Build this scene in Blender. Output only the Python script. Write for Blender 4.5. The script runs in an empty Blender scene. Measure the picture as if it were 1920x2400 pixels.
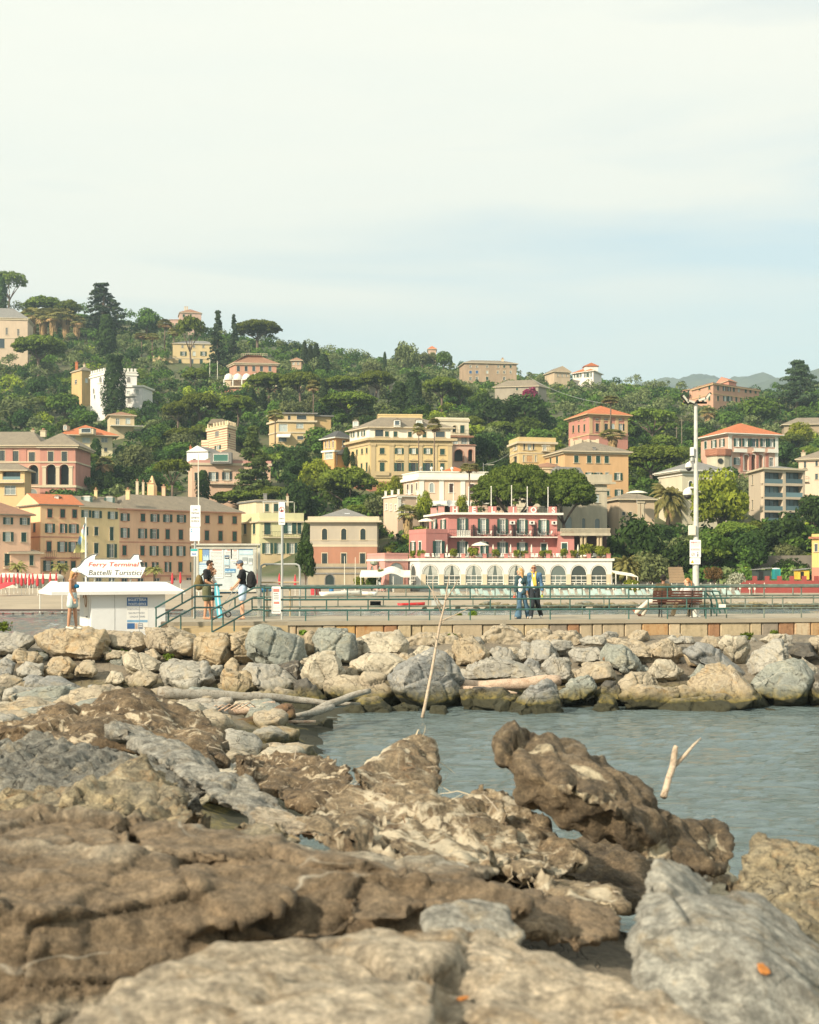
import bpy,bmesh,math,random
import numpy as np
from mathutils import Vector,Matrix,noise
random.seed(7);RNG=np.random.default_rng(11)
SC=bpy.context.scene;COL=SC.collection
F,HC,HY=3200.0,3.7,1330.0
def P(px,py,Y):return Vector(((px-960)/F*Y,Y,HC+(HY-py)/F*Y))
def XZ(px,py,Y):return(px-960)/F*Y,HC+(HY-py)/F*Y
def PX(x,y):return 960+x/y*F
def PY(z,y):return HY-(z-HC)/y*F
def _n(nt,t,**kw):
 n=nt.nodes.new(t)
 for k,v in kw.items():setattr(n,k,v)
 return n
def newmat(name):
 m=bpy.data.materials.new(name);m.use_nodes=True
 nt=m.node_tree;b=nt.nodes['Principled BSDF']
 b.inputs['Roughness'].default_value=.8
 return m,nt,b
def rgb(c):return(c[0],c[1],c[2],1)
def hexc(h):
 h=h.lstrip('#');o=[]
 for i in(0,2,4):
  v=int(h[i:i+2],16)/255;o.append(v/12.92 if v<=.04045 else((v+.055)/1.055)**2.4)
 return tuple(o)
def mixc(nt,fac,a,b,mode='MIX'):
 n=_n(nt,'ShaderNodeMix',data_type='RGBA',blend_type=mode)
 for sock,val in((n.inputs[0],fac),(n.inputs[6],a),(n.inputs[7],b)):
  if isinstance(val,(int,float)):sock.default_value=val
  elif isinstance(val,(tuple,list)):sock.default_value=rgb(val)
  else:nt.links.new(val,sock)
 return n.outputs[2]
def ramp(nt,src,p0,p1,c0=(0,0,0),c1=(1,1,1)):
 r=_n(nt,'ShaderNodeValToRGB');e=r.color_ramp.elements
 e[0].position,e[1].position=p0,p1;e[0].color,e[1].color=rgb(c0),rgb(c1)
 nt.links.new(src,r.inputs[0]);return r.outputs[0]
def coord(nt,scale=(1,1,1),rot=(0,0,0),obj=True):
 g=_n(nt,'ShaderNodeTexCoord');mp=_n(nt,'ShaderNodeMapping')
 mp.inputs['Scale'].default_value=scale;mp.inputs['Rotation'].default_value=rot
 if obj:nt.links.new(g.outputs['Object'],mp.inputs[0])
 else:
  gg=_n(nt,'ShaderNodeNewGeometry');nt.links.new(gg.outputs['Position'],mp.inputs[0])
 return mp.outputs[0]
def noi(nt,vec,scale,detail=4,rough=.55,dist=0):
 n=_n(nt,'ShaderNodeTexNoise');n.inputs['Scale'].default_value=scale
 n.inputs['Detail'].default_value=detail;n.inputs['Roughness'].default_value=rough
 n.inputs['Distortion'].default_value=dist
 nt.links.new(vec,n.inputs['Vector']);return n.outputs['Fac']
def bump(nt,b,h,strength=.4,dist=.02):
 n=_n(nt,'ShaderNodeBump');n.inputs['Strength'].default_value=strength
 n.inputs['Distance'].default_value=dist
 nt.links.new(h,n.inputs['Height']);nt.links.new(n.outputs[0],b.inputs['Normal'])
_MC={}
def sh(c,k):return tuple(min(1,x*k)for x in c)
def plain(name,c,rough=.6,metal=0,var=.12,sc=3):
 if name in _MC:return _MC[name]
 m,nt,b=newmat(name);v=coord(nt)
 f=ramp(nt,noi(nt,v,sc,3),.3,.7)
 nt.links.new(mixc(nt,f,sh(c,1-var),sh(c,1+var)),b.inputs['Base Color'])
 b.inputs['Roughness'].default_value=rough;b.inputs['Metallic'].default_value=metal
 _MC[name]=m;return m
def stucco(name,c,stain=.22):
 if name in _MC:return _MC[name]
 m,nt,b=newmat(name);v=coord(nt,(1,1,.35))
 f1=ramp(nt,noi(nt,v,.45,5,.65),.35,.75)
 f2=ramp(nt,noi(nt,coord(nt,(2.2,2.2,.18)),1.0,3),.5,.8)
 base=mixc(nt,f1,sh(c,1.06),sh(c,1-stain))
 grey=tuple(.5*x+.5*.16 for x in c)
 mul=_n(nt,'ShaderNodeMath',operation='MULTIPLY');nt.links.new(f2,mul.inputs[0]);mul.inputs[1].default_value=stain*1.7
 nt.links.new(mixc(nt,mul.outputs[0],base,grey),b.inputs['Base Color'])
 b.inputs['Roughness'].default_value=.9
 bump(nt,b,noi(nt,coord(nt),6,3),.25,.03)
 _MC[name]=m;return m
def tiles(name,c,c2=None):
 if name in _MC:return _MC[name]
 m,nt,b=newmat(name);c2=c2 or sh(c,.55)
 f=ramp(nt,noi(nt,coord(nt),.8,5,.7),.35,.7)
 g=ramp(nt,noi(nt,coord(nt,(1,1,1)),7,2),.4,.65)
 a=mixc(nt,f,c,c2)
 nt.links.new(mixc(nt,g,a,mixc(nt,.5,a,sh(c,1.35))),b.inputs['Base Color'])
 w=_n(nt,'ShaderNodeTexWave',wave_type='BANDS',bands_direction='DIAGONAL');w.inputs['Scale'].default_value=1.6
 w.inputs['Distortion'].default_value=.6;nt.links.new(coord(nt),w.inputs['Vector'])
 bump(nt,b,w.outputs['Fac'],.5,.12);b.inputs['Roughness'].default_value=.85
 _MC[name]=m;return m
def glass(name,c=(.05,.07,.08),rough=.12):
 if name in _MC:return _MC[name]
 m,nt,b=newmat(name)
 o=_n(nt,'ShaderNodeObjectInfo')
 nt.links.new(mixc(nt,o.outputs['Random'],sh(c,.5),sh(c,1.6)),b.inputs['Base Color'])
 b.inputs['Roughness'].default_value=rough;b.inputs['IOR'].default_value=1.5
 _MC[name]=m;return m
def leafmat(name,c1,c2,sc=.35,trans=.16):
 if name in _MC:return _MC[name]
 c1,c2=sh(c1,.92),sh(c2,1.14)
 m=bpy.data.materials.new(name);m.use_nodes=True;nt=m.node_tree;nt.nodes.clear()
 out=_n(nt,'ShaderNodeOutputMaterial');d=_n(nt,'ShaderNodeBsdfDiffuse');t=_n(nt,'ShaderNodeBsdfTranslucent')
 mx=_n(nt,'ShaderNodeMixShader');mx.inputs[0].default_value=trans
 o=_n(nt,'ShaderNodeObjectInfo')
 f=ramp(nt,noi(nt,coord(nt),sc,3,.6),.38,.66)
 col=mixc(nt,f,c1,c2)
 gg=_n(nt,'ShaderNodeNewGeometry')
 col=mixc(nt,gg.outputs['Random Per Island'],col,mixc(nt,.55,col,sh(c2,1.5)))
 hs=_n(nt,'ShaderNodeHueSaturation');nt.links.new(col,hs.inputs['Color'])
 for sock,a,w in(('Hue',.485,.03),('Value',.75,.55)):
  mr=_n(nt,'ShaderNodeMapRange');mr.inputs['To Min'].default_value=a;mr.inputs['To Max'].default_value=a+w
  nt.links.new(o.outputs['Random'],mr.inputs[0]);nt.links.new(mr.outputs[0],hs.inputs[sock])
 nt.links.new(hs.outputs[0],d.inputs[0]);nt.links.new(hs.outputs[0],t.inputs[0])
 nt.links.new(d.outputs[0],mx.inputs[1]);nt.links.new(t.outputs[0],mx.inputs[2]);nt.links.new(mx.outputs[0],out.inputs[0])
 _MC[name]=m;return m
class MB:
 def __init__(s):s.v=[];s.f=[];s.m=[]
 def add(s,vs,fs,m=0):
  n=len(s.v);s.v+=[tuple(v)for v in vs]
  for f in fs:s.f.append(tuple(i+n for i in f));s.m.append(m)
 def face(s,pts,m=0):s.add(pts,[range(len(pts))],m)
 def obox(s,o,a,b,c,m=0):
  o,a,b,c=Vector(o),Vector(a),Vector(b),Vector(c)
  if a.cross(b).dot(c)<0:a,b=b,a
  s.add([o,o+a,o+a+b,o+b,o+c,o+a+c,o+a+b+c,o+b+c],[(3,2,1,0),(4,5,6,7),(0,1,5,4),(1,2,6,5),(2,3,7,6),(3,0,4,7)],m)
 def box(s,c,sz,rz=0,m=0):
  ca,sa=math.cos(rz),math.sin(rz);ux=Vector((ca,sa,0));uy=Vector((-sa,ca,0));uz=Vector((0,0,1))
  s.obox(Vector(c)-ux*sz[0]/2-uy*sz[1]/2-uz*sz[2]/2,ux*sz[0],uy*sz[1],uz*sz[2],m)
 def path(s,pts,rad,n=8,m=0,cap=True):
  pts=[Vector(p)for p in pts]
  if not isinstance(rad,(list,tuple)):rad=[rad]*len(pts)
  rings=[];prev=None
  for i,p in enumerate(pts):
   t=(pts[min(i+1,len(pts)-1)]-pts[max(i-1,0)])
   t=t.normalized()if t.length>1e-9 else Vector((0,0,1))
   ref=prev if prev is not None and abs(prev.dot(t))<.95 else(Vector((0,0,1))if abs(t.z)<.9 else Vector((0,1,0)))
   a=(ref-t*ref.dot(t)).normalized();b=t.cross(a);prev=a
   rings.append([p+(a*math.cos(2*math.pi*k/n)+b*math.sin(2*math.pi*k/n))*rad[i]for k in range(n)])
  vs=[v for r in rings for v in r];fs=[]
  for i in range(len(pts)-1):
   for k in range(n):
    fs.append((i*n+k,i*n+(k+1)%n,(i+1)*n+(k+1)%n,(i+1)*n+k))
  if cap:fs.append(tuple(range(n))[::-1]);fs.append(tuple((len(pts)-1)*n+k for k in range(n)))
  s.add(vs,fs,m)
 def tube(s,p0,p1,r0,r1=None,n=8,m=0):s.path([p0,p1],[r0,r0 if r1 is None else r1],n,m)
 def lathe(s,c,prof,n=16,m=0,cap=True):
  c=Vector(c);vs=[];fs=[]
  for r,z in prof:
   for k in range(n):vs.append(c+Vector((r*math.cos(2*math.pi*k/n),r*math.sin(2*math.pi*k/n),z)))
  for i in range(len(prof)-1):
   for k in range(n):fs.append((i*n+k,i*n+(k+1)%n,(i+1)*n+(k+1)%n,(i+1)*n+k))
  if cap:fs.append(tuple(range(n))[::-1]);fs.append(tuple((len(prof)-1)*n+k for k in range(n)))
  s.add(vs,fs,m)
 def prism(s,poly,d,m=0):
  """closed polygon (3-D points) thickened by vector d"""
  poly=[Vector(p)for p in poly];d=Vector(d);n=len(poly)
  nrm=Vector((0,0,0))
  for i in range(n):nrm+=poly[i].cross(poly[(i+1)%n])
  if nrm.dot(d)>0:poly=poly[::-1]
  vs=poly+[p+d for p in poly]
  fs=[tuple(range(n)),tuple(range(2*n-1,n-1,-1))]+[(i,n+i,n+(i+1)%n,(i+1)%n)for i in range(n)]
  s.add(vs,fs,m)
 def mesh(s,name,mats,smooth=False,origin=None):
  me=bpy.data.meshes.new(name)
  o=Vector(origin)if origin is not None else Vector((0,0,0))
  me.from_pydata([(v[0]-o.x,v[1]-o.y,v[2]-o.z)for v in s.v],[],s.f)
  for mt in(mats if isinstance(mats,(list,tuple))else[mats]):me.materials.append(mt)
  me.polygons.foreach_set('material_index',s.m)
  if smooth:me.polygons.foreach_set('use_smooth',[True]*len(s.f))
  me.update();return me
 def build(s,name,mats,parent=None,smooth=False,origin=None,**tags):
  """part: vertices are in world space (origin = parent location) unless origin given"""
  if origin is None:
   origin=wloc(parent)if parent is not None else(Vector(s.v[0])if s.v else Vector())
  me=s.mesh(name,mats,smooth,origin)
  o=bpy.data.objects.new(name,me);COL.objects.link(o)
  if parent is not None:o.parent=parent
  else:o.location=origin
  return tag(o,**tags)
def wloc(o):
 l=Vector(o.location)
 while o.parent is not None:o=o.parent;l+=o.location
 return l
def tag(o,label=None,cat=None,group=None,kind=None):
 for k,v in(('label',label),('category',cat),('group',group),('kind',kind)):
  if v:o[k]=v
 return o
def empty(name,loc,label=None,cat=None,group=None,rz=0):
 o=bpy.data.objects.new(name,None);COL.objects.link(o);o.location=loc;o.rotation_euler.z=rz
 o.empty_display_size=.2
 return tag(o,label,cat,group)
def inst(name,me,loc=(0,0,0),parent=None,rz=0,sc=None,**t):
 o=bpy.data.objects.new(name,me);COL.objects.link(o);o.location=loc;o.rotation_euler.z=rz
 if sc is not None:o.scale=sc
 if parent is not None:o.parent=parent
 return tag(o,**t)
KIDS={}
def copy_tree(o,parent=None):
 c=o.copy();COL.objects.link(c)
 if parent is not None:c.parent=parent
 if o.name not in KIDS:KIDS[o.name]=list(o.children)
 for ch in KIDS[o.name]:copy_tree(ch,c)
 return c
def text_into(mb,txt,origin,ux,uz,size,m=0,align='LEFT',shear=0,depth=.004,bold=0,width=None):
 """lettering as thin solid geometry: origin, right vector, up vector"""
 cu=bpy.data.curves.new('t','FONT');cu.body=txt;cu.size=1;cu.align_x=align;cu.shear=shear
 cu.extrude=0;cu.offset=bold;cu.resolution_u=2
 ob=bpy.data.objects.new('t',cu);COL.objects.link(ob)
 me=bpy.data.meshes.new_from_object(ob)
 ux=Vector(ux).normalized();uz=Vector(uz).normalized();nn=ux.cross(uz)
 vs=[v.co.copy()for v in me.vertices]
 k=size
 kx=size
 if width and vs:
  w=max(v.x for v in vs)-min(v.x for v in vs);kx=width/max(w,1e-6)
 o=Vector(origin)
 pts=[o+ux*(v.x*kx)+uz*(v.y*k)+nn*depth for v in vs]
 mb.add(pts,[tuple(p.vertices)for p in me.polygons],m)
 bpy.data.objects.remove(ob);bpy.data.curves.remove(cu);bpy.data.meshes.remove(me)
def arr_mesh(name,V,quads,mats,mi=None,smooth=False,corners=4):
 me=bpy.data.meshes.new(name);nq=len(quads)
 me.vertices.add(len(V));me.vertices.foreach_set('co',np.asarray(V,np.float32).ravel())
 me.loops.add(nq*corners);me.loops.foreach_set('vertex_index',np.asarray(quads,np.int32).ravel())
 me.polygons.add(nq);me.polygons.foreach_set('loop_start',np.arange(nq,dtype=np.int32)*corners)
 if mi is not None:me.polygons.foreach_set('material_index',np.asarray(mi,np.int32))
 if smooth:me.polygons.foreach_set('use_smooth',np.ones(nq,bool))
 for mt in(mats if isinstance(mats,(list,tuple))else[mats]):me.materials.append(mt)
 me.update(calc_edges=True);return me
cam=bpy.data.cameras.new('camera');camo=bpy.data.objects.new('camera',cam);COL.objects.link(camo);SC.camera=camo
camo.location=(0,0,HC);camo.rotation_euler=(math.pi/2,0,0)
cam.sensor_fit='VERTICAL';cam.sensor_height=36;cam.sensor_width=28.8;cam.lens=F/2400*36
cam.shift_y=(HY-1200)/2400;cam.clip_start=.1;cam.clip_end=20000
cam.dof.use_dof=True;cam.dof.focus_distance=52;cam.dof.aperture_fstop=3.6
SUNV=Vector((-.61,-.62,.49)).normalized()
sun=bpy.data.lights.new('sun','SUN');suno=bpy.data.objects.new('sun',sun);COL.objects.link(suno)
sun.energy=5.0;sun.angle=math.radians(2.5);sun.color=(1,.865,.67)
suno.rotation_euler=(-SUNV).to_track_quat('-Z','Y').to_euler();suno.location=(-40,-10,60)
W=bpy.data.worlds.new('World');SC.world=W;W.use_nodes=True
nt=W.node_tree;nt.nodes.clear()
wo=_n(nt,'ShaderNodeOutputWorld');bgs=_n(nt,'ShaderNodeBackground');bgc=_n(nt,'ShaderNodeBackground');mxs=_n(nt,'ShaderNodeMixShader')
sky=_n(nt,'ShaderNodeTexSky',sky_type='NISHITA');sky.sun_disc=False
sky.sun_elevation=math.asin(SUNV.z);sky.sun_rotation=math.atan2(SUNV.x,SUNV.y);sky.dust_density=2.0;sky.air_density=1.0
nt.links.new(mixc(nt,1.0,sky.outputs[0],(.90,1.08,.98),'MULTIPLY'),bgs.inputs[0]);bgs.inputs[1].default_value=.12
tc=_n(nt,'ShaderNodeTexCoord');mp=_n(nt,'ShaderNodeMapping');mp.inputs['Scale'].default_value=(1.2,1.0,8.5);mp.inputs['Rotation'].default_value=(0,math.radians(9),0)
nt.links.new(tc.outputs['Generated'],mp.inputs[0])
n1=noi(nt,mp.outputs[0],1.7,6,.5,.5)
sx=_n(nt,'ShaderNodeSeparateXYZ');nt.links.new(tc.outputs['Generated'],sx.inputs[0])
def mth(op,a,b):
 n=_n(nt,'ShaderNodeMath',operation=op)
 for i,v in enumerate((a,b)):
  if isinstance(v,(int,float)):n.inputs[i].default_value=v
  else:nt.links.new(v,n.inputs[i])
 return n.outputs[0]
thick=mth('ADD',mth('MULTIPLY',sx.outputs['X'],-.30),mth('MULTIPLY',mth('SUBTRACT',sx.outputs['Z'],.22),1.0))
cf=ramp(nt,mth('ADD',n1,thick),.27,.60)
nt.links.new(mixc(nt,noi(nt,mp.outputs[0],3.2,5,.6),(.88,.90,.81),(1.0,.965,.83)),bgc.inputs[0]);bgc.inputs[1].default_value=.735
cf2=mth('ADD',mth('MULTIPLY',cf,.54),.44)
nt.links.new(cf2,mxs.inputs[0]);nt.links.new(bgs.outputs[0],mxs.inputs[1]);nt.links.new(bgc.outputs[0],mxs.inputs[2]);nt.links.new(mxs.outputs[0],wo.inputs[0])
SC.view_settings.view_transform='Standard';SC.view_settings.look='None';SC.view_settings.exposure=.66;SC.view_settings.gamma=1
SC.cycles.max_bounces=6;SC.cycles.transparent_max_bounces=6;SC.cycles.volume_bounces=0
SC.cycles.sample_clamp_indirect=4;SC.cycles.use_denoising=True
def zpy(py,Y):return HC+(HY-py)/F*Y
TY=[100,112,125,160,190,215,240,265,300,340,400,470,540,600,680]
def _col(first,pys):return first+[zpy(p,y)for p,y in zip(pys,TY[len(first):])]
TC={150:_col([-1.2,-.35,.3,.8,1.0,1.1,1.2,1.5],[1172,1105,1010,900,810,742,738]),550:_col([-1.2,-.35,.3,.8,1.0,1.1,1.2,1.5],[1150,1070,975,885,822,795,799]),900:_col([-1.2,-.35,.10,.30,.42,.9],[1262,1185,1125,1050,960,905,868,852,855]),1250:_col([-1.2,-.35,.10,.30,.42],[1310,1240,1190,1130,1075,990,925,900,893,896]),1700:_col([-1.2,-.35,.10,.30,.42],[1335,1270,1222,1165,1107,1030,950,930,929,935])}
TPX=sorted(TC)
TT=np.array([TC[k]for k in TPX])
def gz(px,Y):
 """ground height on the line of sight px at distance Y"""
 col=[np.interp(px,TPX,TT[:,i])for i in range(len(TY))]
 return float(np.interp(Y,TY,col))
def gY(px,py,lo=150.):
 """distance at which the ground shows at photo point px,py"""
 col=np.array([np.interp(px,TPX,TT[:,i])for i in range(len(TY))])
 ys=np.arange(lo,680,1.0);zz=np.interp(ys,TY,col);pp=HY-(zz-HC)/ys*F
 k=np.argmax(pp<=py)
 return float(ys[k])if pp[k]<=py else 640.
def ground_mesh(name,mat,Ys,pxs,label=None):
 V=[];nx=len(pxs)
 for Y in Ys:
  for px in pxs:
   x=(px-960)/F*Y
   jit=noise.noise((x*.05,Y*.05,3))*(.8 if Y>215 else.08)+noise.noise((x*.3,Y*.3,7))*(.25 if Y>215 else.04)
   V.append((x,Y,gz(px,Y)+jit*(0 if Y<110 else 1)))
 Q=[(j*nx+i,j*nx+i+1,(j+1)*nx+i+1,(j+1)*nx+i)for j in range(len(Ys)-1)for i in range(nx-1)]
 me=arr_mesh(name,V,Q,mat,smooth=True);return inst(name,me,kind='structure')
pxs=list(range(-900,2901,40))
m,nt,b=newmat('beach_sand');v=coord(nt)
nt.links.new(mixc(nt,ramp(nt,noi(nt,v,.25,5),.35,.7),(.40,.33,.235),(.30,.25,.18)),b.inputs['Base Color']);bump(nt,b,noi(nt,v,5,4),.5,.08)
b.inputs['Roughness'].default_value=.95
ground_mesh('beach',m,list(np.arange(98,186,3.)),pxs)
m2,nt,b=newmat('hill_soil');v=coord(nt)
g=mixc(nt,ramp(nt,noi(nt,v,.09,5),.35,.65),(.050,.068,.022),(.12,.10,.055))
g2=mixc(nt,ramp(nt,noi(nt,v,.8,4),.4,.7),g,(.075,.105,.03))
gp=_n(nt,'ShaderNodeNewGeometry');sz_=_n(nt,'ShaderNodeSeparateXYZ');nt.links.new(gp.outputs['Position'],sz_.inputs[0])
mr_=_n(nt,'ShaderNodeMapRange');mr_.inputs['From Min'].default_value=1.6;mr_.inputs['From Max'].default_value=2.4;nt.links.new(sz_.outputs['Z'],mr_.inputs[0])
nt.links.new(mixc(nt,mr_.outputs[0],mixc(nt,noi(nt,v,.5,4),(.24,.21,.17),(.30,.27,.22)),g2),b.inputs['Base Color']);bump(nt,b,noi(nt,v,1.5,4),.8,.3)
ground_mesh('hillside',m2,list(np.arange(183,700,5.)),pxs)
m3,nt,b=newmat('far_wood');v=coord(nt)
nt.links.new(mixc(nt,ramp(nt,noi(nt,v,.009,6,.65),.4,.62),(.022,.04,.014),(.07,.09,.035)),b.inputs['Base Color']);bump(nt,b,noi(nt,v,.05,4),1,9)
def ridge(pts,Y,dep,name):
 V=[];xs=np.arange(pts[0][0],pts[-1][0]+1,6.);rows=26
 for j in range(rows+1):
  t=j/rows
  for px in xs:
   top=np.interp(px,[p[0]for p in pts],[p[1]for p in pts]);y=Y-dep*(1-t)
   x=(px-960)/F*Y;zt=zpy(top,Y)
   z=zt*(t**.8)
   z+=(noise.fractal((x*.004,y*.004,5),1,2,5)*.13*zt)*min(1,t*max(0,1.02-t)*4)+noise.noise((x*.03,y*.03,1))*6+noise.noise((x*.09,y*.09,4))*4
   V.append((x,y,z-2))
 nx=len(xs);Q=[(j*nx+i,j*nx+i+1,(j+1)*nx+i+1,(j+1)*nx+i)for j in range(rows)for i in range(nx-1)]
 inst(name,arr_mesh(name,V,Q,m3,smooth=True),kind='structure')
ridge([(900,985),(1200,960),(1400,935),(1470,905),(1500,893),(1560,882),(1600,880),(1640,872),(1665,874),(1700,890),(1730,882),(1775,874),(1800,884),(1830,884),(1900,905),(2100,940),(2600,960)],3300,1300,'distant_hills')
ridge([(1300,1040),(1600,950),(1800,890),(1880,872),(1925,858),(2000,840),(2200,850),(2700,900)],2700,1000,'distant_hills')
mw,nt,b=newmat('sea_water');v=coord(nt,(1,2.6,1),obj=False)
b.inputs['Base Color'].default_value=rgb((.115,.155,.155));b.inputs['Roughness'].default_value=.06;b.inputs['IOR'].default_value=1.33
bump(nt,b,noi(nt,v,1.9,6,.62,.5),1.0,.17)
Yr=np.concatenate([np.geomspace(7,60,420),np.geomspace(60.6,150,110)]);pxw=np.arange(-420,2341,9.)
YY,PP=np.meshgrid(Yr,pxw,indexing='ij');XX=(PP-960)/F*YY
rg=np.random.default_rng(5);H=np.zeros_like(YY)
for lam,amp in((2.6,.010),(1.9,.009),(1.3,.008),(.95,.0075),(.75,.0065),(.6,.0055),(.5,.0045),(.42,.004),(1.6,.007),(.85,.006),(.35,.003),(3.8,.012)):
 for r in range(2):
  th=math.pi/2+rg.normal(0,.42);k=2*math.pi/lam;ph=rg.uniform(0,6.28)
  ed=np.clip(1.6-YY*.0005*0-((YY/60)**2),.0,1)if lam<1 else 1
  mod=.6+.4*np.sin(XX*rg.uniform(.1,.5)+YY*rg.uniform(.1,.4)+ph)
  H+=amp*1.45*np.sin(k*(XX*math.cos(th)+YY*math.sin(th))+ph+.8*np.sin(XX*.7+ph))*mod*ed
nx=len(pxw);idx=np.arange(len(Yr)*nx).reshape(len(Yr),nx)
Q=np.stack([idx[:-1,:-1],idx[:-1,1:],idx[1:,1:],idx[1:,:-1]],-1).reshape(-1,4)
inst('water',arr_mesh('water',np.stack([XX,YY,H],-1).reshape(-1,3),Q,mw,smooth=True),kind='structure')
mb=MB();mb.face([(-3500,-700,-.16),(3500,-700,-.16),(3500,1500,-.16),(-3500,1500,-.16)]);mb.build('sea',mw,kind='structure')
mb=MB();mb.face([(-4000,-900,-3),(4000,-900,-3),(4000,3600,-3),(-4000,3600,-3)]);mb.build('seabed',plain('seabed_silt',(.08,.09,.07)),kind='structure')
if True:
 mb=MB();mb.box((0,1450,300),(8400,5300,608))
 mh=bpy.data.materials.new('haze_air');mh.use_nodes=True;hn=mh.node_tree;hn.nodes.clear()
 ho=_n(hn,'ShaderNodeOutputMaterial');hv=_n(hn,'ShaderNodeVolumePrincipled')
 hv.inputs['Color'].default_value=(.66,.86,1,1);hv.inputs['Density'].default_value=.00022
 hv.inputs['Anisotropy'].default_value=.1
 hn.links.new(hv.outputs[0],ho.inputs['Volume'])
 mb.build('haze',mh,kind='stuff')
def V2(px,Y):return Vector(((px-960)/F*Y,Y))
class Fac:
 def __init__(s,A,B):
  s.A,s.B=A,B;s.L=(B-A).length;s.u=(B-A)/s.L;s.n=Vector((s.u.y,-s.u.x));s.rz=math.atan2(s.u.y,s.u.x)
 def s_of(s,px):
  d=Vector(((px-960)/F,1.0));c=s.u.x*d.y-s.u.y*d.x
  return-(s.A.x*d.y-s.A.y*d.x)/c
 def Yat(s,px):q=s.A+s.u*s.s_of(px);return q.y
 def z(s,px,py):return HC+(HY-py)/F*s.Yat(px)
 def pt(s,a,z,out=0):q=s.A+s.u*a+s.n*out;return Vector((q.x,q.y,z))
def offs(poly,d):
 n=len(poly);out=[]
 for i in range(n):
  p0,p1,p2=poly[i-1],poly[i],poly[(i+1)%n]
  e1=(p1-p0).normalized();e2=(p2-p1).normalized()
  n1=Vector((e1 .y,-e1 .x));n2=Vector((e2 .y,-e2 .x));b=(n1+n2)
  k=d/max(.3,(b.length_squared/2));out.append(p1+b*k)
 return out
def ring(mb,po,pi,z0,z1,m=0):
 n=len(po)
 for i in range(n):
  a,b,c,d=po[i],po[(i+1)%n],pi[(i+1)%n],pi[i]
  mb.face([(a.x,a.y,z0),(b.x,b.y,z0),(b.x,b.y,z1),(a.x,a.y,z1)],m)
  mb.face([(a.x,a.y,z1),(b.x,b.y,z1),(c.x,c.y,z1),(d.x,d.y,z1)],m)
  mb.face([(d.x,d.y,z0),(c.x,c.y,z0),(b.x,b.y,z0),(a.x,a.y,z0)],m)
  mb.face([(d.x,d.y,z1),(c.x,c.y,z1),(c.x,c.y,z0),(d.x,d.y,z0)],m)
GREEN=plain('shutter_green',(.014,.060,.043),.55,0,.25,2);DKGREEN=plain('shutter_dark',(.012,.028,.026),.55)
BROWNSH=plain('shutter_brown',(.06,.035,.028),.6);PALESH=plain('shutter_pale',(.55,.55,.48),.6);BLUESH=plain('shutter_blue',(.03,.12,.30),.5)
CREAM=stucco('trim_cream',(.56,.48,.34),.1);WHITE=stucco('white_paint',(.74,.72,.64),.1);PINKTR=stucco('trim_pink',(.50,.25,.17),.15)
GLASS=glass('window_glass');CURT=glass('curtain_glass',(.33,.38,.37),.3);DARK=plain('dark_interior',(.012,.012,.012),.9);BLUEGL=glass('balcony_glass',(.10,.165,.185),.12)
IRON=plain('iron_rail',(.03,.035,.035),.5,.4)
SLATE=tiles('roof_slate',(.245,.205,.145),(.15,.125,.095));TERRA=tiles('roof_terracotta',(.50,.155,.055),(.36,.12,.05));OLDTILE=tiles('roof_old_tile',(.30,.155,.09),(.2,.12,.075))
GREYROOF=tiles('roof_grey',(.22,.215,.20),(.16,.155,.145));BRICK=tiles('brick_red',(.36,.155,.09),(.30,.13,.08))
_wm={}
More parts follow.
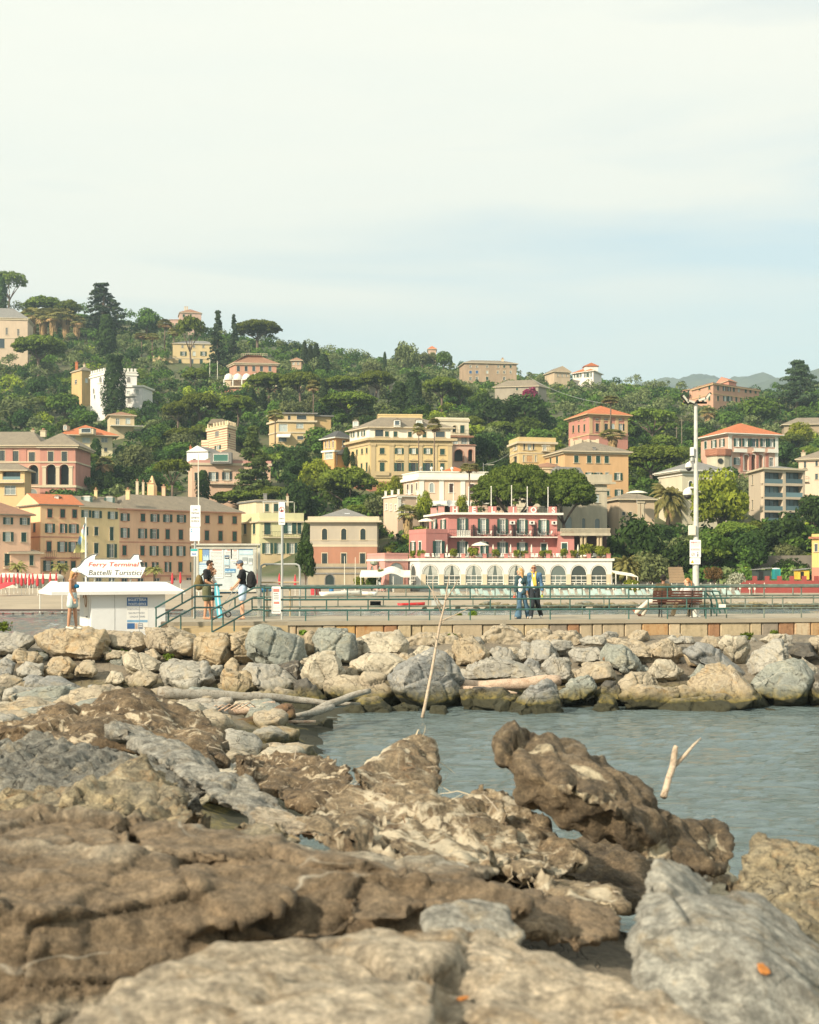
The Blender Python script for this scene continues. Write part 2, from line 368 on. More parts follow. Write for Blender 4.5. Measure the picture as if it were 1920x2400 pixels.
def wmesh(kind,w,h,mat,mat2=None):
 """shared window-piece meshes in a local frame: x right, y into the wall, z up, origin bottom centre"""
 w,h=round(w*20)/20,round(h*20)/20
 k=(kind,w,h,mat.name)
 if k in _wm:return _wm[k]
 b=MB()
 if kind=='frame':
  t=.10
  b.obox((-w/2-t,-.05,0),(t,0,0),(0,.09,0),(0,0,h));b.obox((w/2,-.05,0),(t,0,0),(0,.09,0),(0,0,h))
  b.obox((-w/2-t,-.055,h),(w+2*t,0,0),(0,.1,0),(0,0,.14));b.obox((-w/2-.2,-.16,-.1),(w+.4,0,0),(0,.2,0),(0,0,.1))
 elif kind=='aframe':
  r=w/2;zc=h-r;N=10
  for i in range(N):
   a0,a1=math.pi*i/N,math.pi*(i+1)/N
   q=[Vector((rr*math.cos(a),-.05,zc+rr*math.sin(a)))for rr,a in((r,a0),(r+.14,a0),(r+.14,a1),(r,a1))]
   b.prism(q,(0,.1,0))
  b.obox((-r-.14,-.05,0),(.14,0,0),(0,.1,0),(0,0,zc));b.obox((r,-.05,0),(.14,0,0),(0,.1,0),(0,0,zc))
  b.obox((-r-.25,-.14,-.1),(w+.5,0,0),(0,.2,0),(0,0,.1))
 elif kind=='pane':
  b.obox((-w/2,.12,0),(w,0,0),(0,.03,0),(0,0,h))
 elif kind=='sash':
  t=.06
  for x in(-w/2,-t/2,w/2-t):b.obox((x,.07,0),(t,0,0),(0,.045,0),(0,0,h))
  for z in(0,h*.62,h-t):
   b.obox((-w/2+t,.075,z),(w/2-1.5*t,0,0),(0,.035,0),(0,0,t));b.obox((t/2,.075,z),(w/2-1.5*t,0,0),(0,.035,0),(0,0,t))
 elif kind=='shut':
  t=.07
  for x in(-w/2,w/2-t):b.obox((x,-.07,0),(t,0,0),(0,.05,0),(0,0,h))
  for z in(0,h/2-t/2,h-t):b.obox((-w/2+t,-.07,z),(w-2*t,0,0),(0,.05,0),(0,0,t))
  n=max(4,int(h/.22))
  for i in range(n):
   z=t+(h-2*t)*i/n
   b.add([(-w/2+t,-.06,z),(w/2-t,-.06,z),(w/2-t,-.03,z+(h-2*t)/n),(-w/2+t,-.03,z+(h-2*t)/n)],[(0,1,2,3)])
 elif kind=='ashut':
  r=w/2;zc=h-r;N=12
  poly=[Vector((-r,.05,0)),Vector((r,.05,0))]+[Vector((r*math.cos(math.pi*i/N),.05,zc+r*math.sin(math.pi*i/N)))for i in range(N+1)]
  b.prism(poly,(0,.05,0))
  for x in(-r*.5,0,r*.5):b.obox((x-.02,.03,0),(.04,0,0),(0,.019,0),(0,0,zc))
 me=b.mesh({'frame':'window','aframe':'window','pane':'pane','sash':'sash','shut':'shutter','ashut':'shutter'}[kind],mat)
 _wm[k]=me;return me
BB=[]
class Bld:
 def __init__(s,name,label,corners,base,top,wall,depth=11,trim=CREAM,cat='house',shut=GREEN,root=None,ci=None,tone=(),sink=7,nm='wall',nobb=False,group=None):
  s.c=[V2(*c)for c in corners];s.nv=len(corners)-1
  s.ci=ci if ci is not None else min(range(len(corners)),key=lambda i:corners[i][1])
  Yc=corners[s.ci][1];s.zt=HC+(HY-top)/F*Yc;s.zb=HC+(HY-base)/F*Yc
  if len(corners)==2:
   u=(s.c[1]-s.c[0]).normalized();nb=Vector((-u.y,u.x))
   s.poly=s.c+[s.c[1]+nb*depth,s.c[0]+nb*depth]
  elif len(corners)==3:s.poly=s.c+[s.c[0]+s.c[2]-s.c[1]]
  else:s.poly=s.c
  s.fac=[Fac(s.poly[i],s.poly[(i+1)%len(s.poly)])for i in range(len(s.poly))]
  cen=sum(s.poly,Vector((0,0)))/len(s.poly)
  s.root=root or empty(name,(cen.x,cen.y,s.zb),label,cat,group)
  s.wall,s.trim,s.shut,s.sink,s.nm=wall,trim,shut,sink,nm
  s.holes=[[]for _ in s.fac];s.q=[];s.tone=[(HC+(HY-p)/F*Yc,m)for p,m in tone];s.Yc=Yc
  if not nobb:BB.append((min(c[0]for c in corners)-4,max(c[0]for c in corners)+4,top-14,base-4,Yc))
 def zy(s,py):return HC+(HY-py)/F*s.Yc
 def w(s,fi,px,py,w,h,k='o',**kw):
  f=s.fac[fi];s0,s1=f.s_of(px-w/2),f.s_of(px+w/2);Y=f.Yat(px)
  z0,z1=HC+(HY-py-h/2)/F*Y,HC+(HY-py+h/2)/F*Y
  s0,s1=max(.15,s0),min(f.L-.15,s1)
  if s1-s0<.2:return s
  s.holes[fi].append((s0,s1,z0,z1,k,kw));return s
 def row(s,fi,a,b,w,h,spec):
  """spec 'px:k px:k' ; a,b = (px,py) anchors of the sloping row"""
  for it in spec.split():
   px,k=it.split(':');px=float(px);py=a[1]+(b[1]-a[1])*(px-a[0])/max(1e-6,b[0]-a[0])
   s.w(fi,px,py,w,h,k)
  return s
 def walls(s):
  mb=MB();mats=[s.wall]+[m for _,m in s.tone]+[s.trim];tz=sorted([t for t,_ in s.tone],reverse=True)
  def midx(z):
   k=0
   for i,(t,_)in enumerate(s.tone):
    if z<t:k=i+1
   return k
  zb=s.zb-s.sink
  for fi,f in enumerate(s.fac):
   hs=s.holes[fi]
   xs=sorted({0,f.L}|{round(v,4)for h in hs for v in h[:2]});zs=sorted({zb,s.zt}|{round(v,4)for h in hs for v in h[2:4]}|{t for t in tz if zb<t<s.zt})
   for i in range(len(xs)-1):
    for j in range(len(zs)-1):
     xm,zm=(xs[i]+xs[i+1])/2,(zs[j]+zs[j+1])/2
     if any(h[0]<xm<h[1]and h[2]<zm<h[3]for h in hs):continue
     mb.face([f.pt(xs[i],zs[j]),f.pt(xs[i+1],zs[j]),f.pt(xs[i+1],zs[j+1]),f.pt(xs[i],zs[j+1])],midx(zm))
   for(a,b,z0,z1,k,kw)in hs:
    d=-kw.get('deep',1.4 if k in 'AB' else.16);m=midx((z0+z1)/2)
    for p,q in(((a,z0),(a,z1)),((a,z1),(b,z1)),((b,z1),(b,z0)),((b,z0),(a,z0))):
     mb.face([f.pt(p[0],p[1]),f.pt(q[0],q[1]),f.pt(q[0],q[1],d),f.pt(p[0],p[1],d)],m)
    if k in 'aAL':
     r=(b-a)/2;zc=max(z0,z1-r);rz=z1-zc;N=10;cx=(a+b)/2
     for i in range(N):
      a0,a1=math.pi*i/N,math.pi*(i+1)/N
      x0,x1=cx-r*math.cos(a0),cx-r*math.cos(a1);y0,y1=zc+rz*math.sin(a0),zc+rz*math.sin(a1)
      mb.face([f.pt(x0,y0),f.pt(x1,y1),f.pt(x1,z1),f.pt(x0,z1)],m)
      mb.face([f.pt(x0,y0),f.pt(x0,y0,d),f.pt(x1,y1,d),f.pt(x1,y1)],m)
  mb.face([(p.x,p.y,s.zt)for p in s.poly],midx(s.zt-.01))
  s.wo=mb.build(s.nm,mats,s.root);return s
 def windows(s):
  for fi,f in enumerate(s.fac):
   for(a,b,z0,z1,k,kw)in s.holes[fi]:
    w,h=b-a,z1-z0;L=wloc(s.root)
    if k=='A':
     o=inst('arch',wmesh('aframe',w,h,s.trim),f.pt((a+b)/2,z0)-L,s.root,f.rz)
     mbk=MB();mbk.face([f.pt(a,z0,-1.38),f.pt(b,z0,-1.38),f.pt(b,z1,-1.38),f.pt(a,z1,-1.38)]);mbk.build('back_wall',kw.get('back',s.shut),s.root)
     continue
    if k=='B':
     mbk=MB();mbk.face([f.pt(a,z0,-1.37),f.pt(b,z0,-1.37),f.pt(b,z1,-1.37),f.pt(a,z1,-1.37)])
     x=.08*w
     for t in np.linspace(a,b-.06,5):mbk.obox(f.pt(t,z0,-1.36),tuple(f.u*.06)+(0,),tuple(f.n*.05)+(0,),(0,0,z1-z0),1)
     o=mbk.build('window',[BLUEGL,IRON],s.root)
     mbk=MB();mbk.obox(f.pt(a,z0,-.1),tuple(f.u*w)+(0,),tuple(f.n*.03)+(0,),(0,0,min(1.0,h*.4)));mbk.build('balustrade',BLUEGL,s.root);continue
    ar=k in 'aL'
    o=inst('window',wmesh('aframe' if ar else 'frame',w,h,s.trim),f.pt((a+b)/2,z0)-L,s.root,f.rz)
    sm=kw.get('mat',s.shut)
    if k=='a':inst('shutter',wmesh('ashut',w,h,sm),parent=o)
    elif k=='c':
     for sx in(-1,1):inst('shutter',wmesh('shut',w/2-.02,h-.04,sm),(sx*w/4,.07,.02),o)
    else:
     light=k in 'olhL'
     inst('pane',wmesh('pane',w,h,CURT if light else GLASS)if not ar else wmesh('ashut',w,h,CURT),parent=o)
     if k in 'olhp' and w>.7:inst('sash',wmesh('sash',w,h,WHITE),parent=o)
     if k in 'oq':
      sw=min(w*.52,.75)
      for sx in(-1,1):inst('shutter',wmesh('shut',sw,h,sm),(sx*(w/2+sw/2+.03),-.04,0),o)
     if k=='h':
      sw=w*.5
      inst('shutter',wmesh('shut',sw,h,sm),(w/2+sw/2+.03,-.04,0),o);inst('shutter',wmesh('shut',sw-.02,h,sm),(-w/4,.07,0),o)
  return s
 def band(s,py,t,out=.18,nm='cornice',mat=None,z=None):
  z=s.zy(py)if z is None else z;mb=MB();ring(mb,offs(s.poly,out),offs(s.poly,-.05),z-t/2,z+t/2);mb.build(nm,mat or s.trim,s.root);return s
 def dentils(s,fi,py,n,sz=.3,mat=None):
  f=s.fac[fi];z=s.zy(py);mb=MB()
  for i in range(n):
   mb.obox(f.pt((i+.25)*f.L/n,z,.0),tuple(f.u*f.L/n*.5)+(0,),tuple(f.n*.22)+(0,),(0,0,sz))
  mb.build('dentil_course',mat or s.trim,s.root);return s
 def pilasters(s,fi,pxs,py0,py1,w=.7,mat=None,out=.12):
  f=s.fac[fi]
  for px in pxs:
   mb=MB();a=f.s_of(px);Y=f.Yat(px);z0,z1=HC+(HY-py1)/F*Y,HC+(HY-py0)/F*Y
   a=min(max(a,w/2+.02),f.L-w/2-.02)
   mb.obox(f.pt(a-w/2,z0),tuple(f.u*w)+(0,),tuple(f.n*out)+(0,),(0,0,z1-z0-.35))
   mb.obox(f.pt(a-w/2-.12,z1-.35),tuple(f.u*(w+.24))+(0,),tuple(f.n*(out+.12))+(0,),(0,0,.35))
   mb.build('pilaster',mat or s.trim,s.root)
  return s
 def pediments(s,fi,pxs,py,w=1.9,mat=None):
  f=s.fac[fi]
  for px in pxs:
   a=f.s_of(px);z=f.z(px,py);mb=MB()
   mb.prism([f.pt(a-w/2,z),f.pt(a+w/2,z),f.pt(a,z+w*.28)],tuple(f.n*.3)+(0,));mb.build('pediment',mat or s.trim,s.root)
  return s
 def balcony(s,fi,px0,px1,py,out=.9,rail='iron',h=1.0,nm='balcony',mat=None):
  f=s.fac[fi];a,b=f.s_of(px0),f.s_of(px1);z=f.z((px0+px1)/2,py);mb=MB();U=Vector((*f.u,0));N=Vector((*f.n,0))
  mb.obox(f.pt(a,z-.16,.0),U*(b-a),N*out,(0,0,.16),0)
  if rail=='solid':
   mb.obox(f.pt(a,z,out-.1),U*(b-a),N*.1,(0,0,h),0)
  elif rail:
   mb.obox(f.pt(a,z+h,out-.06),U*(b-a),N*.05,(0,0,.05),1)
   n=max(3,int((b-a)/.3))
   for i in range(n+1):mb.obox(f.pt(a+(b-a)*i/n-.015,z,out-.05),U*.03,N*.03,(0,0,h),1)
   for q in(a,b-.04):mb.obox(f.pt(q,z+h,.02),U*.04,N*(out-.1),(0,0,.05),1)
  mb.build(nm,[mat or s.trim,IRON if rail=='iron' else(WHITE if rail=='white' else(mat or s.trim))],s.root);return s
 def cornice_eave(s,ov=.5,t=.25,mat=None):
  s.band(0,t,ov,'cornice',mat,s.zt-t/2);return s
 def hip(s,apex,mat,ov=.6,k=1.0,gable=False,axis=None,eave=None,flat=0):
  """apex = picture row of the ridge, read at the distance of the building's middle"""
  E=offs(s.poly,ov);cy=sum(p.y for p in s.poly)/len(s.poly);zr=HC+(HY-apex)/F*cy;z=s.zt+.02;t=.2
  zr=max(zr,z+.7)
  mb=MB();e3=[Vector((p.x,p.y,z+t))for p in E];b3=[Vector((p.x,p.y,z))for p in E]
  for i in range(4):mb.face([b3[i],b3[(i+1)%4],e3[(i+1)%4],e3[i]],1)
  mb.face(b3[::-1],1)
  l0,l1=(E[1]-E[0]).length,(E[2]-E[1]).length;ax=axis if axis is not None else(0 if l0>=l1 else 1)
  if ax==0:m0,m1,W,L=(E[0]+E[3])/2,(E[1]+E[2])/2,l1,l0
  else:m0,m1,W,L=(E[0]+E[1])/2,(E[3]+E[2])/2,l0,l1
  d=(m1-m0).normalized();ins=0 if gable else min(W/2*k,L/2-.05)
  r0,r1=m0+d*ins,m1-d*ins;R0,R1=Vector((r0 .x,r0 .y,zr)),Vector((r1 .x,r1 .y,zr))
  if flat:
   T=offs(s.poly,-flat);t3=[Vector((p.x,p.y,zr))for p in T]
   for i in range(4):mb.face([e3[i],e3[(i+1)%4],t3[(i+1)%4],t3[i]],0)
   mb.face(t3,0);s.topz=zr
  else:
   g=2 if gable else 0
   if ax==0:
    mb.face([e3[0],e3[1],R1,R0],0);mb.face([e3[2],e3[3],R0,R1],0);mb.face([e3[1],e3[2],R1],g);mb.face([e3[3],e3[0],R0],g)
   else:
    mb.face([e3[1],e3[2],R1,R0],0);mb.face([e3[3],e3[0],R0,R1],0);mb.face([e3[0],e3[1],R0],g);mb.face([e3[2],e3[3],R1],g)
  s.ro=mb.build('roof',[mat,eave or s.trim,s.wall],s.root);s.zr=zr;return s
 def flat(s,par=.9,ov=.3,mat=None,t=.3,parmat=None,deck=None):
  mb=MB();P0=offs(s.poly,-.3)
  ring(mb,offs(s.poly,ov),P0,s.zt+.005,s.zt+t,0)
  if par>0:ring(mb,offs(s.poly,.02),P0,s.zt+t,s.zt+t+par,1)
  mb.face([(p.x,p.y,s.zt+t*.5)for p in offs(s.poly,-.29)],2)
  s.ro=mb.build('roof',[mat or s.trim,parmat or s.wall,deck or SLATE],s.root);return s
 def chimney(s,px,top,h,w,mat=None,Y=None,pot=True,nm='chimney'):
  Y=Y or sum(p.y for p in s.poly)/len(s.poly);x,zt=XZ(px,top,Y);hh,ww=h/F*Y,w/F*Y;mb=MB()
  mb.box((x,Y,zt-hh/2-.2),(ww,ww,hh+.4));mb.box((x,Y,zt+.05),(ww*1.3,ww*1.3,.12),0,0)
  if pot:mb.lathe((x,Y,zt+.1),[(ww*.3,0),(ww*.34,.35),(ww*.2,.5)],8,1)
  mb.build(nm,[mat or s.wall,OLDTILE],s.root);return s
 def dormer(s,px,py,w,h,Y,k='o',mat=None,gable=True):
  """a little house on the roof slope with its own window"""
  x,z=XZ(px,py+h/2,Y);ww,hh=w/F*Y,h/F*Y;mb=MB()
  mb.obox((x-ww/2,Y,z-.3),(ww,0,0),(0,3,0),(0,0,hh+.3),0)
  g=.35*ww if gable else.12
  mb.prism([(x-ww/2-.15,Y-.15,z+hh),(x+ww/2+.15,Y-.15,z+hh),(x,Y-.15,z+hh+g)],(0,3.2,0),1)
  d=mb.build('dormer',[mat or s.trim,SLATE],s.root)
  L=wloc(d);wd=ww*.62;hd=hh*.78
  inst('window_frame',wmesh('frame',wd,hd,WHITE),Vector((x,Y-.06,z+hh*.1))-L,d);inst('pane',wmesh('pane',wd,hd,GLASS if k=='d' else CURT),Vector((x,Y-.16,z+hh*.1))-L,d)
  if k=='o':
   for sx in(-1,1):inst('shutter',wmesh('shut',wd*.5,hd,s.shut),Vector((x+sx*wd*.78,Y-.05,z+hh*.1))-L,d)
  return s
 def done(s):s.walls();s.windows();return s
def C(h,k=.62):
 c=hexc(h);l=.3*c[0]+.6*c[1]+.1*c[2];return tuple(min(.86,(x*.80+l*.20)*k*1.27)for x in c)
def st(n,h='',k=.62,stain=.22):return _MC.get('wall_'+n)or stucco('wall_'+n,C(h,k),stain)
b=Bld('row_house','low salmon row house with a red tiled roof at the left edge of the seafront',[(-110,221),(72,228.5)],1391,1205,st('salmon','F0BE96',.76,.14),9)
b.row(0,(19,1221),(58,1222),11,16,'-60:o -20:c 19:o 58:o').row(0,(19,1258),(56,1259),12,22,'-60:o -20:o 19:o 56:c').row(0,(17,1312),(60,1312),12,28,'-55:c 17:c')
b.hip(1177,OLDTILE,.7,.8,eave=SLATE).balcony(0,8,26,1330).done()
b2=Bld('annex','',[(25,226.3),(95,229)],1391,1298,st('salmon',''),4,root=b.root,nm='annex_wall',nobb=True)
b2 .w(0,74,1313,9,24,'c').hip(1284,SLATE,.5,.9).done()
b=Bld('row_house','tall orange row house with pink window arches and a terracotta gable roof',[(45,241),(95,232),(189.5,236.6)],1390,1184,st('orange','F3C184',.76,.14),trim=PINKTR)
b.row(1,(117,1203),(175,1204),11,20,'117:c 147:c 175:c').row(1,(117,1238),(175,1239),11,21,'117:o 146:h 173:o').row(1,(115,1281),(172,1282),11,24,'115:c 146:o 172:o').row(1,(113,1326),(172,1327),11,24,'113:o 146:o 172:c')
b.row(1,(113,1368),(172,1368),12,26,'113:p 146:p 172:p').w(0,81,1237,5,20,'c').w(0,62,1245,5,18,'c').balcony(1,105,127,1305).balcony(1,164,184,1306).band(1258,.2,.08).band(1308,.2,.08)
b.hip(1158,TERRA,.45,gable=True,axis=1,eave=SLATE).dormer(133,1171,11,14,237,'p',gable=True).done()
b=Bld('row_house','narrow yellow row house with two big green-shuttered dormers in its slate roof',[(189.5,236.6),(280,241.6)],1390,1189,st('yellow','E6C987',.76,.14),10)
b.row(0,(200,1204),(264,1208),11,17,'202:o 227:o 264:o').row(0,(203,1245),(226,1245),9,20,'203:c 226:c').w(0,262,1251,9,31,'c').row(0,(200,1284),(225,1285),10,24,'200:c 226:c').w(0,262,1291,11,32,'o')
b.row(0,(200,1328),(262,1329),10,26,'202:o 228:c 262:o').row(0,(200,1366),(262,1366),13,24,'202:p 232:p 262:p').hip(1163,SLATE,.5,gable=True,axis=0)
b.dormer(204,1173,21,22,240,'o',gable=False).dormer(257,1174,20,21,243,'o',gable=False).chimney(225,1150,16,7).chimney(300,1150,16,9).done()
b=Bld('row_house','long pinkish tan row house with painted panels under a long grey slate roof',[(280,241.6),(566,260)],1388,1194.5,st('tan','E5B487',.76,.14),11,trim=PINKTR)
A1,A2=(293,1212),(548,1219)
b.row(0,A1,A2,10,18,'293:o 335:c 363:o 393:o 425:o 456:c 486:c 517:c 550:c').row(0,(293,1249),(548,1257),10,23,'293:o 334:o 362:o 393:c 424:c 456:o 485:c 517:c 550:c')
b.row(0,(293,1290),(548,1293),10,23,'292:c 334:c 361:o 393:o 424:o 456:o 486:c 518:o 550:c').row(0,(293,1329),(548,1329),10,23,'292:o 334:h 361:h 391:h 423:c 456:o 486:c 518:o 550:c').row(0,(293,1368),(548,1366),14,26,'292:p 330:p 368:p 406:p 444:p 486:p 520:p 550:p')
b.band(1270,.2,.06).band(1350,.3,.1).hip(1162,SLATE,.6,.9,axis=0).chimney(322,1130,34,6,CREAM).chimney(336,1132,32,5,CREAM).chimney(353,1133,30,12,st('orange','')).chimney(384,1142,24,8).done()
x,z=XZ(373,1165,262);mb=MB();mb.lathe((x,255,z-3),[(.9,0),(.9,4.6),(.55,5.4),(.12,6.6)],6);mb.build('spire_chimney',st('orange',''),b.root)
b=Bld('green_house','pale green house with a set-back cream penthouse and roof terrace next to the tan row',[(566,268),(608,256),(712,258)],1390,1224,st('palegreen','CFCB93',.76,.14),tone=[(1297,st('buff','E2C68B'))])
b.w(1,627,1239,15,28,'c').w(1,674,1238,20,26,'h').w(1,702,1238,9,26,'c').row(1,(627,1285),(683,1285),12,25,'627:o 655:o 684:o').row(1,(629,1337),(686,1337),12,27,'629:c 656:c 686:c').row(1,(629,1374),(686,1374),14,24,'629:p 656:p 686:p')
b.row(0,(571,1239),(597,1239),6,25,'575:c 596:c').row(0,(571,1286),(597,1286),6,22,'575:c 596:c').balcony(1,615,708,1259).flat(1.5,.45,parmat=st('palegreen','')).done()
b2=Bld('x','',[(560,272),(600,263),(668,264)],1225,1176,st('penthouse','F0DFB0'),root=b.root,nm='penthouse_wall',sink=1,nobb=True)
b2 .w(1,626,1190,9,18,'c').w(1,648,1190,12,18,'c').flat(.1,.3,GREYROOF).chimney(674,1164,36,6,CREAM).chimney(622,1158,16,8,GREYROOF,pot=False).done()
x0,z0=XZ(618,1178,262);x1,_=XZ(690,1178,262);mb=MB()
for px in(618,640,668,690):xx,zz=XZ(px,1178,259.6);mb.tube((xx,259.6,zz),(xx,259.6,zz-3.2),.05,n=6)
mb.tube((x0,259.6,z0),(x1,259.6,z0),.06,n=6);mb.tube((x1,259.6,z0),(x1,264,z0),.06,n=6);mb.build('pergola_frame',WHITE,b.root)
b=Bld('two_tone_house','boxy house, grey plaster above and brick red below, with a grey hipped roof',[(727,222),(884,222)],1333,1222,st('greybeige','CBBDA4',.6,.12),13,tone=[(1279,st('brickred','C98660',.62,.18))],shut=DKGREEN,trim=CREAM)
b.row(0,(761,1252),(851,1252),12,27,'761:a 806:a 851:a').row(0,(761,1310),(850,1310),12,27,'761:c 806:c 850:c').band(1279,.35,.06,mat=CREAM).band(1266,.12,.05,mat=CREAM).band(1216,.75,.35).band(1222,.3,.75).dentils(0,1221,26)
b.hip(1192,GREYROOF,.2,.95).done()
x,z=XZ(811,1203,219.8)
mb=MB();mb.box((x,225.0,z+.15),(.9,.9,.12));mb.build('skylight',plain('skylight_glass',(.6,.63,.65),.2),b.root)
b=Bld('sea_wall','beige terrace wall with an arched dark doorway below the brick red house',[(722,214),(862,214)],1392,1332,st('seawall','C9B58E',.55,.3),7.6,cat='wall',shut=DKGREEN,trim=GREYROOF)
b.w(0,773,1366,20,38,'a').band(1344,.25,.12,'string_course').flat(.5,.2,GREYROOF,.25).done()
PINK=st('hotel_pink','DC877B',.62,.16);PINKB=st('pavilion_pink','EBA090',.62,.15)
b=Bld('pavilion','pink corner pavilion with curtained arches left of the white arcade',[(861,199),(902,190),(957,192)],1388,1300,PINKB,trim=PINKTR,cat='restaurant')
b.w(1,929,1352,34,66,'L').w(0,873,1352,8,52,'L').w(0,890,1352,8,52,'L').band(1312.5,.28,.12,mat=WHITE).flat(.05,.05,PINKB,.2).done()
xa,za=XZ(880,1318,191.5)
mb=MB();mb.lathe((xa-.2,192.8,za-.3),[(.05,.25),(.55,.45),(.6,.1),(.1,-.2)],8);mb.build('wall_emblem',plain('emblem_bronze',(.2,.24,.17),.5),b.root)
h=Bld('seaside_hotel','pink seaside hotel with green shutters above a long white arcade, roof letters on pink pillars',[(954,193.5),(984,188.2),(1435,191)],1387,1312,st('arcade_white','E6E7E2',.66,.1),trim=WHITE,cat='hotel',sink=3,nm='arcade_wall')
ARX=(1009,1060,1111,1161,1211,1261,1309,1357,1404)
for px in ARX:h.w(1,px,1348,39,50,'L')
h.w(0,968,1347,13,50,'L').band(1311.5,.35,.22).band(1374.5,.4,.5,'plinth')
h.zt_keep=h.zt;h.walls()
f=h.fac[1]
for fi,px,w in[(1,p,39)for p in ARX]+[(0,968,13)]:
 ff=h.fac[fi];a,bb_=ff.s_of(px-w/2),ff.s_of(px+w/2);Y=ff.Yat(px);z1,z0=HC+(HY-1323)/F*Y,HC+(HY-1373)/F*Y;r=(bb_-a)/2;cx=(a+bb_)/2;rz=min(r*1.25,z1-z0-.5);zc=z1-rz
 fm=MB();U,N=Vector((*ff.u,0)),Vector((*ff.n,0))
 for z in(zc-.15,z0+.75,zc-1.1):fm.obox(ff.pt(a,z,-.14),U*(bb_-a),N*.05,(0,0,.09))
 for x in np.linspace(a,bb_-.06,4):fm.obox(ff.pt(x,z0,-.13),U*.06,N*.03,(0,0,zc-z0))
 for i in range(12):
  a0,a1=math.pi*i/12,math.pi*(i+1)/12
  fm.prism([ff.pt(cx+q*r*math.cos(t),zc+q*rz*math.sin(t),-.12)for q,t in((.9,a0),(.995,a0),(.995,a1),(.9,a1))],N*.06)
 fo=fm.build('arch_window',WHITE,h.root)
 gm=MB();gm.face([ff.pt(a,z0,-.15),ff.pt(bb_,z0,-.15)]+[ff.pt(cx+r*math.cos(math.pi*i/14),zc+rz*math.sin(math.pi*i/14),-.15)for i in range(15)]);gm.build('pane',glass('arcade_glass',(.085,.105,.095),.2),fo)
 if px in(1009,1060,1111,1161,1211):
  cm=MB();
  for sx in(-1,1):cm.face([ff.pt(cx+sx*.97*r,zc,-.143),ff.pt(cx+sx*.25*r,zc,-.143),ff.pt(cx+sx*.08*r,zc+rz*.93,-.143),ff.pt(cx+sx*.6*r,zc+rz*.72,-.143)])
  cm.build('curtain',plain('arcade_curtain',(.42,.43,.38)),fo)
pm=MB()
for i,px in enumerate([984]+[(ARX[i]+ARX[i+1])/2 for i in range(8)]+[1430]):
 a=min(max(f.s_of(px),.5),f.L-.5);Y=f.Yat(px);z0,z1=HC+(HY-1373)/F*Y,HC+(HY-1346)/F*Y
 o=MB();o.obox(f.pt(a-.33,z0,0),Vector((*f.u,0))*.66,Vector((*f.n,0))*.06,(0,0,z1-z0));o.build('pilaster',CREAM,h.root)
zt=h.zt
mb=MB();mb.face([(p.x,p.y,zt+.06)for p in offs(h.poly,.1)]);mb.build('terrace_floor',GREYROOF,h.root)
mb=MB();pl=offs(h.poly,-.15)
ff=Fac(pl[1],pl[2]);fl=Fac(pl[0],pl[1])
for px in(982.5,1036,1086,1136,1186,1235,1285,1333,1380,1428):
 a=min(max(ff.s_of(px),.3),ff.L-.3);o=MB();q=ff.pt(a,zt+.06,0);o.box((q.x,q.y,q.z+.36),(.5,.4,.72),ff.rz);o.box((q.x,q.y,q.z+.76),(.6,.5,.08),ff.rz,0);o.build('terrace_pillar',PINK,h.root)
mb=MB();
for zz in(.35,.7):mb.tube(ff.pt(.3,zt+zz),ff.pt(ff.L-.3,zt+zz),.025,n=5)
mb.build('terrace_rail',IRON,h.root)
m=Bld('x','',[(1006,210),(1050,200),(1306,202)],1312,1206,PINK,trim=WHITE,root=h.root,nm='wall',sink=.5,ci=1,nobb=True)
m.row(1,(1084,1233),(1275,1236),12,35,'1084:o 1132.5:o 1178:o 1224:o 1274:o').row(1,(1084,1287),(1275,1290),12,34,'1084:o 1132:h 1178:o 1224:o').w(1,1275,1291,13,34,'c').row(0,(1018,1231),(1042,1231),6,26,'1019:o 1040:o')
m.balcony(1,1051,1305,1258,1.5,None,mat=WHITE).walls().windows()
fm_=m.fac[1]
mb=MB();zb=HC+(HY-1258)/F*200.3;U,N=Vector((*fm_.u,0)),Vector((*fm_.n,0))
for zz in(.5,1.0):mb.obox(fm_.pt(0,zb+zz,1.4),U*fm_.L,N*.04,(0,0,.04))
for i in range(61):mb.obox(fm_.pt(fm_.L*i/60-.015,zb,1.4),U*.03,N*.03,(0,0,1.02))
mb.build('balcony_rail',IRON,h.root)
for px in(1108,1157,1202,1251):
 o=MB();a=fm_.s_of(px);o.obox(fm_.pt(a-.4,zb,.02),U*.8,N*1.2,(0,0,1.5));
 o=MB();o.obox(fm_.pt(a,zb,.02),U*.05,N*1.3,(0,0,1.75))
 for i in range(9):o.obox(fm_.pt(a-.25+i*.06,zb,.1+i*.1),U*.03,N*.03,(0,0,1.7))
 o.build('balcony_divider',IRON,h.root)
for px in(1200,1246,1298):
 a=fm_.s_of(px);o=MB();z=HC+(HY-1229)/F*201;o.obox(fm_.pt(a-.35,z,.02),U*.75,N*.35,(0,0,.5));q=fm_.pt(a,z+.25,.38)
 for k in range(10):t0,t1=k*math.pi/5,(k+1)*math.pi/5;o.face([q,q+U*.18*math.cos(t0)+Vector((0,0,.18*math.sin(t0))),q+U*.18*math.cos(t1)+Vector((0,0,.18*math.sin(t1)))],1)
 o.build('air_conditioner',[WHITE,DARK],h.root)
for px,py in((1084,1266),(1132,1266),(1178,1266),(1224,1266),(1275,1267)):
 a=fm_.s_of(px);z=HC+(HY-py)/F*201;q=fm_.pt(a,z,.15);o=MB();o.lathe(q,[(.05,-.12),(.13,-.04),(.13,.06),(.04,.12)],8);o.build('wall_lamp',WHITE,h.root)
m.band(0,.3,.7,'roof_slab',WHITE,m.zt+.15);mb=MB();mb.face([(p.x,p.y,m.zt+.2)for p in offs(m.poly,.65)]);mb.build('roof',GREYROOF,h.root)
zr=m.zt+.3
LET=((1066,'H'),(1110,'E'),(1155,'L'),(1203,'I'),(1250,'O'),(1297,'S'))
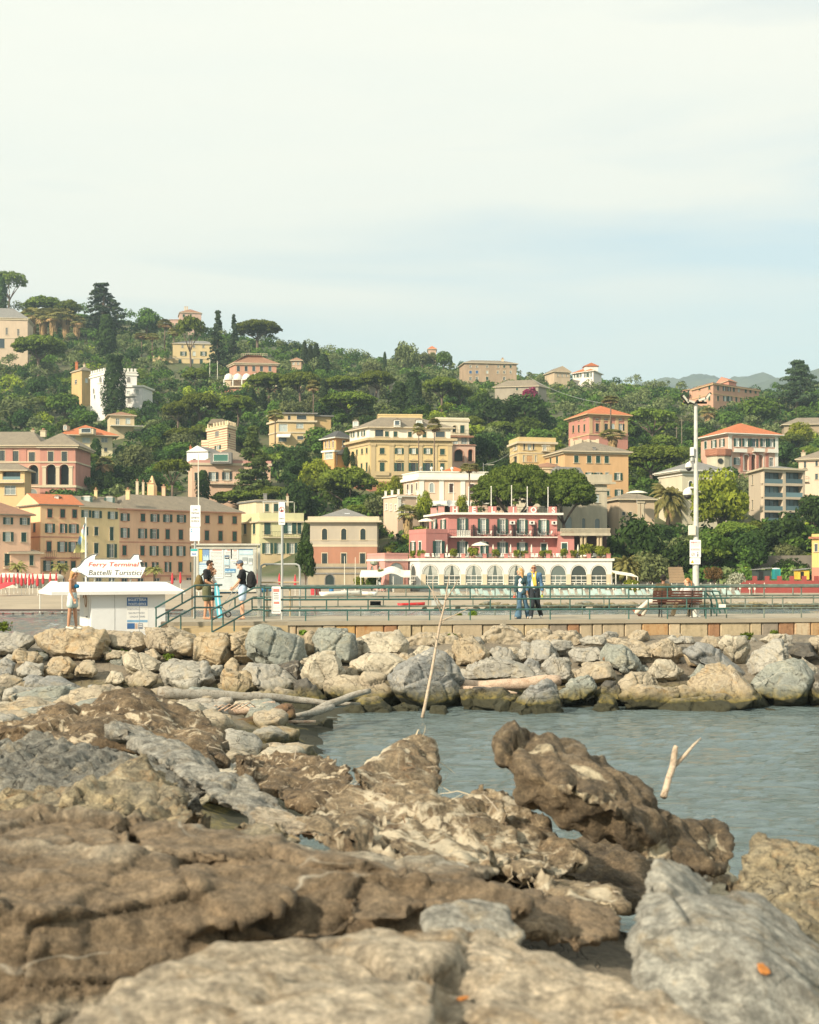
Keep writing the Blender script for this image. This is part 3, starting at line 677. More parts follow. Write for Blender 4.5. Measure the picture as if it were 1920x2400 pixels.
for px,t in LET:
 a=min(max(fm_.s_of(px),.6),fm_.L-.6);o=MB();o.obox(fm_.pt(a-.62,zr,-.6),U*1.2,N*.5,(0,0,.95));po=o.build('roof_pillar',PINK,h.root)
 o=MB();text_into(o,t,fm_.pt(a+.05,zr+.06,-.03),U,(0,0,1),1.15,align='CENTER',bold=.03);text_into(o,t,fm_.pt(a+.05,zr+.06,-.08),U,(0,0,1),1.15,align='CENTER',bold=.03);o.build('letter',WHITE,po)
for px in(1012,1030):
 q=m.fac[0].pt(m.fac[0].s_of(px),zr,-.3);o=MB();o.box((q.x,q.y,zr+.5),(.9,.6,1.0));o.box((q.x,q.y,zr+1.02),(1,.7,.08));o.build('roof_pillar',PINKB,h.root)
mb=MB();
for zz in(.45,.85):mb.tube(fm_.pt(.2,zr+zz,-.4),fm_.pt(fm_.L-.2,zr+zz,-.4),.03,n=5)
for i in range(31):mb.tube(fm_.pt(.2+(fm_.L-.4)*i/30,zr,-.4),fm_.pt(.2+(fm_.L-.4)*i/30,zr+.9,-.4),.02,n=4)
mb.build('roof_rail',IRON,h.root)
for px,tp in((1066,1142),(1102,1143),(1155,1142),(1203,1140),(1240,1143),(1289,1144)):
 q=fm_.pt(fm_.s_of(px),zr-.1,-1.2);hgt=zpy(tp,q.y)-zr;o=MB();o.path([(q.x,q.y,zr-.1),(q.x,q.y,zr+hgt)],[.09,.06],6);o.lathe((q.x,q.y,zr+hgt),[(.09,0),(.09,.12),(.02,.18)],6);o.build('flagpole',WHITE,h.root)
q=m.fac[0].pt(m.fac[0].s_of(1041),zr,-1);mb=MB();mb.tube((q.x,q.y,zr),(q.x,q.y,zr+1),.05)
R_=Matrix.Rotation(.9,3,'X')@Matrix.Rotation(.5,3,'Y')
for k in range(12):
 t0,t1=k*math.pi/6,(k+1)*math.pi/6;ctr=Vector((q.x,q.y,zr+1.3));mb.face([ctr+R_@Vector((0,0,-.15)),ctr+R_@Vector((.75*math.cos(t0),.75*math.sin(t0),.1)),ctr+R_@Vector((.75*math.cos(t1),.75*math.sin(t1),.1))])
mb.build('satellite_dish',plain('dish_grey',(.5,.5,.48)),h.root)
w=Bld('x','',[(959,203),(999,196),(1049,198)],1312,1249,PINK,root=h.root,nm='wing_wall',sink=.4,ci=1,nobb=True,trim=WHITE)
w.row(0,(970,1282),(985,1282),6,24,'969:o').w(0,985,1282,6,24,'c').w(1,1028,1287,13,38,'o').flat(.5,.04,PINK,.1).done()
w=Bld('x','',[(1310,199),(1346,199)],1312,1252,PINK,root=h.root,nm='wing_wall',sink=.4,nobb=True,trim=WHITE,depth=8)
w.w(0,1323,1291,13,36,'c').flat(.3,.06,PINK,.1).done()
ST=st('castle_stone','C4B899',.72,.35);STC=st('castle_cream','E2C795',.58,.3)
c=Bld('stone_castle','weathered grey stone castle villa with round drum and columned porch behind the hotel',[(1190,232),(1313,224),(1423,224.5)],1316,1136,ST,trim=ST,cat='castle',shut=GLASS,ci=1)
c.w(1,1400,1168,9,20,'l').w(1,1332,1226,16,32,'L').w(1,1368,1228,7,27,'L').w(1,1400,1228,11,26,'L').w(0,1290,1200,9,20,'l').w(0,1240,1200,9,20,'l').band(1148,.3,.2).band(1132,.35,.6)
c.band(1120,1.5,.35,'parapet',z=c.zt+.95).done()
x,z=XZ(1283,1120,236);mb=MB();mb.lathe((x,236,z-1),[(2.35,0),(2.35,2.3),(2.6,2.35),(2.6,2.6)],28);mb.build('drum',STC,c.root)
mb=MB();mb.lathe((x,236,z+1.62),[(2.65,0),(2.7,.1),(1.3,.75),(.1,1.0)],28);mb.build('drum_roof',OLDTILE,c.root)
mb=MB();q0,q1=P(1262,1097,226),P(1425,1130,226)
mb.obox((q0 .x,226.5,c.zt+.1),(q1 .x-q0 .x-1,0,0),(0,8,0),(0,0,.3));mb.prism([(q0 .x+2,226.5,c.zt+.4),(q1 .x-3,226.5,c.zt+.4),(q0 .x+7,226.5,c.zt+3.0),(q0 .x+3,226.5,c.zt+3.2)],(0,7,0));mb.build('terrace_roof',GREYROOF,c.root)
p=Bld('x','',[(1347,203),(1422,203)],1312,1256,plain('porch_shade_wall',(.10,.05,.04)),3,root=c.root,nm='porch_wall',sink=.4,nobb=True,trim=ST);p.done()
mb=MB();x0,z0=XZ(1311,1256,200);x1,_=XZ(1428,1256,200);mb.obox((x0,198.4,z0),(x1-x0,0,0),(0,8,0),(0,0,.35));mb.build('porch_roof',ST,c.root)
mb=MB();mb.obox((x0,198.6,z0+.95),(x1-x0,0,0),(0,.2,0),(0,0,.12))
for i in range(44):mb.obox((x0+(x1-x0)*i/44,198.62,z0+.35),(.09,0,0),(0,.14,0),(0,0,.6))
mb.build('balustrade',ST,c.root)
for px in(1363,1372,1402,1409):
 x,z=XZ(px,1256,199);mb=MB();mb.lathe((x,199,h.zt),[(.3,0),(.3,.2),(.22,.25),(.2,z-h.zt-.3),(.32,z-h.zt-.1),(.32,z-h.zt)],12);mb.build('column',STC,c.root)
b=Bld('balustraded_villa','pale pink villa with white corner strips and roof balustrade above the hotel',[(946,250),(983,242),(1186,244)],1225,1124,st('villa_pink','EBC7A5',.62,.14),trim=WHITE,shut=BROWNSH)
b.w(1,1012,1143,10,22,'L').w(1,1058,1144,10,21,'c').w(1,1106,1145,10,21,'c').w(1,1140,1145,10,21,'c').w(0,956,1146,4,22,'c').w(0,966,1146,4,22,'c').w(0,977,1142,3,20,'c')
b.w(1,1018,1200,12,30,'a').w(1,1050,1200,14,32,'a').w(1,1085,1200,14,32,'a').pilasters(1,(986,1035,1085,1135),1122,1178,.8).band(1121,.5,.45).band(1178,.35,.3).band(1112,.8,.12,'parapet',z=b.zt+.9).band(0,.2,.25,'parapet_cap',z=b.zt+1.4)
for px in(962,983,1012,1036,1060):q=b.fac[1].pt(max(.3,b.fac[1].s_of(max(px,984))),b.zt+1.5,-.1);o=MB();o.lathe(q,[(.1,0),(.12,.15),(.3,.45),(.22,.7),(.05,.8)],8);o.build('urn',WHITE,b.root)
b.hip(1094,TERRA,-1.2,.9,axis=0).done()
t=Bld('x','',[(899,244),(932,238),(984,240)],1225,1164,st('villa_pink',''),root=b.root,nm='terrace_wall',nobb=True,trim=WHITE,ci=1)
t.row(0,(905,1188),(925,1190),4,14,'906:p 917:p 928:p').w(1,944,1196,9,28,'p').w(1,962,1196,7,20,'p').pilasters(1,(936,980),1163,1215,.6).flat(.2,.25,WHITE,.2).done()
for i,(fi,px)in enumerate(((0,901),(0,916),(1,934),(1,960),(1,983))):
 ff=t.fac[fi];a=min(max(ff.s_of(px),.3),ff.L-.3);q=ff.pt(a,t.zt+.4,-.25);o=MB();o.box((q.x,q.y,q.z+.35),(.4,.4,.9));o.box((q.x,q.y,q.z+.85),(.5,.5,.1));o.build('terrace_post',WHITE,b.root)
mb=MB();a0,z0=XZ(1004,1181,238);a1,_=XZ(1105,1181,238)
mb.prism([(a0,238,z0),(a0,242,z0+.75),(a0,242,z0+.68),(a0,238,z0-.3)],(a1-a0,0,0));mb.build('awning',WHITE,b.root)
YEL=st('palazzo_yellow','EACB82',.62,.13)
b=Bld('yellow_palazzo','big yellow neoclassical palazzo with pilasters, pediments and a white attic storey',[(817,297),(867,286),(1060,288)],1146,1032,YEL,trim=st('palazzo_trim','D9BE85',.6,.12),tone=[(1128,BRICK)],cat='palazzo')
b.w(1,896,1057,11,14,'c').row(1,(936,1057),(1003,1057),10,14,'936:o 969.5:o 1003:o').w(1,1037,1059,11,14,'c').w(1,896,1097,11,26,'c').row(1,(936,1098),(1003,1098),11,27,'936:q 969.5:q 1003:q').w(1,1037,1098,10,25,'c')
b.row(0,(837,1060),(861,1056),4,12,'837:c 849:c 860:c').row(0,(837,1099),(861,1095),4,22,'836:c 848:c 860:c').pilasters(1,(875,918,952,985,1020,1055),1041,1118,.95).pediments(1,(896,936,969.5,1003,1037),1080)
b.band(1118,.3,.25).band(1040,.4,.15).band(1029,.5,.75).dentils(1,1033,40,.35).balcony(1,880,912,1113,.5,'solid',.7).balcony(1,922,1018,1113,.5,'solid',.7).done()
t=Bld('x','',[(820,296.5),(866,288),(1056,290)],1034,1003,st('attic_white','EFE7D3',.66,.1),root=b.root,nm='attic_wall',sink=.2,ci=1,nobb=True)
t.w(1,889,1015,19,16,'d').row(1,(908,1017),(995,1019),9,13,'907:c 927:c 961:c 995:c').w(1,1032,1018,22,13,'d').row(0,(826,1019),(853,1016),4,12,'827:o 840:c 852:o').hip(979,SLATE,.7,flat=4.2).band(1002,.3,.4,'eave')
t.dormer(931,991,16,13,287.5,'d',WHITE).dormer(983,991,16,13,288.5,'p',WHITE).dormer(834,993,14,11,294.5,'p',WHITE).done()
k=Bld('x','',[(886,294),(990,294.5)],984,973.5,YEL,6,root=b.root,nm='roof_house_wall',sink=.6,nobb=True);k.flat(.15,.1,YEL,.15).done()
mb=MB();x,z=XZ(977,974,297)
mb.tube((x,297,z-.3),(x,297,z+2.8),.05,n=5);mb.tube((x-.9,297,z+2.5),(x+.3,297,z+2.5),.03,n=4);mb.tube((x-.6,297,z+1.9),(x+.3,297,z+1.9),.03,n=4);mb.build('aerial',IRON,b.root)
b=Bld('little_villa','small bright orange villa with a dark hipped roof beside the yellow palazzo',[(758,304),(788,299),(822,302)],1085,1027,st('bright_orange','EDB25C',.62,.1),trim=WHITE)
b.row(0,(767,1042),(785,1042),3,16,'764:p 772:p 781:p').w(1,806,1040,6,15,'d').hip(1010,plain('roof_charcoal',(.06,.06,.058),.7),.8,.9).done()
t=Bld('x','',[(756,298),(784,295.5)],1085,1056,st('bright_orange',''),4,root=b.root,nm='porch_wall',nobb=True,trim=WHITE);t.w(0,771,1068,18,15,'l').band(1057,.35,.25).flat(.1,.2,WHITE,.15).done()
mb=MB();x,z=XZ(803,1058,294);mb.prism([(x-1.4,294,z-.6),(x+1.4,294,z-.6),(x,294,z+.6)],(0,6,0));mb.tube((x-1.2,294.2,z-.6),(x-1.2,294.2,z-3),.1);mb.tube((x+1.2,294.2,z-.6),(x+1.2,294.2,z-3),.1);mb.build('porch_gable',plain('roof_charcoal',()),b.root)
b=Bld('stacked_villa','pink and cream stacked villa with arched loggias right of the yellow palazzo',[(1052,302),(1114,303)],1095,1044,st('stack_pink','E6B89B',.62,.14),10,shut=DKGREEN,trim=PINKTR)
b.w(0,1076,1067,22,28,'A').w(0,1103,1067,11,28,'A').balcony(0,1060,1114,1042,.3,'iron').flat(.05,.2,st('stack_pink',''),.2).done()
t=Bld('x','',[(1040,305),(1100,306)],1044,1022,st('stack_white','E9DCC8',.62,.1),8,root=b.root,nm='middle_wall',sink=.3,nobb=True);t.w(0,1068,1033,12,16,'l').w(0,1088,1033,14,16,'l').band(1023,.4,.9,'balcony',OLDTILE).done()
t=Bld('x','',[(1022,306.5),(1099,308)],1022,983,st('stack_cream','EADFBF',.62,.12),8,root=b.root,nm='top_wall',sink=.3,nobb=True);t.w(0,1066,1005,10,16,'A').w(0,1084,1006,10,18,'c').w(0,1035,1000,16,9,'d').balcony(0,1055,1099,1019,.8).band(985,.35,.2).flat(.3,.2,st('stack_cream',''),.2).done()
b=Bld('parapet_villa','square yellow villa with a tiled parapet and bay front among trees',[(1195,270),(1217,262),(1301,264)],1100,1038,st('villa_yellow','E8C77C',.62,.15),trim=CREAM,shut=CREAM)
b.w(1,1241,1048,8,14,'l').row(1,(1229,1047),(1251,1047),4,14,'1229:p 1251:p').w(1,1277,1049,8,14,'l').w(1,1241,1075,13,15,'c',mat=plain('tan_blind',(.5,.3,.14))).row(1,(1228,1075),(1256,1075),4,15,'1228:l 1256:l').w(0,1209,1050,6,12,'o').w(0,1208,1079,8,18,'d').balcony(1,1268,1286,1057,.8,'white')
b.band(1061,.2,.1).band(1037,.4,.5).band(0,1.1,.15,'parapet',st('villa_yellow',''),b.zt+.6).done()
b=Bld('orange_palazzo','broad orange palazzo with green shutters and a grey slate hip roof, roof terrace on top',[(1277,264),(1324,252),(1473,255)],1165,1059,st('palazzo_orange','E9B571',.62,.14),trim=CREAM)
b.row(1,(1351,1076),(1422,1077),10,17,'1351:c 1381:c 1402:c 1422:c').row(1,(1380,1116),(1450,1117),9,17,'1345:c 1381:o 1402:o 1449:o').w(1,1423,1116,8,17,'l').row(1,(1380,1154),(1450,1155),9,15,'1351:c 1381:c 1424:c 1450:o').w(0,1306,1078,5,16,'c').w(0,1291,1081,4,14,'c').w(0,1306,1118,5,16,'c')
b.band(1061,.3,.35).hip(1033,SLATE,.7,.85,axis=0).done()
mb=MB();x0,z0=XZ(1347,1041,258);x1,_=XZ(1404,1041,258);mb.obox((x0,258,z0-1.2),(x1-x0,0,0),(0,4,0),(0,0,2.0),0)
for px in(1337,1358,1376,1398):xx,zz=XZ(px,1040,257.6);mb.obox((xx,257.6,zz-.6),(.5,0,0),(0,.4,0),(0,0,1.5),0)
mb.build('roof_terrace',CREAM,b.root)
b.chimney(1393,1049,5,7,GREYROOF,253.5,False)
b=Bld('red_roof_villa','pink and orange villa with tan window frames and a red hip roof on the slope',[(1333,357),(1381,344),(1472,348)],1040,972,st('villa_rose','DE9077',.62,.14),trim=st('tan_trim','E5BE80',.6,.1),shut=DKGREEN)
b.row(1,(1400,983),(1454,983),8,5,'1400:p 1421:p 1454:p').w(1,1400,1002,8,19,'c').w(1,1421,1003,8,20,'c').w(1,1437,1001,8,16,'L').w(1,1455,1003,8,19,'o').row(0,(1343,1006),(1370,1003),4,17,'1344:c 1357:c 1370:c').row(0,(1343,985),(1370,983),4,4,'1344:p 1357:p 1370:p').row(0,(1343,1030),(1370,1028),4,6,'1357:p')
b.pilasters(1,(1385,1411,1429,1446,1467),975,1016,.9).band(1018,.3,.15).band(974,.4,.35).balcony(1,1413,1463,1017,.9,'solid',.8).hip(953,TERRA,1.0,.9,axis=0).done()
b=Bld('loggia_villa','pink villa with orange hip roof, green shutters, arched porch and round brick turret',[(1643,335),(1707,322),(1824,327)],1112,1017,st('villa_blush','E9B697',.62,.13),trim=WHITE)
b.row(1,(1726,1037),(1803,1038),8,19,'1728:o 1748:o 1790:o 1808:o').w(1,1767,1038,9,19,'q').w(1,1729,1081,9,16,'o').w(1,1749,1084,12,38,'A',back=WHITE).w(1,1766,1084,12,38,'A',back=BROWNSH).w(1,1783,1084,12,38,'A',back=WHITE).w(1,1808,1083,9,20,'p').row(0,(1654,1043),(1693,1038),6,18,'1654:c 1674:o 1693:o')
b.balcony(1,1717,1747,1059,.8,'solid',.7).balcony(1,1763,1789,1058,.8,'solid',.7).balcony(1,1796,1820,1060,.8,'solid',.7).pilasters(1,(1711,1820),1019,1105,.9).pilasters(1,(1738,1758,1775,1798),1062,1105,.7,mat=st('villa_coral','D8836A')).band(1018,.4,.3).hip(993,TERRA,1.1,.85,axis=0).done()
x,z=XZ(1684,1112,322);mb=MB();mb.lathe((x,322,z-4),[(2.7,0),(2.7,8.1),(2.9,8.2)],10);mb.build('turret',st('turret_cream','E0D5B2',.6),b.root)
mb=MB();mb.lathe((x,322,z+4.15),[(2.95,0),(3.15,.3),(3.15,1.7),(2.6,1.7),(2.6,.6)],10);mb.build('turret_parapet',BRICK,b.root)
mb=MB();qx,qz=XZ(1689,1080,319);mb.lathe((0,0,0),[(.45,0),(.62,0),(.62,.12),(.45,.12)],16);mb.v=[(v[0]+qx,319.15+v[2],v[1]+qz)for v in mb.v];mb.build('round_window',IRON,b.root)
b=Bld('cream_house','cream house with a low grey roof behind the yellow-green tree',[(1544,262),(1599,252),(1703,255)],1236,1104,st('house_cream','E8DDBA',.62,.12),trim=WHITE,shut=DKGREEN)
b.w(1,1619,1136,9,18,'a').row(1,(1645,1190),(1690,1190),8,15,'1650:o 1672:o').w(0,1573,1150,6,16,'c').w(0,1590,1148,5,3,'d').band(1112,.25,.15).band(1103,.5,.7,mat=WHITE).hip(1082,GREYROOF,.9,.85).done()
b=Bld('balcony_block','modern beige apartment block with six deep glass-fronted balconies',[(1755,274),(1791,262),(1887,266)],1226,1100,st('block_beige','D9C4A4',.62,.08),trim=CREAM,cat='apartment block')
for j,py in enumerate((1120,1152,1183.5,1212)):
 b.w(1,1814,py,43,26 if j<3 else 22,'B').w(1,1862,py,40,26 if j<3 else 22,'B')
b.row(0,(1764,1125),(1764,1125),4,22,'1764:d').w(0,1764,1183,4,22,'d').w(0,1765,1214,4,12,'d').band(1098,.35,.5,'roof_slab',z=b.zt+.18).hip(1094,GREYROOF,.3,.9).done()
b=Bld('pale_pink_house','pale pink house with small windows cut by the right edge of the picture',[(1872,296),(2010,292)],1156,1075,st('pale_pink','F0CFAE',.62,.1),10,trim=CREAM,shut=CREAM)
b.row(0,(1887,1089),(1913,1085),5,15,'1887:p 1914:p 1960:p').row(0,(1887,1118),(1913,1117),6,13,'1914:p 1960:p').balcony(0,1880,1895,1128,.7).band(1075,.4,.5).hip(1055,SLATE,.8,.9).chimney(1883,1061,8,8,CREAM).done()
b=Bld('garden_house','small beige single-storey house with a grey hip roof under the big palm',[(1451,236),(1534,237)],1222,1172,st('garden_beige','DDBF97',.62,.15),8)
b.row(0,(1461,1204),(1477,1204),7,8,'1462:d 1478:d').pilasters(0,(1497,1506),1174,1215,.5).hip(1154,SLATE,.5,.9).done()
b=Bld('ridge_palazzo','long orange palazzo with a red roof hut alone on the right-hand ridge',[(1622,472),(1672,456),(1779,474)],960,899,st('ridge_orange','E5A983',.62,.12),trim=st('ridge_trim','E8BE7F',.6,.1),ci=1)
b.row(1,(1683,910),(1770,917),5,11,'1683:c 1720:c 1732:l 1748:c 1759:c 1771:c').row(1,(1700,911),(1713,912),4,11,'1698:o 1709:o').row(1,(1683,934),(1770,938),5,12,'1683:c 1700:o 1711:o 1726:c 1737:c 1750:o').row(0,(1640,910),(1663,908),5,10,'1640:c 1663:c').row(0,(1640,933),(1663,933),5,12,'1640:p 1663:c').band(922,.3,.15).band(900,.4,.5).flat(.0,.5,OLDTILE,.25).done()
t=Bld('x','',[(1598,478),(1640,471)],960,911,st('ridge_orange',''),10,root=b.root,nm='wing_wall',nobb=True);t.w(0,1614,917,4,9,'c').flat(0,.4,OLDTILE,.2).done()
t=Bld('x','',[(1677,474),(1708,462),(1726,467)],902,893,st('ridge_hut','EE9C78',.62,.1),root=b.root,nm='roof_hut_wall',sink=.5,nobb=True);t.hip(886,TERRA,.4,gable=True,axis=1).done()
b=Bld('white_villa','white villa with a terracotta roof and green shutters on the skyline',[(1343,528),(1391,520),(1410,530)],898,870,st('ridge_white','F2E7DA',.68,.08),trim=WHITE)
b.row(0,(1350,880),(1382,879),4,10,'1350:o 1359:o 1374:o 1383:o').hip(862,TERRA,.8,.9).done()
mb=MB();x,z=XZ(1384,872,526);mb.box((x,526,z+.6),(5,5,2.6));mb.prism([(x-3,523,z+1.9),(x+3,523,z+1.9),(x,523,z+3.2)],(0,6,0),1);mb.build('roof_turret',[WHITE,TERRA],b.root)
b=Bld('gabled_house','small beige gabled house between trees left of the white skyline villa',[(1299,520),(1336,522)],895,872,st('gable_beige','D9BE97',.6),9);b.row(0,(1308,880),(1326,880),4,6,'1308:p 1318:p 1328:p').hip(862,SLATE,.6,gable=True,axis=1).done()
b=Bld('stone_farmhouse','long weathered stone farmhouse with blue and green shutters near the top of the hill',[(1090,505),(1211,508)],899,851,st('farm_stone','C9A983',.6,.35),11,trim=CREAM)
b.row(0,(1103,859),(1196,859),5,6,'1103:p 1118:p 1142:p 1168:p 1182:c 1197:c').w(0,1103,872,6,7,'c',mat=BLUESH).w(0,1118,872,6,7,'c',mat=BLUESH).row(0,(1103,872),(1196,872),5,7,'1142:l 1167:p 1182:p 1197:p').row(0,(1103,887),(1196,887),6,8,'1103:p 1118:p 1142:c 1182:p').hip(845,SLATE,.6,.7).chimney(1178,842,6,6,CREAM).done()
b=Bld('grey_farmhouse','grey stone house with green shutters half hidden below the long stone farmhouse',[(1160,450),(1262,447),(1281,452)],950,906,st('farm_grey','BDAF97',.58,.3),ci=1)
b.row(0,(1212,912),(1261,912),6,6,'1212:c').row(0,(1212,922),(1261,922),7,13,'1228:c 1258:c').hip(891,SLATE,.5,.9,axis=0).done()
b=Bld('hilltop_house','pale pink hilltop house with twin chimneys on the left skyline',[(422,590),(472,592)],778,733,st('hilltop_pink','E4BBA5',.6),11);b.row(0,(431,740),(447,740),5,7,'431:c 447:c').hip(726,OLDTILE,.4,.9).chimney(434,719,9,3,CREAM,pot=False).chimney(439,719,9,3,CREAM,pot=False).done()
t=Bld('x','',[(398,588),(423,588)],778,750,st('hilltop_rose','E6B7A0',.6),9,root=b.root,nm='wing_wall',nobb=True);t.w(0,414,761,5,8,'c').flat(.1,.2,OLDTILE,.2).done()
b=Bld('garden_villa','pale yellow villa with dark shutters seen behind the tall conifers',[(405,505),(512,507)],868,806,st('gardenvilla','E7CB88',.6,.12),11)
b.row(0,(428,829),(476,829),7,10,'430:o 455:l 477:o').row(0,(422,848),(471,848),7,12,'422:c 450:d 472:c 497:c').row(0,(428,812),(476,812),5,6,'428:p 455:p 477:p').band(839,.3,.15).hip(799,GREYROOF,.4,.9).done()
t=Bld('x','',[(358,503),(406,504)],868,840,st('gardenvilla',''),9,root=b.root,nm='wing_wall',nobb=True);t.w(0,374,850,8,10,'d').flat(0,.3).done()
for px in(361,373,387):x,z=XZ(px,838,502.8);mb=MB();mb.box((x,503.2,z),(.8,.5,1.4));mb.build('merlon',st('gardenvilla',''),b.root)
b=Bld('mansard_villa','terracotta villa with a tiled mansard roof and round white awnings among pines',[(538,446),(552,440),(648,442)],878,852,st('mansard_rose','D99B78',.62),trim=CREAM,shut=DKGREEN,ci=1,sink=1)
b.row(1,(556,864),(632,864),7,12,'559:d 577:d 595:d 613:d 633:d').band(853,.5,.5).hip(833,OLDTILE,.8,flat=4).done()
mb=MB();x0,z0=XZ(567,833,448);x1,_=XZ(628,833,448)
for zz in(.4,.9):mb.tube((x0,446,b.zr+zz),(x1,446,b.zr+zz),.06,n=5)
for i in range(13):mb.tube((x0+(x1-x0)*i/12,446,b.zr),(x0+(x1-x0)*i/12,446,b.zr+.95),.05,n=4)
mb.build('roof_rail',CREAM,b.root)
t=Bld('x','',[(522,438),(648,436)],934,906,st('mansard_base','D08A66',.6),12,root=b.root,nm='base_wall',nobb=True);t.row(0,(560,916),(620,916),7,10,'575:d 612:d').band(905,.4,.8,'terrace_slab',CREAM).done()
for i,px in enumerate((535,556,577,598,620,640)):
 x,z=XZ(px,886,437);mb=MB();mb.lathe((x,438.6,z),[(1.5,-.5),(1.48,.2),(1.25,.9),(.75,1.45),(.1,1.7)],14);mb.build('awning',WHITE,b.root)
 mb=MB();mb.box((x-1.4,437.2,z-1.6),(.35,.35,2.6));mb.build('column',WHITE,b.root)
mb=MB();x0,z0=XZ(526,903,440);x1,_=XZ(648,903,440);mb.obox((x0,441,z0),(x1-x0,0,0),(0,.3,0),(0,0,3.5));mb.build('veranda_wall',CREAM,b.root)
b=Bld('crenellated_villa','white castle-like villa with a crenellated top behind the tall cypress',[(212,422),(246,414),(321,416)],962,872,st('castle_white','E6E4DE',.68,.06),trim=WHITE,shut=GREYROOF)
b.row(1,(300,890),(305,890),8,13,'302:a').row(1,(300,916),(310,916),8,10,'303:l').row(0,(222,890),(238,890),6,14,'236:a').w(0,220,916,4,12,'a').w(0,222,930,3,8,'d').band(877,.4,.3).flat(.2,.2,WHITE,.2).done()
for fi,n in((0,6),(1,9)):
 for i in range(n):q=b.fac[fi].pt((i+.5)*b.fac[fi].L/n,b.zt+.5,-.15);mb=MB();mb.box((q.x,q.y,q.z+.3),(.7,.5,1.0),b.fac[fi].rz);mb.build('merlon',WHITE,b.root)
t=Bld('x','',[(286,414),(334,413)],962,906,st('castle_white',''),9,root=b.root,nm='wing_wall',nobb=True,trim=WHITE,shut=GREYROOF);t.row(0,(303,921),(321,918),7,10,'301:l 322:l').w(0,303,938,8,13,'a').balcony(0,288,318,928,.8,'solid',.5).band(905,.5,.5).done()
t=Bld('x','',[(229,410),(250,409)],962,898,st('castle_white',''),8,root=b.root,nm='tower_wall',nobb=True,trim=WHITE);t.band(897,.3,.2).done()
b=Bld('yellow_cottage','small yellow cottage with an orange chimney left of the white crenellated villa',[(168,436),(192,430),(216,433)],912,868,st('cottage_yellow','E3B868',.6),trim=CREAM);b.w(1,203,892,6,10,'l').w(0,178,895,5,10,'p').hip(861,SLATE,.4,.9).chimney(180,850,14,6,TERRA).chimney(198,855,10,5,CREAM).done()
b=Bld('beige_villa','large beige villa with a grey roof cut by the left edge high on the hill',[(-90,497),(65,500)],822,744,st('beigevilla','E3C7A4',.6,.15),14,trim=CREAM,shut=GREYROOF)
b.row(0,(16,776),(43,779),5,16,'-40:c -12:c 16:c 43:c').w(0,4,805,14,22,'d').band(790,.25,.12).band(746,.4,.3).hip(722,GREYROOF,.5,.9).done()
b=Bld('terracotta_roof_villa','cream villa with a wide terracotta roof and a roof loggia on the left slope',[(138,356),(150,348),(264,351)],1064,1021,st('creamvilla','F0E0AA',.62,.1),trim=CREAM,shut=WHITE,ci=1)
b.w(1,170,1028,13,11,'l').w(1,202,1032,18,13,'l').w(1,245,1031,15,12,'l').w(1,248,1054,7,9,'d').hip(996,TERRA,1.6,.9,axis=0).dormer(202,1009,34,11,346,'d',CREAM,False).dormer(153,1002,9,10,348,'p',CREAM).done()
ARC=st('arcade_villa','E0A486',.62,.18);ARP=st('arcade_rose','D28C74',.62,.14)
b=Bld('arcaded_villa','big old pink villa with tall arched loggias and a broad slate roof at the left',[(-130,304),(94,303)],1175,1046,ARC,14,trim=CREAM,shut=DKGREEN)
b.row(0,(5,1068),(75,1070),13,24,'-60:c -30:c 5:c 37:c').w(0,75,1071,14,22,'c').w(0,78,1112,24,46,'A').w(0,-20,1112,24,46,'A').w(0,30,1112,24,46,'A').w(0,77,1155,20,18,'L').band(1083,.3,.2).band(1140,.4,.25).band(1047,.5,.6).pilasters(0,(22,54),1050,1082,1.6,mat=ARP).hip(1012,SLATE,1.0,.6,axis=0).chimney(78,1010,9,8,CREAM).chimney(102,1010,10,12,CREAM,Y=306).done()
t=Bld('x','',[(94,297),(177,297)],1175,1046,ARP,14,root=b.root,nm='wing_wall',nobb=True,trim=CREAM,shut=DKGREEN)
t.row(0,(119,1070),(151,1070),13,23,'119:c 151:c').w(0,120,1112,25,48,'A').w(0,151,1112,23,48,'A').w(0,155,1157,16,16,'L').band(1083,.3,.2).band(1140,.5,.25).band(1047,.6,.7).pilasters(0,(104,135.5,166),1092,1140,.8).hip(1018,SLATE,1.0,.9).done()
b=Bld('glazed_flat','yellow flat with a wide pale blue balcony window in front of the arcaded villa',[(-60,286),(58,286)],1172,1104,st('flat_yellow','F0C67C',.62,.1),5,trim=CREAM)
b.w(0,27,1115,42,19,'B',deep=1.0).w(0,24,1149,26,21,'l').balcony(0,-50,58,1131,1.1,'white',.5).hip(1086,SLATE,.8,.9).done()
b=Bld('terrace_house','small cream house with a pergola terrace below the tall cypress',[(258,378),(315,380)],1015,974,st('terracehouse','E5CD9A',.6),8);b.w(0,276,988,9,15,'l').w(0,300,987,11,14,'l').hip(966,OLDTILE,.7,.9).balcony(0,258,336,999,2.5,None,mat=WHITE).done()
RED_=stucco('stripe_red',C('D08468',.62),.1);CRM=stucco('stripe_cream',C('F3D9A8',.64),.1)
tone=[]
for i in range(10):tone+=[(1003+i*5.6,RED_),(1005.2+i*5.6,CRM)]
b=Bld('striped_tower','crenellated villa tower with red and cream horizontal stripes',[(485,341),(533,331),(553,337)],1062,997,CRM,trim=CRM,tone=tone,cat='tower',ci=1)
b.w(0,509,1017,9,13,'c',mat=GREYROOF).w(1,538,1021,4,10,'c').w(0,511,1049,8,10,'o').band(1000,.5,.25).flat(.1,.3,CRM,.2).done()
for fi,n in((0,7),(1,6)):
 for i in range(n):q=b.fac[fi].pt((i+.5)*b.fac[fi].L/n,b.zt+.5,-.05);mb=MB();mb.box((q.x,q.y,q.z+.2),(.5,.4,1.0),b.fac[fi].rz);mb.build('merlon',CRM,b.root)
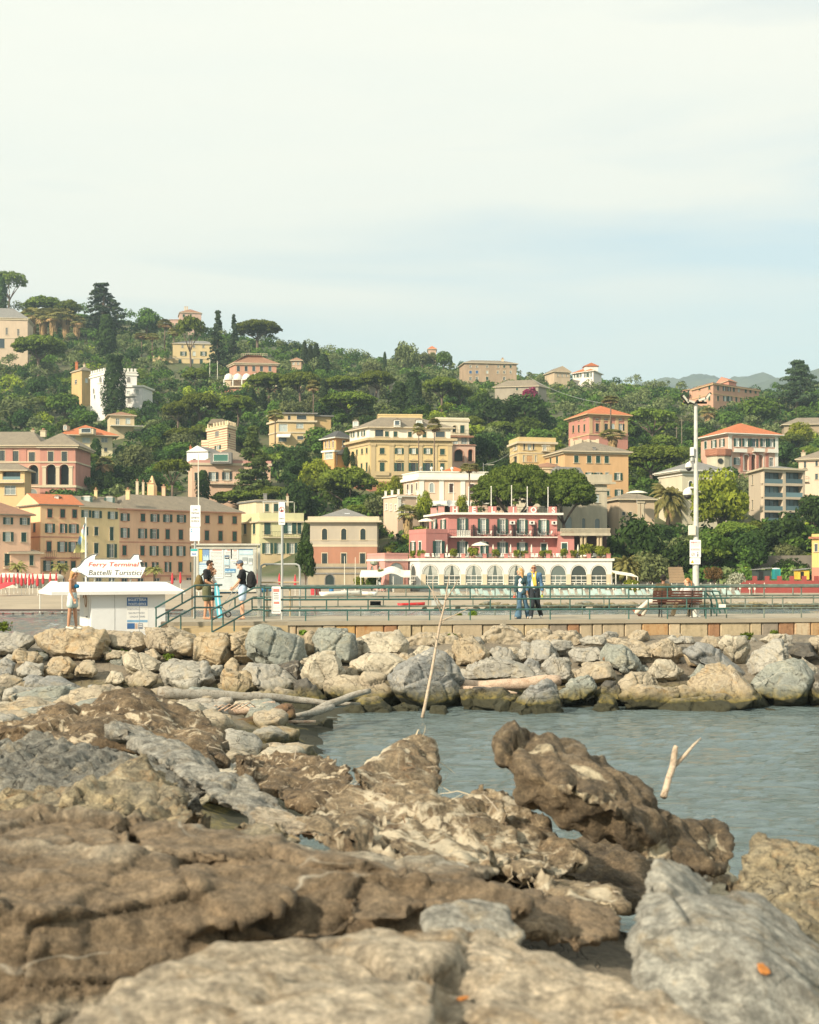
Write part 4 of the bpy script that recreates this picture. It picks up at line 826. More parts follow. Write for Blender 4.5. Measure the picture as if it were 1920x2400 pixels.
mb=MB();x,z=XZ(508,993,338);mb.prism([(x-2.2,338,z),(x+2.4,338,z),(x+1.6,338,z+1.2),(x-1.2,338,z+1.2)],(0,3,0));mb.build('roof_hut',SLATE,b.root)
t=Bld('x','',[(472,341),(489,340)],1062,1031,CRM,5,root=b.root,nm='wing_wall',nobb=True,tone=[(q,m_)for q,m_ in tone if q>1033]);t.done()
b=Bld('white_house','plain white gabled house wedged below the striped tower',[(438,321),(488,319.5)],1118,1060,st('plain_white','F4F1EA',.7,.05),9,trim=WHITE);b.w(0,456,1078,7,5,'d').hip(1048,GREYROOF,.12,gable=True,axis=1,eave=GREYROOF).chimney(447,1048,10,5,TERRA).done()
b=Bld('pediment_villa','pink villa with a rose parapet and white balcony door behind the monkey-puzzle tree',[(441,296),(450,290),(634,293)],1166,1091,st('pedvilla','E9BD97',.62,.12),trim=CREAM,shut=DKGREEN,ci=1)
b.w(1,460,1117,7,19,'c').w(1,500,1117,11,21,'o').w(1,532,1116,11,20,'o').w(1,575,1116,11,20,'o').w(1,612,1116,11,20,'o').pediments(1,(532,),1103,2.2).balcony(1,487,600,1134,.8,'white',.8).band(1087,.5,.3).band(1080,.6,.15,'parapet',stucco('rose_band',C('DB9A8A',.62),.1),b.zt+.9).hip(1050,SLATE,-.8,.85,axis=0).done()
x,z=XZ(517,1078,289);mb=MB();mb.box((x,290.6,z+.5),(4.5,2,2.4));d_=mb.build('roof_box',GREYROOF,b.root);inst('window',wmesh('frame',3,1.4,WHITE),Vector((x,289.55,z-.2))-wloc(d_),d_);inst('pane',wmesh('pane',3,1.4,plain('green_glass',(.05,.16,.12),.3)),Vector((x,289.44,z-.2))-wloc(d_),d_)
b=Bld('flat_roof_villa','yellow flat-roofed modern villa with a white awning beside tall palms',[(631,352),(652,346),(737,347)],1038,970,st('modern_yellow','DFC07F',.6,.1),trim=CREAM,ci=1)
b.w(1,707,978,22,10,'d').w(1,678,979,6,10,'d').w(1,703,998,16,12,'l').w(1,664,1003,20,18,'l').w(1,704,1026,14,8,'d').w(1,662,1030,20,10,'d').band(987,.45,.5,'balcony_slab').band(1013,.3,.2).flat(.05,.6,GREYROOF,.35).done()
mb=MB();x0,z0=XZ(648,1022,344);x1,_=XZ(680,1022,344);mb.prism([(x0,344,z0),(x0,346.5,z0+.9),(x0,346.5,z0+.8),(x0,344,z0-.3)],(x1-x0,0,0));mb.build('awning',WHITE,b.root)
t=Bld('x','',[(736,348),(776,349)],1038,976,st('modern_ochre','D9B269',.6,.1),8,root=b.root,nm='wing_wall',nobb=True);t.flat(0,.7,GREYROOF,.3).done()
b=Bld('yellow_corner_house','yellow and pink corner house cut by the right edge near the beach',[(1903,196),(2010,193)],1390,1262,st('corner_yellow','F0C75F',.62,.1),9,trim=CREAM,tone=[(1330,st('corner_rose','DE8A6C',.62))]);b.row(0,(1911,1284),(1960,1284),7,17,'1913:p 1940:c 1975:c').w(0,1960,1316,12,26,'c').flat(.4,.4,BRICK,.3).done()
b=Bld('hidden_house','low house with a rust tile roof mostly buried in the trees left of the pines',[(684,455),(706,455)],862,846,st('hiddenhouse','DDB58F',.6),7);b.row(0,(688,852),(702,852),5,6,'688:l 699:l').hip(840,OLDTILE,.6,.9).done()
b=Bld('roofed_lodge','low lodge with a brown slate roof at the right edge of the hill',[(1838,405),(1960,403)],1015,995,st('lodge','C8B08A',.55),10);b.hip(979,SLATE,.8,.9).w(0,1880,1005,8,8,'d').done()
b=Bld('skyline_house','house with only its red roof showing above the trees at the top of the hill',[(1004,565),(1022,565)],832,819,st('skyhouse','D9B899',.6),8);b.hip(813,TERRA,.4,.9).done()
for k,(pa,pb_,pt_,pbm,Y)in enumerate(((866,882,907,945,412),(914,925,906,940,412))):
 b=Bld('white_cottage',('white cottage wall showing between the left pine trunks','white cottage gable showing between the right pine trunks')[k],[(pa,Y),(pb_+6,Y)],pbm+6,pt_,st('cottage_white','E9DFC8',.62,.1),6,nobb=False);b.w(0,pa+9,pt_+18,4,8,'d').hip(pt_-8,OLDTILE,.4,gable=True,axis=1).done()
BARK=plain('bark',(.115,.085,.06),.95,0,.3,1.5);BARKP=plain('bark_pine',(.16,.115,.085),.95,0,.3,1.5);THATCH=leafmat('palm_thatch',(.26,.17,.085),(.36,.25,.125),.5,.1)
LM={'pine':leafmat('pine_needles',(.034,.058,.010),(.13,.165,.028)),'bigpine':leafmat('pine_needles_near',(.020,.036,.008),(.095,.118,.022),.9),'dark':leafmat('dark_leaf',(.016,.034,.012),(.045,.078,.022)),'green':leafmat('green_leaf',(.030,.062,.012),(.085,.135,.026)),'olive':leafmat('olive_leaf',(.065,.085,.036),(.135,.155,.062)),'lime':leafmat('lime_leaf',(.085,.125,.014),(.22,.25,.03)),'cyp':leafmat('cypress_leaf',(.013,.026,.012),(.036,.055,.02),.6),'palm':leafmat('palm_leaf',(.15,.165,.05),(.32,.30,.11),.6,.42),'cedar':leafmat('cedar_needles',(.022,.045,.024),(.06,.092,.044)),'rust':leafmat('rust_leaf',(.11,.085,.03),(.20,.13,.05)),'bloom':leafmat('bougainvillea',(.13,.014,.045),(.26,.035,.11)),'white':leafmat('white_blossom',(.05,.08,.03),(.42,.42,.32),2.2),'hedge':leafmat('hedge_leaf',(.06,.085,.012),(.20,.21,.03),.8)}
def sph(n,r,zmin=-1.):
 z=r.uniform(zmin,1,n);a=r.uniform(0,2*math.pi,n);q=np.sqrt(1-z*z)
 return np.stack([q*np.cos(a),q*np.sin(a),z],1)
def leaves(Cn,Nn,size,r,asp=1.6,jit=.5):
 n=len(Cn);N=Nn+r.normal(0,jit,(n,3));N/=np.linalg.norm(N,axis=1)[:,None]+1e-9
 T=np.cross(N,r.normal(0,1,(n,3)));T/=np.linalg.norm(T,axis=1)[:,None]+1e-9;B=np.cross(N,T)
 s=(size*r.uniform(.6,1.35,n))[:,None];a,b=T*s*asp/2,B*s/2
 return np.stack([Cn-a,Cn+b*.9,Cn+a,Cn-b*.9],1).reshape(-1,3)
def puff(c,rad,n,r,zmin=-.5,size=.4,flat=1.,asp=1.6):
 d=sph(n,r,zmin);k=r.uniform(.72,1.04,n)[:,None];s=np.array([1,1,flat])
 return leaves(np.asarray(c)+d*k*np.asarray(rad)*s,d,size,r,asp)
def crown_mesh(name,parts,mats,mi=None):
 V=np.concatenate(parts);nq=len(V)//4;Q=np.arange(nq*4).reshape(nq,4)
 return arr_mesh(name,V,Q,mats,mi)
TREE={}
def tmb():return MB()
def reg(kind,trunk,crown,W,H,lean=0):TREE.setdefault(kind,[]).append((trunk,crown,W,H))
def m_umbrella(kind,mat,seed,npf=75,nl=62,W=10.,H=9.,size=.36,pr=1.18,dome=.35,forks=5,clear=.56,full=0.):
 r=np.random.default_rng(seed);P_=[]
 zc=H*(1-dome);a=W/2;c=H*dome
 for i in range(npf):
  t=math.sqrt((i+.5)/npf);ang=i*2.39996+r.uniform(-.3,.3);rr=t*(a-pr*.6)
  x,y=rr*math.cos(ang),rr*math.sin(ang)*.95;z=zc+(c-pr*.5)*math.sqrt(max(0,1-(rr/a)**2))*r.uniform(.82,1.05)+r.uniform(-.12,.12)
  z-=.12*pr*(t>.85)
  p=pr*r.uniform(.75,1.25)*(1.0-.2*t)
  if full and t>.55:z-=full*H*r.uniform(0,1)**1.3*(t-.45)
  P_.append(puff((x,y,z),(p,p,p*.78),nl,r,-.25,size))
  if i%2==0:P_.append(puff((x*.9,y*.9,z-pr*.7),(p*.9,p*.9,p*.4),nl//2,r,-.6,size))
 b=MB();zt=H*clear;lean=r.uniform(-.06,.06,2)*H
 b.path([(0,0,-.5),(lean[0]*.3,lean[1]*.3,zt*.4),(lean[0],lean[1],zt)],[W*.035,W*.028,W*.024],7)
 for k in range(forks):
  an=2*math.pi*k/forks+r.uniform(-.4,.4);q=r.uniform(.42,.72)*a
  b.path([(lean[0],lean[1],zt-.1-r.uniform(0,.8)),(lean[0]+math.cos(an)*q*.45,lean[1]+math.sin(an)*q*.45,zt+(zc-zt)*.55),(math.cos(an)*q,math.sin(an)*q,zc+.2*c)],[W*.017,W*.012,W*.006],5)
 reg(kind,b.mesh('trunk',BARKP,True),crown_mesh('crown',P_,mat),W,H)
def m_round(kind,mat,seed,nlobe=13,nl=130,W=8.,H=7.5,size=.42,loose=.0,trunk=.22,bark=None):
 r=np.random.default_rng(seed);P_=[]
 zc=H*(.5+trunk/2);a=W/2;c=H*(1-trunk)/2
 for i in range(nlobe):
  d=sph(1,r,-.75)[0];q=r.uniform(.45,.72+loose);p=W*r.uniform(.15,.25)
  P_.append(puff((d[0]*q*a,d[1]*q*a,zc+d[2]*q*c),(p,p,p*.85),nl,r,-.7,size))
 P_.append(puff((0,0,zc),(a*.62,a*.62,c*.7),nl*2,r,-1,size*1.3))
 b=MB();b.path([(0,0,-.5),(r.uniform(-.2,.2),r.uniform(-.2,.2),H*trunk),(r.uniform(-.3,.3),0,zc)],[W*.035,W*.028,W*.012],6)
 for k in range(4):
  an=k*1.57+r.uniform(-.5,.5);b.path([(0,0,H*trunk*.9),(math.cos(an)*a*.35,math.sin(an)*a*.35,zc)],[W*.018,W*.006],5)
 reg(kind,b.mesh('trunk',bark or BARK,True),crown_mesh('crown',P_,mat),W,H)
def m_cypress(kind,mat,seed,W=2.6,H=12.,n=1500,size=.34,prof=None):
 r=np.random.default_rng(seed);t=r.uniform(0,1,n)**.8
 pr=(prof or(lambda t:np.sin(np.pi*np.clip(t*.86+.1,0,1))**.6))(t);an=r.uniform(0,2*math.pi,n)
 q=W/2*pr*r.uniform(.7,1.03,n)*(1+.12*np.sin(an*3+t*9)+.08*np.sin(an*7-t*23));d=np.stack([np.cos(an),np.sin(an),np.full(n,.35)],1)
 Cn=np.stack([q*np.cos(an),q*np.sin(an),H*(.04+.95*t)],1)
 b=MB();b.path([(0,0,-.5),(0,0,H*.5),(0,0,H*.9)],[W*.09,W*.06,.02],6)
 reg(kind,b.mesh('trunk',BARK,True),crown_mesh('crown',[leaves(Cn,d,size,r,2.,.35)],mat),W,H)
def m_fanpalm(kind,seed,W=3.4,H=14.,skirt=.35,nf=58,trunkr=.13,date=False):
 r=np.random.default_rng(seed);V=[];mi=[]
 hub=np.array([0,0,H-W*.42])
 for i in range(nf):
  el=r.uniform(-.75,1.35);an=r.uniform(0,6.283);d=np.array([math.cos(an)*math.cos(el),math.sin(an)*math.cos(el),math.sin(el)]);L=W*.28*r.uniform(.8,1.2);cc=hub+d*L;R=W*.30*r.uniform(.8,1.15)
  side=np.cross(d,[0,0,1.]);side/=np.linalg.norm(side)+1e-9;up=np.cross(side,d);dead=el<-.35
  for k in range(9):
   f=(k-4)/4*1.35;dd=d*math.cos(f)+side*math.sin(f);tip=cc+dd*R+np.array([0,0,-R*.35*abs(math.cos(f))-R*.1]);w=np.cross(dd,up)*R*.17
   V+=[hub+d*L*.5 if k==4 else cc,cc+dd*R*.55+w,tip,cc+dd*R*.55-w];mi.append(1 if dead and r.uniform()<.8 else 0)
 ns=int(220*skirt)
 for i in range(ns):
  an=r.uniform(0,6.283);z=hub[2]-r.uniform(0,W*.5*(skirt*1.6));q=trunkr+W*.17*r.uniform(.5,1.15)*(1-.45*(hub[2]-z)/max(.1,W*.8*skirt));p=np.array([q*math.cos(an),q*math.sin(an),z]);tn=np.array([-math.sin(an),math.cos(an),0])*.12
  V+=[p-tn,p+tn,p+tn*.6+np.array([0,0,-W*.22]),p-tn*.6+np.array([0,0,-W*.22])];mi.append(1)
 V=np.array(V);Q=np.arange(len(V)).reshape(-1,4)
 b=MB();b.path([(0,0,-.5),(r.uniform(-.15,.15),0,H*.5),(0,0,hub[2])],[trunkr*1.25,trunkr,trunkr*.95],8)
 reg(kind,b.mesh('trunk',BARKP,True),arr_mesh('crown',V,Q,[LM['palm'],THATCH],mi),W,H)
def m_datepalm(kind,seed,W=8.,H=7.,nf=105,trunkr=.45):
 r=np.random.default_rng(seed);V=[];mi=[];hub=np.array([0,0,H-W*.34])
 for i in range(nf):
  el=r.uniform(-.35,1.4);an=i*2.39996+r.uniform(-.2,.2);L=W*.55*r.uniform(.85,1.1);p=hub.copy();prev=p;e=el;pts=[p.copy()]
  for k in range(9):
   p=p+np.array([math.cos(an)*math.cos(e),math.sin(an)*math.cos(e),math.sin(e)])*L/9;e-=.13+.06*(el>.3);pts.append(p.copy())
  side=np.array([-math.sin(an),math.cos(an),0]);dead=el<-.2
  for k in range(9):
   for sg in(-1,1):
    for q in(0,.5):
     b0=pts[k]*(1-q)+pts[k+1]*q;d=pts[k+1]-pts[k];d/=np.linalg.norm(d);ll=W*.105*(1-abs(k-3.5)/7);tip=b0+side*sg*ll*.8+d*ll*.7-np.array([0,0,ll*.45]);w=d*W*.017
     V+=[b0-w,b0+w,tip+w*.5,tip-w*.5];mi.append(1 if dead and r.uniform()<.6 else 0)
 V=np.array(V);Q=np.arange(len(V)).reshape(-1,4)
 b=MB();b.path([(0,0,-.5),(0,0,hub[2]*.6),(0,0,hub[2]+.2)],[trunkr,trunkr*.9,trunkr*1.2],9)
 reg(kind,b.mesh('trunk',BARK,True),arr_mesh('crown',V,Q,[LM['palm'],THATCH],mi),W,H)
def m_tier(kind,mat,seed,W=9.,H=13.,tiers=9,prof=lambda t:1-t,nb=8,nl=34,size=.38,droop=.15,start=.12,pr=.13):
 r=np.random.default_rng(seed);P_=[];b=MB();b.path([(0,0,-.5),(0,0,H*.5),(0,0,H*.97)],[W*.04,W*.026,.03],7)
 for k in range(tiers):
  t=k/(tiers-1);z=H*(start+(.96-start)*t);R=W/2*max(.07,prof(t))*r.uniform(.85,1.12)
  for j in range(max(3,int(nb*(.5+.5*prof(t))))):
   an=6.283*j/nb+k*.8+r.uniform(-.3,.3);L=R*r.uniform(.7,1.1);zk=z;z=zk+H*r.uniform(-.5,.5)*.8/tiers*(k<tiers-1);b.path([(0,0,z),(math.cos(an)*L*.9,math.sin(an)*L*.9,z-droop*L)],[W*.009,W*.003],4)
   for q in np.arange(.3,1.01,.25):
    x,y=math.cos(an)*L*q,math.sin(an)*L*q;p=W*pr*r.uniform(.7,1.2)*(1.15-.35*q);P_.append(puff((x,y,z-droop*L*q+r.uniform(-.1,.1)),(p,p,p*.42),int(nl*(.7+.3*q)),r,-.4,size))
   z=zk
 reg(kind,b.mesh('trunk',BARK,True),crown_mesh('crown',P_,mat),W,H)
for sd in(1,2,3):m_umbrella('umbrella_pine',LM['pine'],sd,120,90,size=.32,pr=1.05)
m_umbrella('open_pine',LM['pine'],9,46,46,10,9,.38,1.0,.36,6,.42)
m_umbrella('grand_pine',LM['bigpine'],21,480,150,17,13.5,.25,1.05,.45,8,.38,.26);m_umbrella('grand_pine',LM['bigpine'],22,260,150,9.5,12,.25,.95,.46,6,.38,.26)
for sd in(4,5):m_umbrella('round_pine',LM['pine'],sd,110,70,10,9.5,.36,1.1,.55,4,.35)
for sd in(11,12,13):m_round('dark_tree',LM['dark'],sd)
for sd in(14,15,16):m_round('leafy_tree',LM['green'],sd)
for sd in(17,18,19,20):m_round('olive_tree',LM['olive'],sd,12,110,8,6.5,.40,.12,.15)
for sd in(23,24):m_round('lime_tree',LM['lime'],sd,22,130,8,7.5,.36,.1,.15)
m_round('shrub',LM['green'],25,9,110,4,3,.3,.1,.05);m_round('shrub',LM['dark'],26,9,110,4,3,.3,.1,.05);m_round('hedge_shrub',LM['hedge'],27,9,110,3,2,.22,.1,.05)
m_round('rust_shrub',LM['rust'],28,14,160,4,4,.2,0,.3);m_round('flowering_shrub',LM['white'],29,12,160,4,4,.2,.05,.1);m_round('bougainvillea',LM['bloom'],30,14,100,4,5.5,.32,.25,.05)
for sd in(31,32):m_cypress('cypress',LM['cyp'],sd)
m_cypress('broad_cypress',LM['cyp'],33,5,14,3000,.36,lambda t:np.where(t>.82,.62+.1*np.sin(t*40),np.sin(np.pi*np.clip(t*.75+.22,0,1))**.5))
m_cypress('columnar_tree',LM['dark'],34,4,10,1800,.4)
for sd in(41,42):m_fanpalm('fan_palm',sd)
m_fanpalm('skirted_palm',43,4.,7.,1.3,40,.28);m_fanpalm('skirted_palm',44,4.,7.,1.5,36,.28)
m_datepalm('date_palm',45);m_datepalm('street_palm',46,4.2,5.2,34,.22)
m_tier('cedar',LM['cedar'],51,13,13,8,lambda t:[.95,1,.92,.8,.72,.55,.4,.16][min(7,int(t*7.99))],9,46,.36,.08,.3,.12)
m_tier('spire_conifer',LM['cedar'],52,9,13,17,lambda t:.12+.88*(1-t)**.9,8,26,.36,.28,.06,.075);m_tier('monkey_puzzle',leafmat('puzzle_needles',(.026,.045,.014),(.085,.105,.032)),53,10,14,13,lambda t:1-t*.93,9,40,.36,-.02,.03,.10)
m_tier('sparse_conifer',LM['cedar'],54,8,9,12,lambda t:1.0-.68*t**1.5,7,17,.34,.38,.12,.062)
TB=[];_cnt={}
def tree(kind,px,top,base,width,label=None,group=None,Y=None,cat='tree',nm=None,sink=.3,lowz=None):
 Y=Y or gY(px,base);H=(base-top)/F*Y;Wd=width/F*Y;x,z=XZ(px,base,Y);vs=TREE[kind];i=_cnt.get(kind,0);_cnt[kind]=i+1
 t,c,W0,H0=vs[i%len(vs)];o=empty(nm or{'grand_pine':'umbrella_pine','open_pine':'umbrella_pine','round_pine':'stone_pine'}.get(kind,kind),(x,Y,z-sink),label,cat,group,rz=(i*2.1)%6.28)
 o.scale=(Wd/W0,Wd/W0,H/H0*1.02);inst('trunk',t,parent=o);inst('crown',c,parent=o)
 TB.append((px-width*.36,px+width*.36,top,base-(base-top)*.35,Y));return o
GP='trees on the hillside'
X=[('umbrella_pine',92,790,893,132,'broad umbrella pine standing below the beige villa at the left edge'),('umbrella_pine',604,752,838,120,'wide umbrella pine rising right behind the tiled mansard roof'),('umbrella_pine',628,875,962,108,'umbrella pine directly right of the round white awnings'),('umbrella_pine',705,874,966,104,'umbrella pine left of the tall fan palm above the flat-roofed villa'),('umbrella_pine',803,882,958,112,'long flat umbrella pine left of the white cottage walls'),('umbrella_pine',880,871,954,96,'umbrella pine whose trunks stand before the white cottage wall'),('umbrella_pine',817,921,1003,140,'large low umbrella pine just above the yellow palazzo roof'),('umbrella_pine',1036,885,975,98,'umbrella pine with four straight pale trunks left of the dark wood'),('umbrella_pine',1078,904,974,66,'smaller umbrella pine beside the one with pale trunks'),('umbrella_pine',470,924,1018,104,'umbrella pine above the striped tower, left one of two'),('umbrella_pine',418,942,1026,84,'low umbrella pine on the slope left of the striped tower'),('umbrella_pine',556,928,1022,96,'umbrella pine behind the fan palm right of the striped tower'),('grand_pine',1212,1091,1290,218,'huge dense umbrella pine spreading behind the hotel roof letters'),('grand_pine',1326,1104,1290,146,'leaning dense umbrella pine at the right end of the hotel roof'),('umbrella_pine',1530,1046,1166,166,'perfect dome umbrella pine right of the broad orange palazzo'),('open_pine',1524,958,1052,132,'open pale-trunked pine right of the red roof villa'),('round_pine',812,1096,1212,148,'big dark rounded pine below the yellow palazzo'),('round_pine',1600,1046,1110,60,'small pine crown by the lamp post left of the pink loggia villa'),('open_pine',404,1075,1172,96,'loose brownish pine above the chimneys of the tan row house'),('umbrella_pine',575,1147,1232,165,'low spreading pine behind the roof end of the tan row house'),('umbrella_pine',640,1140,1230,130,'dark spreading pine behind the green house penthouse'),('broad_cypress',268,833,992,56,'fat dark cypress in front of the white crenellated villa'),('columnar_tree',250,738,848,46,'dark ivy-clad column of foliage under the tall open conifer'),('cypress',714,800,870,15,'leftmost slim cypress of the row on the upper slope'),('cypress',727,808,872,17,'second slim cypress of the row on the upper slope'),('cypress',741,804,880,19,'tallest cypress of the row on the upper slope'),('cypress',758,829,888,30,'short broad cypress ending the row on the upper slope'),('cypress',590,908,968,24,'dark cypress under the pine by the round white awnings'),('cypress',616,914,968,20,'second dark cypress under the pine by the round white awnings'),('cypress',759,888,972,18,'narrow dark cypress beside the tall fan palm'),('cypress',902,824,880,10,'lone thin cypress among the olives at mid hill'),('broad_cypress',968,872,988,46,'very dark broad cypress above the palazzo roof terrace'),('columnar_tree',935,895,985,48,'dark rounded column tree left of the very dark cypress'),('cypress',827,1056,1100,12,'small pointed cypress at the left corner of the yellow palazzo'),('columnar_tree',812,1046,1090,18,'ivy-dark shrub column by the little orange villa'),('columnar_tree',476,1100,1182,34,'dark narrow tree in front of the pediment villa'),('cypress',23,982,1014,9,'tiny pointed cypress behind the arcaded villa'),('columnar_tree',225,1025,1078,26,'small upright tree in front of the terracotta roof villa'),('sparse_conifer',243,662,790,150,'tall open conifer against the sky on the left ridge'),('spire_conifer',510,726,872,62,'tall dark conifer in front of the pale yellow villa'),('spire_conifer',549,735,856,44,'spiky conifer right of the tall dark one'),('open_pine',448,743,872,78,'pale green feathery pine left of the tall dark conifer'),('monkey_puzzle',594,998,1172,128,'large layered monkey-puzzle tree below the flat-roofed villa'),('cedar',1868,846,974,128,'big layered cedar against the sky at the right'),('open_pine',20,638,738,92,'tall dark pine against the sky in the top left corner'),('columnar_tree',4,650,745,26,'ivy-covered trunk column at the left edge of the skyline'),('round_pine',105,697,760,105,'broad pine crown along the left skyline'),('round_pine',160,705,765,70,'lower pine crown beside the tall open conifer'),('fan_palm',735,891,1018,34,'tall fan palm rising over the right wing of the flat-roofed villa'),('fan_palm',557,925,1026,32,'tall fan palm between the striped tower and the pines'),('fan_palm',645,960,1078,40,'tall fan palm at the left corner of the flat-roofed villa'),('fan_palm',982,990,1128,30,'left of two tall fan palms in front of the yellow palazzo'),('fan_palm',1018,981,1126,34,'right of two tall fan palms in front of the yellow palazzo'),('fan_palm',1100,1083,1190,48,'bushy fan palm in front of the balustraded pink villa'),('fan_palm',1432,927,1014,42,'fan palm in front of the red roof villa facade'),('skirted_palm',1436,1004,1054,56,'bushy low palm below the red roof villa'),('skirted_palm',1660,953,1004,38,'palm with dry skirt below the ridge palazzo'),('skirted_palm',75,720,795,50,'leftmost palm with a brown skirt on the upper terrace'),('skirted_palm',102,724,797,44,'second brown-skirted palm on the upper terrace'),('skirted_palm',126,722,799,46,'middle brown-skirted palm on the upper terrace'),('skirted_palm',154,723,797,44,'fourth brown-skirted palm on the upper terrace'),('skirted_palm',180,738,798,42,'rightmost brown-skirted palm on the upper terrace'),('fan_palm',332,780,846,34,'short palm left of the pale yellow villa terrace'),('fan_palm',357,781,850,32,'palm with straight trunk above the villa terrace wall'),('fan_palm',387,748,848,34,'tall palm at the corner of the pale yellow villa'),('fan_palm',408,770,850,30,'palm close beside the pale yellow villa wall'),('skirted_palm',246,1068,1140,44,'shaggy palm with a grey skirt right of the arcaded villa'),('skirted_palm',956,1180,1256,52,'dark shaggy palm on the bank left of the hotel'),('lime_tree',992,1150,1240,48,'bright green leafy tree before the balustraded villa terrace'),('lime_tree',1082,1156,1230,34,'bright green shrub tree behind the hotel roof letters'),('date_palm',1566,1128,1236,92,'big feathery date palm with hanging fronds left of the lamp post'),('date_palm',1468,1296,1380,84,'low feathery palm beside the end of the white arcade'),('lime_tree',1690,1102,1262,150,'large yellow-green tree right of the lamp post'),('leafy_tree',1776,928,1004,104,'round bright green tree below the ridge palazzo'),('lime_tree',1872,988,1052,66,'square-cut lime green tree at the right edge'),('dark_tree',1486,1206,1352,148,'large dark rounded tree behind the end of the arcade'),('olive_tree',1528,1290,1384,104,'soft grey-green bush tree by the end of the beach terrace'),('dark_tree',1838,1198,1318,112,'dark leafy tree below the modern balcony block'),('dark_tree',1908,1158,1262,90,'dark tree at the right edge below the pale pink house'),('leafy_tree',1650,1238,1356,130,'dense green tree behind the lamp post signs'),('dark_tree',1742,1238,1354,130,'dense dark tree above the stone retaining wall'),('dark_tree',1590,1262,1362,96,'dark shrub tree left of the lamp post'),('leafy_tree',343,720,790,72,'round bright tree on the skyline left of the hilltop house'),('dark_tree',1232,922,1016,116,'dark laurel crown below the grey farmhouse'),('dark_tree',1152,928,1012,112,'dark leafy crown right of the pale trunked pine'),('olive_tree',948,798,890,74,'tall ochre-green tree in the middle of the olive wood'),('olive_tree',990,822,868,44,'olive tree left of the red roof on the hilltop'),('olive_tree',1014,826,872,40,'olive tree right below the red roof on the hilltop'),('leafy_tree',1040,822,870,46,'tree right of the red roof on the hilltop'),('leafy_tree',690,861,908,46,'leafy tree under the low rust-roofed house'),('dark_tree',716,852,908,36,'dark tree at the right end of the low rust-roofed house'),('dark_tree',717,1262,1388,52,'dark tree wedged between the green house and the brick red house'),('columnar_tree',722,1215,1330,34,'ivy-dark tree just left of the brick red house cornice'),('dark_tree',690,1120,1240,110,'dark tree behind the green house terrace'),('lime_tree',905,1128,1196,62,'sunlit yellow-green tree at the foot of the yellow palazzo'),('lime_tree',930,1112,1186,46,'small lime tree under the palazzo balcony'),('leafy_tree',742,998,1066,100,'bushy green tree left of the little orange villa'),('dark_tree',1108,1020,1090,80,'dark tree right of the stacked villa'),('dark_tree',1150,1010,1100,80,'tall dark tree left of the square yellow villa'),('leafy_tree',150,920,985,92,'rounded green tree left of the fat cypress'),('olive_tree',52,930,990,110,'grey-green tree clump above the arcaded villa'),('lime_tree',735,1075,1150,84,'yellowish tree below the little orange villa'),('lime_tree',228,1130,1160,30,'small lime bush behind the row house chimneys')]
YO={(982,990):277,(1018,981):278,(1100,1083):237,(827,1056):283,(812,1046):291,(1432,927):337,(1436,1004):330,(1082,1156):235,(992,1150):235,(956,1180):232,(905,1128):280,(930,1112):281,(476,1100):284,(594,998):283,(404,1075):276,(225,1025):342}
YL={'huge dense umbrella pine spreading behind the hotel roof letters':216.5,'leaning dense umbrella pine at the right end of the hotel roof':216.0,'olive tree left of the red roof on the hilltop':545,'olive tree right below the red roof on the hilltop':548,'tree right of the red roof on the hilltop':546,'leafy tree under the low rust-roofed house':440,'dark tree at the right end of the low rust-roofed house':442}
for kind,px,tp,bs,wd,lb in X:
 Y=YL.get(lb)or YO.get((px,tp))
 tree(kind,px,tp,bs,wd,lb,Y=Y)
for i,(px,tp,bs)in enumerate(((42,1308,1371),(141,1310,1371),(362,1320,1371))):
 tree('street_palm',px,tp,bs,50,('street palm before the low salmon house','street palm before the orange row house','street palm below the signboard on the boardwalk')[i],Y=222)
tree('rust_shrub',1674,1324,1374,50,'round reddish-brown clipped tree behind the beach parasols',Y=176);tree('flowering_shrub',1726,1330,1380,48,'white-flowering round shrub left of the red terrace wall',Y=172)
tree('bougainvillea',1240,902,950,34,'magenta bougainvillea climbing the grey farmhouse',Y=446,cat='climbing plant')
tree('hedge_shrub',845,1344,1380,30,'yellow-green bush at the left end of the white awning',Y=186,cat='bush');tree('shrub',872,1338,1380,36,'dark green bush under the white awning',Y=186,cat='bush');tree('hedge_shrub',893,1328,1345,18,'tall yellow sprig of bush above the awning',Y=187,cat='bush')
tree('hedge_shrub',1480,1352,1386,50,'low yellowish bush at the right of the pergola',Y=172,cat='bush')
zt=h.zt+.06
for i,(px,wd)in enumerate(((912,15),(968,20),(986,22),(1062,26),(1110,30),(1164,24),(1212,22),(1228,20),(1270,20),(1285,22),(1324,26),(1345,22),(1372,40),(1405,34),(1418,30))):
 Y=192.2 if px>950 else 197;x=(px-960)/F*Y;z0=zt if px>950 else zpy(1300,197);hh=wd/F*Y*.85
 o=empty('potted_shrub',(x,Y,z0),'yellow-green shrub in a planter along the hotel terrace edge','potted plant','planters along the hotel terrace')
 mb=MB();mb.lathe((x,Y,z0),[(.28,0),(.36,.4),(.38,.45),(.3,.45)],8);mb.build('pot',OLDTILE,o)
 t,c,W0,H0=TREE['hedge_shrub'][0];inst('crown',c,(0,0,.3),o,i*1.3,(wd/F*Y/W0,wd/F*Y/W0,hh/H0))
rf=np.random.default_rng(77);cand=[]
def clear(px,wd,top,base,Y,lim=.2,tlim=.6):
 for a,b_,t,bs,Yb in BB:
  if px+wd*.5<a or px-wd*.5>b_:continue
  if Yb-4<Y<Yb+17 and Yb>210:return False
  if Yb>Y-3 and top<bs-(bs-t)*lim and base>t:return False
 for a,b_,t,bs,Yb in TB:
  if Yb>Y+1 and px+wd*.4>a and px-wd*.4<b_ and top<bs-(bs-t)*tlim and base>t:return False
 return True
